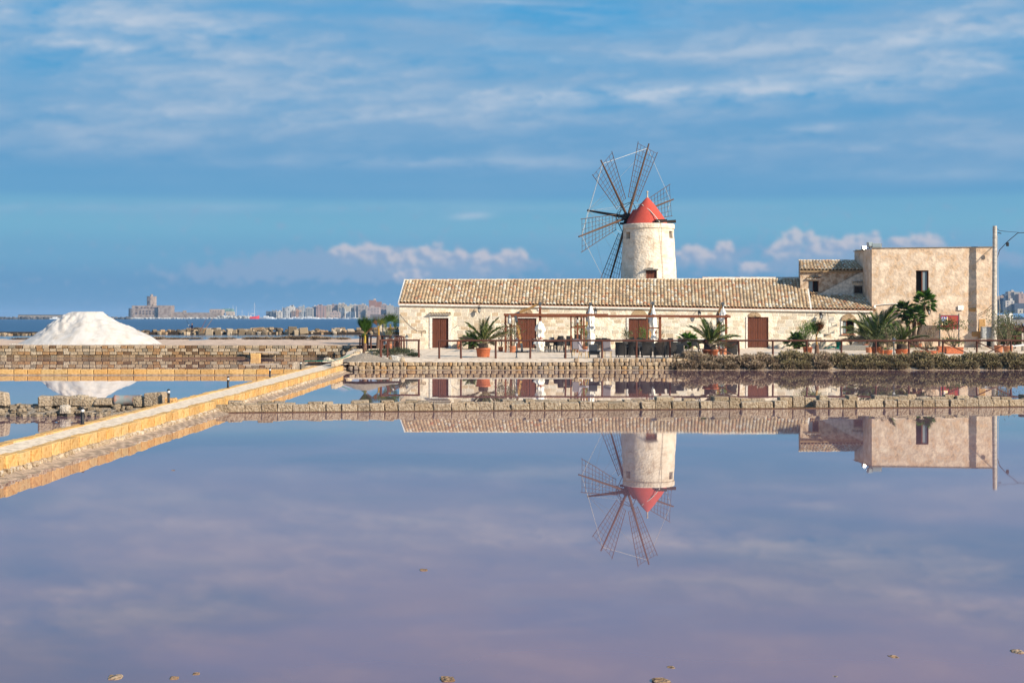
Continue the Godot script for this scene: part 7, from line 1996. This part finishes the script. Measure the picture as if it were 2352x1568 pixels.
	for q in [[1081.0, 799.5, 0.85, 30, deep_fan, 0.45, "low dark fan palm bush against the wall left of the first tub"], [1578.0, 799.0, 0.8, 36, lush_fan, 0.45, "bright green fan palm bush behind the white table"], [1829.0, 801.0, 0.85, 30, deep_fan, 0.45, "dark fan palm bush against the wall right of the fourth door"]]:
		o = thing("fan_palm_bush", q[6], "palm", spot(q[0], minf(q[1], 799.5)), 0, "fan palm bushes along the house wall")
		o.position.z = -108.6; o.position.x = sx(q[0], 108.6); o.position.y = 0.67
		st = begin(); st.set_color(C(.10, .07, .05)); tube(st, [V(0, -.05, 0), V(0, .5, 0)], [.2, .16], 8); tube(st, [V(.1, -.05, 0), V(.35, .5, .1)], [.14, .12], 8); part(st, "trunk", mats["bark"], o)
		crown(o, q[4], q[3] / 2, V(0, .5, 0), -0.35, 1.4, q[2] * 1.25); crown(o, q[4], q[3] / 2, V(.3, .42, .12), -0.5, 1.2, q[2] * 1.15); crown(o, q[4], 12, V(-.25, .4, .1), -0.3, 0.9, q[2] * 1.1)
	# dry young palm at the front
	o = thing("dry_palm", "young palm with brown dried fan leaf and shaggy foot before the long wall", "palm", spot(1877.0, 820.5))
	shaggy_trunk(o, 0.75, 0.16, 0.10)
	st = begin(); st.set_color(C(.40, .24, .08)); tube(st, [V(0, .7, 0), V(-.04, 1.1, 0), V(-.02, 1.4, 0)], [.07, .05, .045], 8); part(st, "stalk", mats["bark"], o)
	fan_front(o, dry_fan, V(-.02, 1.25, 0), [.02, .16, .28, .42, .3], 1.35, "dry_leaf"); fan_front(o, tied_fan, V(-.04, 1.2, 0), [-.16, -.1], 1.05)
	# oleanders and other pot plants
	var pots = [[1150.0, 807.5, 0.18, 0.33, "clay", 0.50, 0.75, 230, OLIVE, 9, "brownish oleander in a red pot beside the first pergola post"], [1177.5, 809.0, 0.24, 0.42, "pale_clay", 0.75, 0.85, 420, OLIVE, 11, "tall oleander in a clay pot before the leaning parasol"], [1346.0, 807.5, 0.24, 0.36, "pale_clay", 0.70, 0.80, 420, BRIGHT, 10, "oleander in a clay pot under the middle pergola posts"], [1440.0, 801.5, 0.22, 0.3, "clay", 0.40, 0.60, 260, OLIVE, 8, "small oleander left of the third door"], [1512.0, 800.0, 0.3, 0.30, "clay", 0.75, 0.85, 420, OLIVE, 12, "sparse oleander right of the third door under the parasol"], [1480.0, 803.0, 0.25, 0.3, "clay", 0.45, 0.75, 260, BRIGHT, 8, "oleander behind the black chairs at the third door"],
		[1661.5, 814.0, 0.27, 0.38, "pale_clay", 0.40, 0.45, 240, BRIGHT, 7, "pot with leafy shoots beside the last parasol"], [1795.0, 800.0, 0.2, 0.34, "clay", 0.22, 0.30, 60, GREEN, 4, "small red square pot with a sprig right of the fourth door"], [1855.5, 811.5, 0.31, 0.42, "clay", 0.85, 0.85, 950, BRIGHT, 12, "big leafy oleander in a red pot behind the railing, beside the dry palm"],
		[1996.5, 810.0, 0.22, 0.36, "pale_clay", 0.36, 0.42, 260, OLIVE, 6, "clay pot with a bushy plant left of the tallest tub palm"], [1988.0, 803.5, 0.18, 0.40, "clay", 0.25, 0.25, 90, BRIGHT, 4, "narrow red pot with yellow leaves left of the clay pot"], [2041.0, 818.0, 0.26, 0.38, "clay", 0.60, 0.72, 480, OLIVE, 10, "olive leaved oleander in a red pot left of the lantern post"], [2028.0, 817.0, 0.14, 0.36, "clay", 0.40, 0.5, 200, OLIVE, 7, "thin oleander in a narrow pot squeezed between two tubs"],
		[2294.5, 810.0, 0.30, 0.50, "pale_clay", 0.85, 1.15, 620, OLIVE, 13, "tall oleander in a clay pot under the concrete pole"], [2316.0, 812.5, 0.31, 0.52, "pale_clay", 0.85, 1.05, 620, OLIVE, 13, "oleander in the outer clay pot beside the white slab"]]
	for q in pots:
		o = thing("potted_oleander", q[10], "potted plant", spot(q[0], q[1]), rnd(0, 6), "potted oleanders")
		if "square" in q[10]: pot(o, q[2], q[3], q[4], 0.36)
		else: pot(o, q[2], q[3], q[4])
		leafy(o, V(0, q[3] + q[6], 0), q[5], q[6], q[5], q[7], 0.17, 0.04, q[8], q[9], V(0, q[3] - .05, 0))
	o = thing("potted_shrub", "long red planter with a dense small-leaved tree trained before the notice board", "potted plant", spot(2192.0, 812.4), 0)
	pot(o, 0.56, 0.42, "clay", 0.42)
	leafy(o, V(-.05, 1.95, 0), 0.92, 0.34, 0.4, 1000, 0.11, 0.05, GREEN + [C(.11, .12, .05)], 9, V(0, .4, 0)); leafy(o, V(.05, .75, 0), 0.55, 0.35, 0.35, 380, 0.11, 0.045, GREEN, 6, V(0, .4, 0))
	o = thing("planter", "red planter with a few leaves behind the long one", "planter", spot(2168.0, 809.5), 0); pot(o, 0.42, 0.42, "clay", 0.4); leafy(o, V(0, .7, 0), 0.35, 0.3, 0.3, 160, 0.11, 0.04, GREEN, 5, V(0, .4, 0))
	o = thing("planter", "wide shallow red bowl planter with bare twigs and dry tufts", "planter", spot(2128.5, 816.0), 0); pot(o, 0.74, 0.30, "clay", 0.6); leafy(o, V(0, 1.0, 0), 0.8, 0.95, 0.5, 40, 0.09, 0.03, [C(.18, .15, .11)], 13, V(0, .25, 0)); leafy(o, V(.1, .36, 0), 0.6, 0.12, 0.3, 320, 0.14, 0.025, [C(.13, .09, .06), C(.09, .06, .045)], 0, V(0, .2, 0), 0.0)
	o = thing("planter", "ribbed red planter box on the kerb before the many-stemmed palm", "planter", spot(2103.5, 801.0), 0); pot(o, 0.42, 0.40, "pale_clay", 0.4)
	leafy(o, V(0, 0.7, 0), 0.3, 0.3, 0.2, 60, 0.1, 0.03, GREEN, 4, V(0, .38, 0))
	for i in 7:
		st = begin(); box(st, V(-.36 + .12 * i, .18, .215), V(.02, .32, .02)); part(st, "rib", mats["clay"], o)
	o = thing("planter", "dark tub with a leafless shrub before the grey trough", "planter", spot(1955.5, 803.5), 0); pot(o, 0.26, 0.36, "grey_steel"); leafy(o, V(0, .65, 0), .3, .4, .3, 160, .12, .04, GREEN, 8, V(0, .35, 0)); leafy(o, V(0, 1.2, 0), .45, .55, .3, 0, .1, .03, OLIVE, 7, V(0, .4, 0))
	o = thing("planter", "low red pot half hidden behind the clay pot by the arched window", "planter", spot(1992.0, 797.0), 0); pot(o, .22, .34)
	# shadowy climbing twigs at the wall near the date palms, as in a neglected bed
	o = thing("dry_shrub", "tangled grey leafless shrub in the bed behind the squat date palm", "shrub", at(2050.0, 796.0, 108.6)); leafy(o, V(0, 1.0, 0), 1.2, 1.0, .6, 420, .10, .03, [C(.13, .115, .08), C(.10, .10, .06), C(.17, .14, .10)], 20, V(0, 0, 0))
	o = thing("dry_shrub", "pale bare twigs standing between the many-stemmed palm and the notice board", "shrub", at(2140.0, 796.0, 108.0)); leafy(o, V(0, 1.1, 0), .7, 1.0, .4, 50, .08, .03, [C(.2, .17, .13)], 15, V(0, 0, 0))
	# grass strip with its kerb
	st = begin()
	for i in 2600:
		var u = rnd(1955, 2170); var d = rnd(106.3, 108.6)
		if rng.randf() < 0.3: continue
		var p = V(sx(u, d), 0.66, -d); var w = V(rnd(-1, 1), 0, rnd(-1, 1)) * .02; var t = V(rnd(-.1, .1), rnd(.1, .26), rnd(-.1, .1))
		st.set_color(pick(BRIGHT) * rnd(.6, 1.1)); tri(st, p - w, p + t, p + w)
	var gr = mi(done(st), "grass", mats["leaf"]); tag(gr, "short green grass in the bed along the house wall", "grass", "", "stuff")
	st = begin()
	st.set_color(C(.46, .42, .37))
	var kb = thing("bed_kerb", "pale stone kerb along the grass bed", "kerb", V(0, .67, -106.2))
	for i in 14:
		st = begin(); st.set_color(C(.52, .47, .40) * rnd(.85, 1.1)); cblock(st, V(.5, .16, .18), .02, .015, V(sx(2046, 106.2) + i * .52, .06, rnd(-.02, .02))); part(st, "kerb_stone", mats["tuff"], kb)

# ------------------------------------------------------------------ shrubs along the bank, tufts on the sand
func heath(key, cols, n = 1900):
	if shared.has(key): return shared[key]
	var out = []
	for v in 5:
		var st = begin()
		st.set_color(C(.07, .05, .035))
		boulder(st, V(.72, .42, .55), .4, 3, V(0, .18, 0))
		var nz = noise(300 + v, 0.8, 2)
		for i in n:
			var d = V(rnd(-1, 1), rnd(-.25, 1), rnd(-1, 1)).normalized()
			var k = 1.0 + 0.35 * nz.get_noise_3dv(d * 2.2)
			var p = V(0, .20, 0) + d * V(.56, .38, .44) * k * rnd(.72, 1.05)
			var t = (d + V(rnd(-.6, .6), rnd(-.2, .8), rnd(-.6, .6))).normalized() * rnd(.06, .15)
			var w = t.cross(V(rnd(-1, 1), rnd(-1, 1), rnd(-1, 1))).normalized() * rnd(.010, .02)
			var low = smoothstep(0.5, -0.1, d.y)
			st.set_color(pick(cols).lerp(C(.30, .23, .17), low * 0.6 if rng.randf() < .6 else 0.0) * rnd(.65, 1.35))
			tri(st, p - w, p + t, p + w)
			tri(st, p - w + t * .4, p + t * .8 + w * 4.0, p + w)
		out.append(done(st))
	shared[key] = out
	return out

func make_bank():
	var olive = heath("heath_olive", [C(.29, .235, .115), C(.36, .29, .16), C(.21, .185, .085), C(.44, .35, .23)])
	var brown = heath("heath_brown", [C(.46, .34, .235), C(.36, .265, .18), C(.54, .43, .32), C(.32, .255, .15)])
	var says = ["first brown heath shrub beside the end of the stones", "low greyish heath shrub next to the first one", "brown heath shrub below the big red tub", "tall heath shrub right of the big red tub", "brown heath shrub below the fourth door's left leaf", "olive heath shrub below the fourth door", "heath shrub left of the gap in the bank", "small heath shrub at the gap in the bank", "greenish heath shrub right of the gap, below the dry palm", "grey olive heath shrub below the long wall's small pot", "twiggy bleached heath shrub hanging to the water", "olive heath shrub below the arched window", "heath shrub below the tallest tub palm", "heath shrub below the squat tub palm", "dark heath shrub below the white-topped lantern", "heath shrub below the bowl planter", "dense olive heath shrub below the notice board", "olive heath shrub right of the notice board", "olive heath shrub below the electric cabinet", "dense heath shrub below the concrete pole", "heath shrub below the two clay pots", "last heath shrub at the frame edge", "heath shrub beyond the frame edge"]
	var i = 0
	var us = [1555, 1583, 1612, 1645, 1680, 1712, 1745, 1772, 1812, 1850, 1890, 1925, 1962, 1998, 2034, 2072, 2110, 2150, 2190, 2232, 2275, 2318, 2355]
	for u in us:
		var d = 84.75
		var s = rnd(0.92, 1.12)
		if i == 7: s = 0.72
		if i == 0: s = 0.85
		var b = thing("heath_shrub", says[i], "shrub", Vector3(sx(u, d), 0.02, -d), rnd(-.4, .4), "heath shrubs along the water edge")
		var set_ = brown if u < 1800 or i == 10 else olive
		var sc = Vector3(1.12 * s, rnd(1.05, 1.4) * s, 1.0)
		mi(pick(set_), "twigs", mats["bark"], b, Transform3D(Basis(Vector3.UP, rnd(-.5, .5)) * Basis.from_scale(sc), V(0, .12, 0)))
		mi(pick(set_), "twigs", mats["bark"], b, Transform3D(Basis(Vector3.UP, rnd(2, 4)) * Basis.from_scale(sc * Vector3(.8, .62, .9)), V(rnd(-.3, .3), .02, .45)))
		mi(pick(brown if rng.randf() < .4 else set_), "twigs", mats["bark"], b, Transform3D(Basis(Vector3.UP, rnd(0, 6)) * Basis.from_scale(sc * Vector3(.8, .9, .9)), V(rnd(.3, .6), .18, -.2)))
		i += 1
	# salt-rimmed stalks standing in the water under the shrubs
	var st = begin()
	for k in 900:
		var x = rnd(9.2, 30.0); var z = -84.0 + rnd(-.2, .22)
		st.set_color(pick([C(.30, .22, .15), C(.42, .33, .24), C(.16, .11, .08)])); var p = V(x, -.02, z); var w = V(.014, 0, 0)
		tri(st, p - w, p + V(rnd(-.05, .05), rnd(.05, .16), -.05), p + w)
	var o = mi(done(st), "reed_stubble", mats["bark"]); tag(o, "short salt-bleached stalks at the water line below the heath shrubs", "stalks", "", "stuff")
	# dry tufts on the sand bank
	i = 0
	var where = ["beyond the right foot of the salt heap", "second from the salt heap", "low among the sand beside the lagoon", "at the lagoon edge below the angler", "small and dark at the lagoon edge", "flat, mid bank", "reddish, mid bank", "pale and wide, below the breakwater's big stones", "low beside the pale wide one", "largest dry thicket before the fan palms", "second dry thicket before the fan palms", "dark one close to the fan palms", "thin one at the end of the sand bank", "left of the salt heap by the lagoon", "second left of the salt heap"]
	for q in [[352, 772.5, 1.8, .6], [372, 773, 1.4, .5], [398, 773.5, 1.6, .4], [440, 772, 1.4, .4], [486, 772, 1.6, .45], [520, 773, 1.8, .45], [560, 772.5, 2.0, .5], [604, 771, 2.4, .55], [640, 772, 1.8, .5], [690, 773.5, 2.6, .8], [714, 773.5, 2.4, .8], [752, 774, 2.2, .6], [790, 774, 1.8, .45], [45, 776.5, 1.6, .35], [84, 776, 1.5, .3]]:
		var d = 176.0
		var b = thing("dry_tuft", "dry brown shrub on the sand bank, " + where[i], "shrub", Vector3(sx(q[0], d), 0.38, -d), rnd(0, 6), "dry shrubs on the sand bank")
		for k in 2: mi(pick(brown), "twigs", mats["bark"], b, Transform3D(Basis(Vector3.UP, rnd(0, 6)) * Basis.from_scale(V(q[2], q[3] * 0.75, 1.2)), V(rnd(-.5, .5) * q[2], 0, rnd(-.4, .4))))
		i += 1
	# scrub behind the pole
	var red = heath("heath_red", [C(.20, .085, .065), C(.26, .12, .09), C(.15, .07, .05), C(.10, .085, .045)])
	var green = heath("heath_green", [C(.13, .14, .05), C(.17, .18, .07), C(.10, .11, .04)])
	i = 0
	for q in [[2302, 741, 150, 1, "reddish scrub bush close to the pole"], [2318, 740, 150, 1, "second reddish scrub bush right of the pole"], [2333, 741, 150, 1, "reddish scrub bush before the white hut"], [2350, 745, 150, 1, "tall pink brown scrub bush at the frame edge"], [2300, 752, 138, 0, "green scrub bush behind the clay pots"], [2314, 756, 138, 0, "olive scrub bush behind the outer clay pot"], [2330, 758, 136, 0, "olive scrub bush left of the wooden table"], [2347, 760, 134, 0, "low olive scrub bush behind the wooden table"], [2322, 768, 126, 0, "straw coloured scrub bush nearest the terrace"], [2345, 772, 124, 0, "straw coloured scrub bush under the wooden table's end"], [2370, 752, 140, 1, "scrub bush past the frame edge"], [2340, 750, 142, 1, "red brown scrub bush between the green ones"]]:
		var d = q[2]
		var b = thing("scrub_bush", q[4], "shrub", Vector3(sx(q[0], d), 0.5, -d), 0, "scrub behind the concrete pole")
		for k in 2: mi(pick(red if q[3] else green), "twigs", mats["bark"], b, Transform3D(Basis(Vector3.UP, rnd(0, 6)) * Basis.from_scale(V(1.8, (sy(q[1], d) - .5) * 1.35, 1.5)), V(rnd(-.5, .5), 0, rnd(-.4, .4))))

# ------------------------------------------------------------------ odds and ends
func make_odds():
	var st = begin()
	# grey sand mound with hose
	var nz = noise(281, 0.05, 4)
	var c = spot(834.0, 829.5)
	st = begin(); sheet(st, -1.9, 2.0, -1.3, 1.1, 40, 26, func(x, z):
		var q = pow(x / (1.25 if x < 0 else 1.7), 2.0) + pow(z / 1.0, 2.0)
		return V(x, 0.46 * exp(-q * 1.6) + nz.get_noise_2d(x * 40, z * 40) * .06 * exp(-q) - 0.04, z))
	var m = mi(done(st), "sand_mound", mats["grey_sand"]); m.position = c; tag(m, "heap of dark grey sand at the end of the causeway", "mound")
	st = begin(); tube(st, [V(-3.2, .02, .1), V(-2.4, .03, .3), V(-1.6, .05, .2), V(-1.0, .22, .45), V(-.7, .35, .3)], [.022], 6)
	var hs = mi(done(st), "garden_hose", mats["green_plastic"]); hs.position = c; tag(hs, "pale green hose trailing over the grey sand heap", "hose")
	# pale stones edging the way up beside the mound
	var e = thing("edging_stones", "curved line of pale edging stones between the long wall and the sand heap", "edging", Vector3.ZERO)
	var pale = stone_set("pale", 8, .2, [C(.62, .54, .42), C(.56, .47, .35), C(.66, .58, .47), C(.5, .4, .28)])
	for i in 26:
		var t = i / 25.0
		var p = spot(lerpf(768, 826, t) + 8 * sin(t * 3.0), lerpf(835, 806, t))
		put_stone(e, "stone", pick(pale), "tuff", p + V(0, .0, 0), V(rnd(.25, .42), rnd(.2, .34), rnd(.25, .4)), rnd(0, 6))
	for q in [[747, 838, .5], [757, 833, .42], [741, 848, .5], [752, 828, .36]]: put_stone(e, "stone", pick(pale), "tuff", Vector3(sx(q[0], 86.0), sy(q[1], 86.0), -86.0), V(q[2] * 1.1, q[2], q[2]), rnd(0, 6))
	for q in [[862, 809.0, .9, "pale squared kerb stone beside the shaggy palm foot"], [880, 808.0, 1.1, "long pale kerb stone behind the railing corner"], [852, 815.5, .8, "pale squared stone at the back of the sand heap"]]:
		st = begin(); st.set_color(C(.62, .53, .40)); cblock(st, V(q[2], .26, .3), .03, .02); var o = mi(done(st), "kerb_stone", mats["tuff"]); o.position = spot(q[0], q[1]) + V(0, .08, 0); tag(o, q[3], "kerb stone", "kerb stones by the palms")
	for q in [[873.0, 801.0, 1.9, "pale stone gatepost behind the yellowing palm"], [881.5, 801.0, 1.9, "second pale stone gatepost behind the broad palm"]]:
		st = begin(); st.set_color(C(.60, .55, .47)); tube(st, [V(0, 0, 0), V(0, 1.0, 0), V(0, q[2], 0)], [.15, .14, .12], 8); var o = mi(done(st), "stone_post", mats["tuff"]); o.position = Vector3(sx(q[0], 121), .55, -121); tag(o, q[3], "post", "stone posts behind the palms")
	# boards at the foot of the long wall
	for q in [[332, 560, 822.0, 820.3, "long weathered plank floating at the foot of the long wall", C(.20, .12, .08)], [558, 640, 807.0, 809.3, "pale plank laid across the stones of the long wall", C(.56, .47, .38)]]:
		st = begin(); st.set_color(q[5]); var a = at(q[0], q[2], 108.2); var b = at(q[1], q[3], 108.2)
		bar(st, a, b, .16, .09); var o = mi(done(st), "plank", mats["bark"]); tag(o, q[4], "plank")
	st = begin(); cblock(st, V(.72, .40, .3), .03, .02); var o = mi(done(st), "sluice_block", mats["yellow_tuff"]); o.position = at(586, 817.5, 108.15); tag(o, "new yellow tuff block set in the foot of the long wall", "block")
	# jar, notice board, cabinet, bins, tables
	o = thing("clay_jar", "small leaning clay jar at the wall beside the dark fan palm bush", "jar", spot(1055.0, 801.5)); o.rotation.z = .12
	st = begin(); lathe(st, [Vector2(0, 0), Vector2(.13, 0), Vector2(.17, .2), Vector2(.16, .42), Vector2(.12, .52), Vector2(.15, .58), Vector2(.12, .58)], 16); part(st, "body", mats["pale_clay"], o)
	var b0 = at(2181.5, 795.5, 109.4)
	o = thing("notice_board", "dark red notice board with a map poster on two grey posts", "notice board", b0)
	for x in [-.70, .70]:
		st = begin(); cblock(st, V(.075, 2.45, .075), .01, 0, V(x, 1.2, 0)); part(st, "post", mats["grey_steel"], o)
	st = begin(); cblock(st, V(1.3, 1.0, .05), .008, 0, V(0, 1.78, .02)); part(st, "panel", mats["sign_red"], o)
	st = begin(); box(st, V(0, 2.30, .03), V(1.34, .03, .07)); box(st, V(0, 1.27, .03), V(1.34, .03, .07)); part(st, "frame", mats["grey_steel"], o)
	if not mats.has("map"):
		var im = Image.create(128, 160, false, Image.FORMAT_RGB8)
		var na = noise(401, 0.02, 4); var nb = noise(409, 0.05, 3)
		for y in 160: for x in 128:
			var v = na.get_noise_2d(x, y) + (y - 90) * 0.004 + (x - 50) * 0.003
			var col = Color(.45, .52, .78) if v < -0.1 else (Color(.86, .86, .88) if v < 0.02 else Color(.93, .90, .70).lerp(Color(.92, .72, .55), clampf(nb.get_noise_2d(x, y) * 2 + .3, 0, 1)))
			im.set_pixel(x, y, col)
		var mm = StandardMaterial3D.new(); mm.resource_name = "map"; mm.albedo_texture = ImageTexture.create_from_image(im); mm.roughness = .5; mats["map"] = mm
	var qm = QuadMesh.new(); qm.size = Vector2(.46, .60)
	mi(qm, "map_poster", mats["map"], o, Transform3D(Basis(), V(-.36, 1.88, .05)))
	st = begin(); box(st, V(.30, 1.95, .047), V(.46, .5, .004)); part(st, "text_panel", mats["strap"], o)
	o = thing("electric_cabinet", "grey electric cabinet on a concrete plinth beside the pole", "cabinet", at(2266.5, 796.0, 109.7))
	st = begin(); cblock(st, V(.9, .62, .5), .02, 0, V(-.05, .28, 0)); part(st, "plinth", mats["concrete"], o)
	st = begin(); cblock(st, V(.78, .82, .36), .02, 0, V(0, 1.02, .05)); part(st, "housing", mats["cabinet"], o)
	st = begin(); cblock(st, V(.70, .74, .02), .008, 0, V(.02, 1.0, .24)); part(st, "door", mats["cabinet"], o)
	st = begin(); cblock(st, V(.86, .04, .44), .01, 0, V(0, 1.45, .05)); part(st, "lid", mats["cabinet"], o)
	st = begin(); box(st, V(.1, .28, .26), V(.26, .5, .03)); part(st, "recess", mats["dark_room"], o)
	o = thing("green_bin", "green plastic bin beside the wooden frame", "bin", spot(1928.0, 801.0)); st = begin(); lathe(st, [Vector2(0, 0), Vector2(.17, 0), Vector2(.22, .55), Vector2(.24, .56), Vector2(.24, .6), Vector2(.2, .6), Vector2(.17, .1)], 18); part(st, "bin_wall", mats["green_plastic"], o)
	for k in 12:
		st = begin(); var a = TAU * k / 12; bar(st, V(cos(a) * .176, .04, sin(a) * .176), V(cos(a) * .222, .53, sin(a) * .222), .012, .02); part(st, "rib", mats["green_plastic"], o)
	st = begin(); sheet(st, -.55, .5, -.3, .3, 24, 14, func(x, z): return V(x, maxf(0.0, .2 * exp(-(x * x * 5 + z * z * 12)) + nz.get_noise_2d(x * 90, z * 90) * .06), z))
	o = mi(done(st), "green_net", mats["green_plastic"]); o.position = spot(1912.0, 801.0); tag(o, "crumpled green net lying beside the green bin", "net")
	o = thing("wooden_frame_table", "dark timber frame table behind the railing near the arched window", "table", spot(1960.0, 800.0))
	for x in [-.75, -.35, .95]:
		st = begin(); cblock(st, V(.08, .74, .08), .01, 0, V(x, .37, -.2 if x == -.35 else .1)); part(st, "leg", mats["rail_wood"], o)
	st = begin(); tube(st, [V(-.78, .76, .1), V(1.0, .72, .1)], [.045], 8); tube(st, [V(-.78, .76, -.3), V(1.0, .74, -.3)], [.045], 8); tube(st, [V(-.78, .76, -.32), V(-.78, .76, .12)], [.045], 8); part(st, "top_rail", mats["rail_wood"], o)
	o = thing("stone_trough", "grey stone trough under the dark timber frame", "trough", spot(1966.0, 804.0)); st = begin(); cblock(st, V(2.2, .36, .4), .03, .02, V(0, .17, 0)); part(st, "trough", mats["grey_concrete"], o)
	o = thing("log_rail", "thin peeled log rail crossing before the many-stemmed palm", "rail", at(2118.0, 779.0, 105.0)); st = begin(); tube(st, [V(-1.3, 0, 0), V(1.3, .03, 0)], [.055], 8); part(st, "log", mats["sail_wood"], o)
	for x in [-1.2, 1.2]:
		st = begin(); tube(st, [V(x, -.75, 0), V(x, 0, 0)], [.05], 6); part(st, "post", mats["rail_wood"], o)
	o = thing("white_slab", "white marble slab seat resting on stones beside the clay pots", "bench", spot(2338.0, 806.0), -.25); st = begin(); cblock(st, V(1.1, .12, .5), .02, .01, V(0, .36, 0)); part(st, "slab", mats["white_paint"], o, Transform3D(Basis(V(0, 0, 1), .12), Vector3.ZERO))
	for x in [-.35, .4]:
		st = begin(); st.set_color(C(.5, .45, .38)); boulder(st, V(.3, .34, .34), .2, 2, V(x, .15, 0)); part(st, "support", mats["tuff"], o)
	o = thing("wooden_table", "brown timber table with a pale post at the frame edge", "table", spot(2347.0, 800.0)); st = begin(); cblock(st, V(1.9, .09, .7), .01, .005, V(.2, .92, 0)); part(st, "tabletop", mats["rail_wood"], o)
	for x in [-.45, .9]:
		st = begin(); cblock(st, V(.1, .9, .1), .01, 0, V(x, .44, 0)); part(st, "leg", mats["rail_wood"], o)
	st = begin(); cblock(st, V(.12, 1.15, .12), .01, 0, V(-.02, .57, .3)); part(st, "pale_post", mats["concrete"], o)
	# pale stone bench end and clay pipe at the long wall
	o = thing("stone_stub", "pale upright stone block against the wall right of the leafy oleander", "stone", spot(1891.0, 800.5)); st = begin(); st.set_color(C(.62, .56, .46)); cblock(st, V(.42, .72, .3), .06, .03, V(0, .34, 0)); part(st, "block", mats["tuff"], o)
	o = thing("clay_pipe", "short clay pipe lying beside the pale upright stone", "pipe", spot(1903.0, 800.0)); st = begin(); lathe(st, [Vector2(.1, -.25), Vector2(.13, -.25), Vector2(.13, .25), Vector2(.1, .25), Vector2(.1, -.25)], 14); part(st, "pipe_wall", mats["pale_clay"], o, Transform3D(Basis(Vector3.RIGHT, PI / 2), V(0, .13, 0)))
	# floodlights on the roofs
	for q in [[1998.5, 561.5, .45, .36, .5, "tilted floodlight at the roof corner of the plaster house", "cabinet"], [2013.5, 564.5, .72, .36, .0, "wide floodlight seen from behind on the plaster house roof", "cabinet"], [1984.5, 569.5, .28, .26, .3, "small grey aerial box on the plaster house roof edge", "grey_steel"], [1969.0, 576.0, .26, .2, -.5, "small pale lamp at the back corner of the plaster house roof", "cabinet"]]:
		var d = 110.5 if q[0] > 1990 else (112.8 if q[0] > 1975 else 115.7)
		o = thing("floodlight", q[5], "floodlight", at(q[0], q[1], d), q[4])
		st = begin(); cblock(st, V(q[2], q[3], .22), .03, 0); part(st, "housing", mats[q[6]], o, Transform3D(Basis(Vector3.RIGHT, -.25), Vector3.ZERO))
		st = begin(); box(st, V(0, 0, .13), V(q[2] * .88, q[3] * .8, .02)); part(st, "lens", mats["glass_grey"], o, Transform3D(Basis(Vector3.RIGHT, -.25), Vector3.ZERO))
		st = begin(); box(st, V(0, -q[3] * .6, -.02), V(.08, q[3] * .6, .08)); box(st, V(q[2] * .53, 0, 0), V(.02, q[3], .12)); part(st, "bracket", mats["grey_steel"], o)
	# lumps of salt crust on the pond
	var lump = stone_set("lump", 6, .35, [C(.34, .235, .155), C(.38, .29, .21), C(.30, .20, .13)], 4)
	var where = ["far out below the second bollard", "in the middle of the near pond", "largest lump at the near left", "small lump second from the near left", "dark lump third from the near left", "flat pale lump near the lower middle", "flat lump just right of the lower middle", "small lump right of the lower middle", "tiny lump off to the right", "lump at the lower right", "second lump at the lower right", "lump by the right frame edge"]
	var i = 0
	for q in [[397, 1080, 10], [973, 1309, 20], [265, 1555, 36], [400, 1557, 24], [450, 1547, 20], [1028, 1560, 36], [1519, 1565, 44], [1541, 1532, 20], [1783, 1508, 10], [1920, 1553, 14], [2053, 1508, 22], [2337, 1496, 30]]:
		var d = EYE * F / (q[1] - HOR)
		var w = q[2] / F * d
		o = mi(pick(lump), "salt_crust_lump", mats["tuff"])
		o.transform = Transform3D(Basis(Vector3.UP, rnd(0, .3)) * Basis.from_scale(V(w * .85, w * .22, w * 1.3)), Vector3(sx(q[0], d), -.005, -d))
		tag(o, "crusted salt lump floating on the pond, " + where[i], "salt lump", "salt lumps on the near pond")
		i += 1
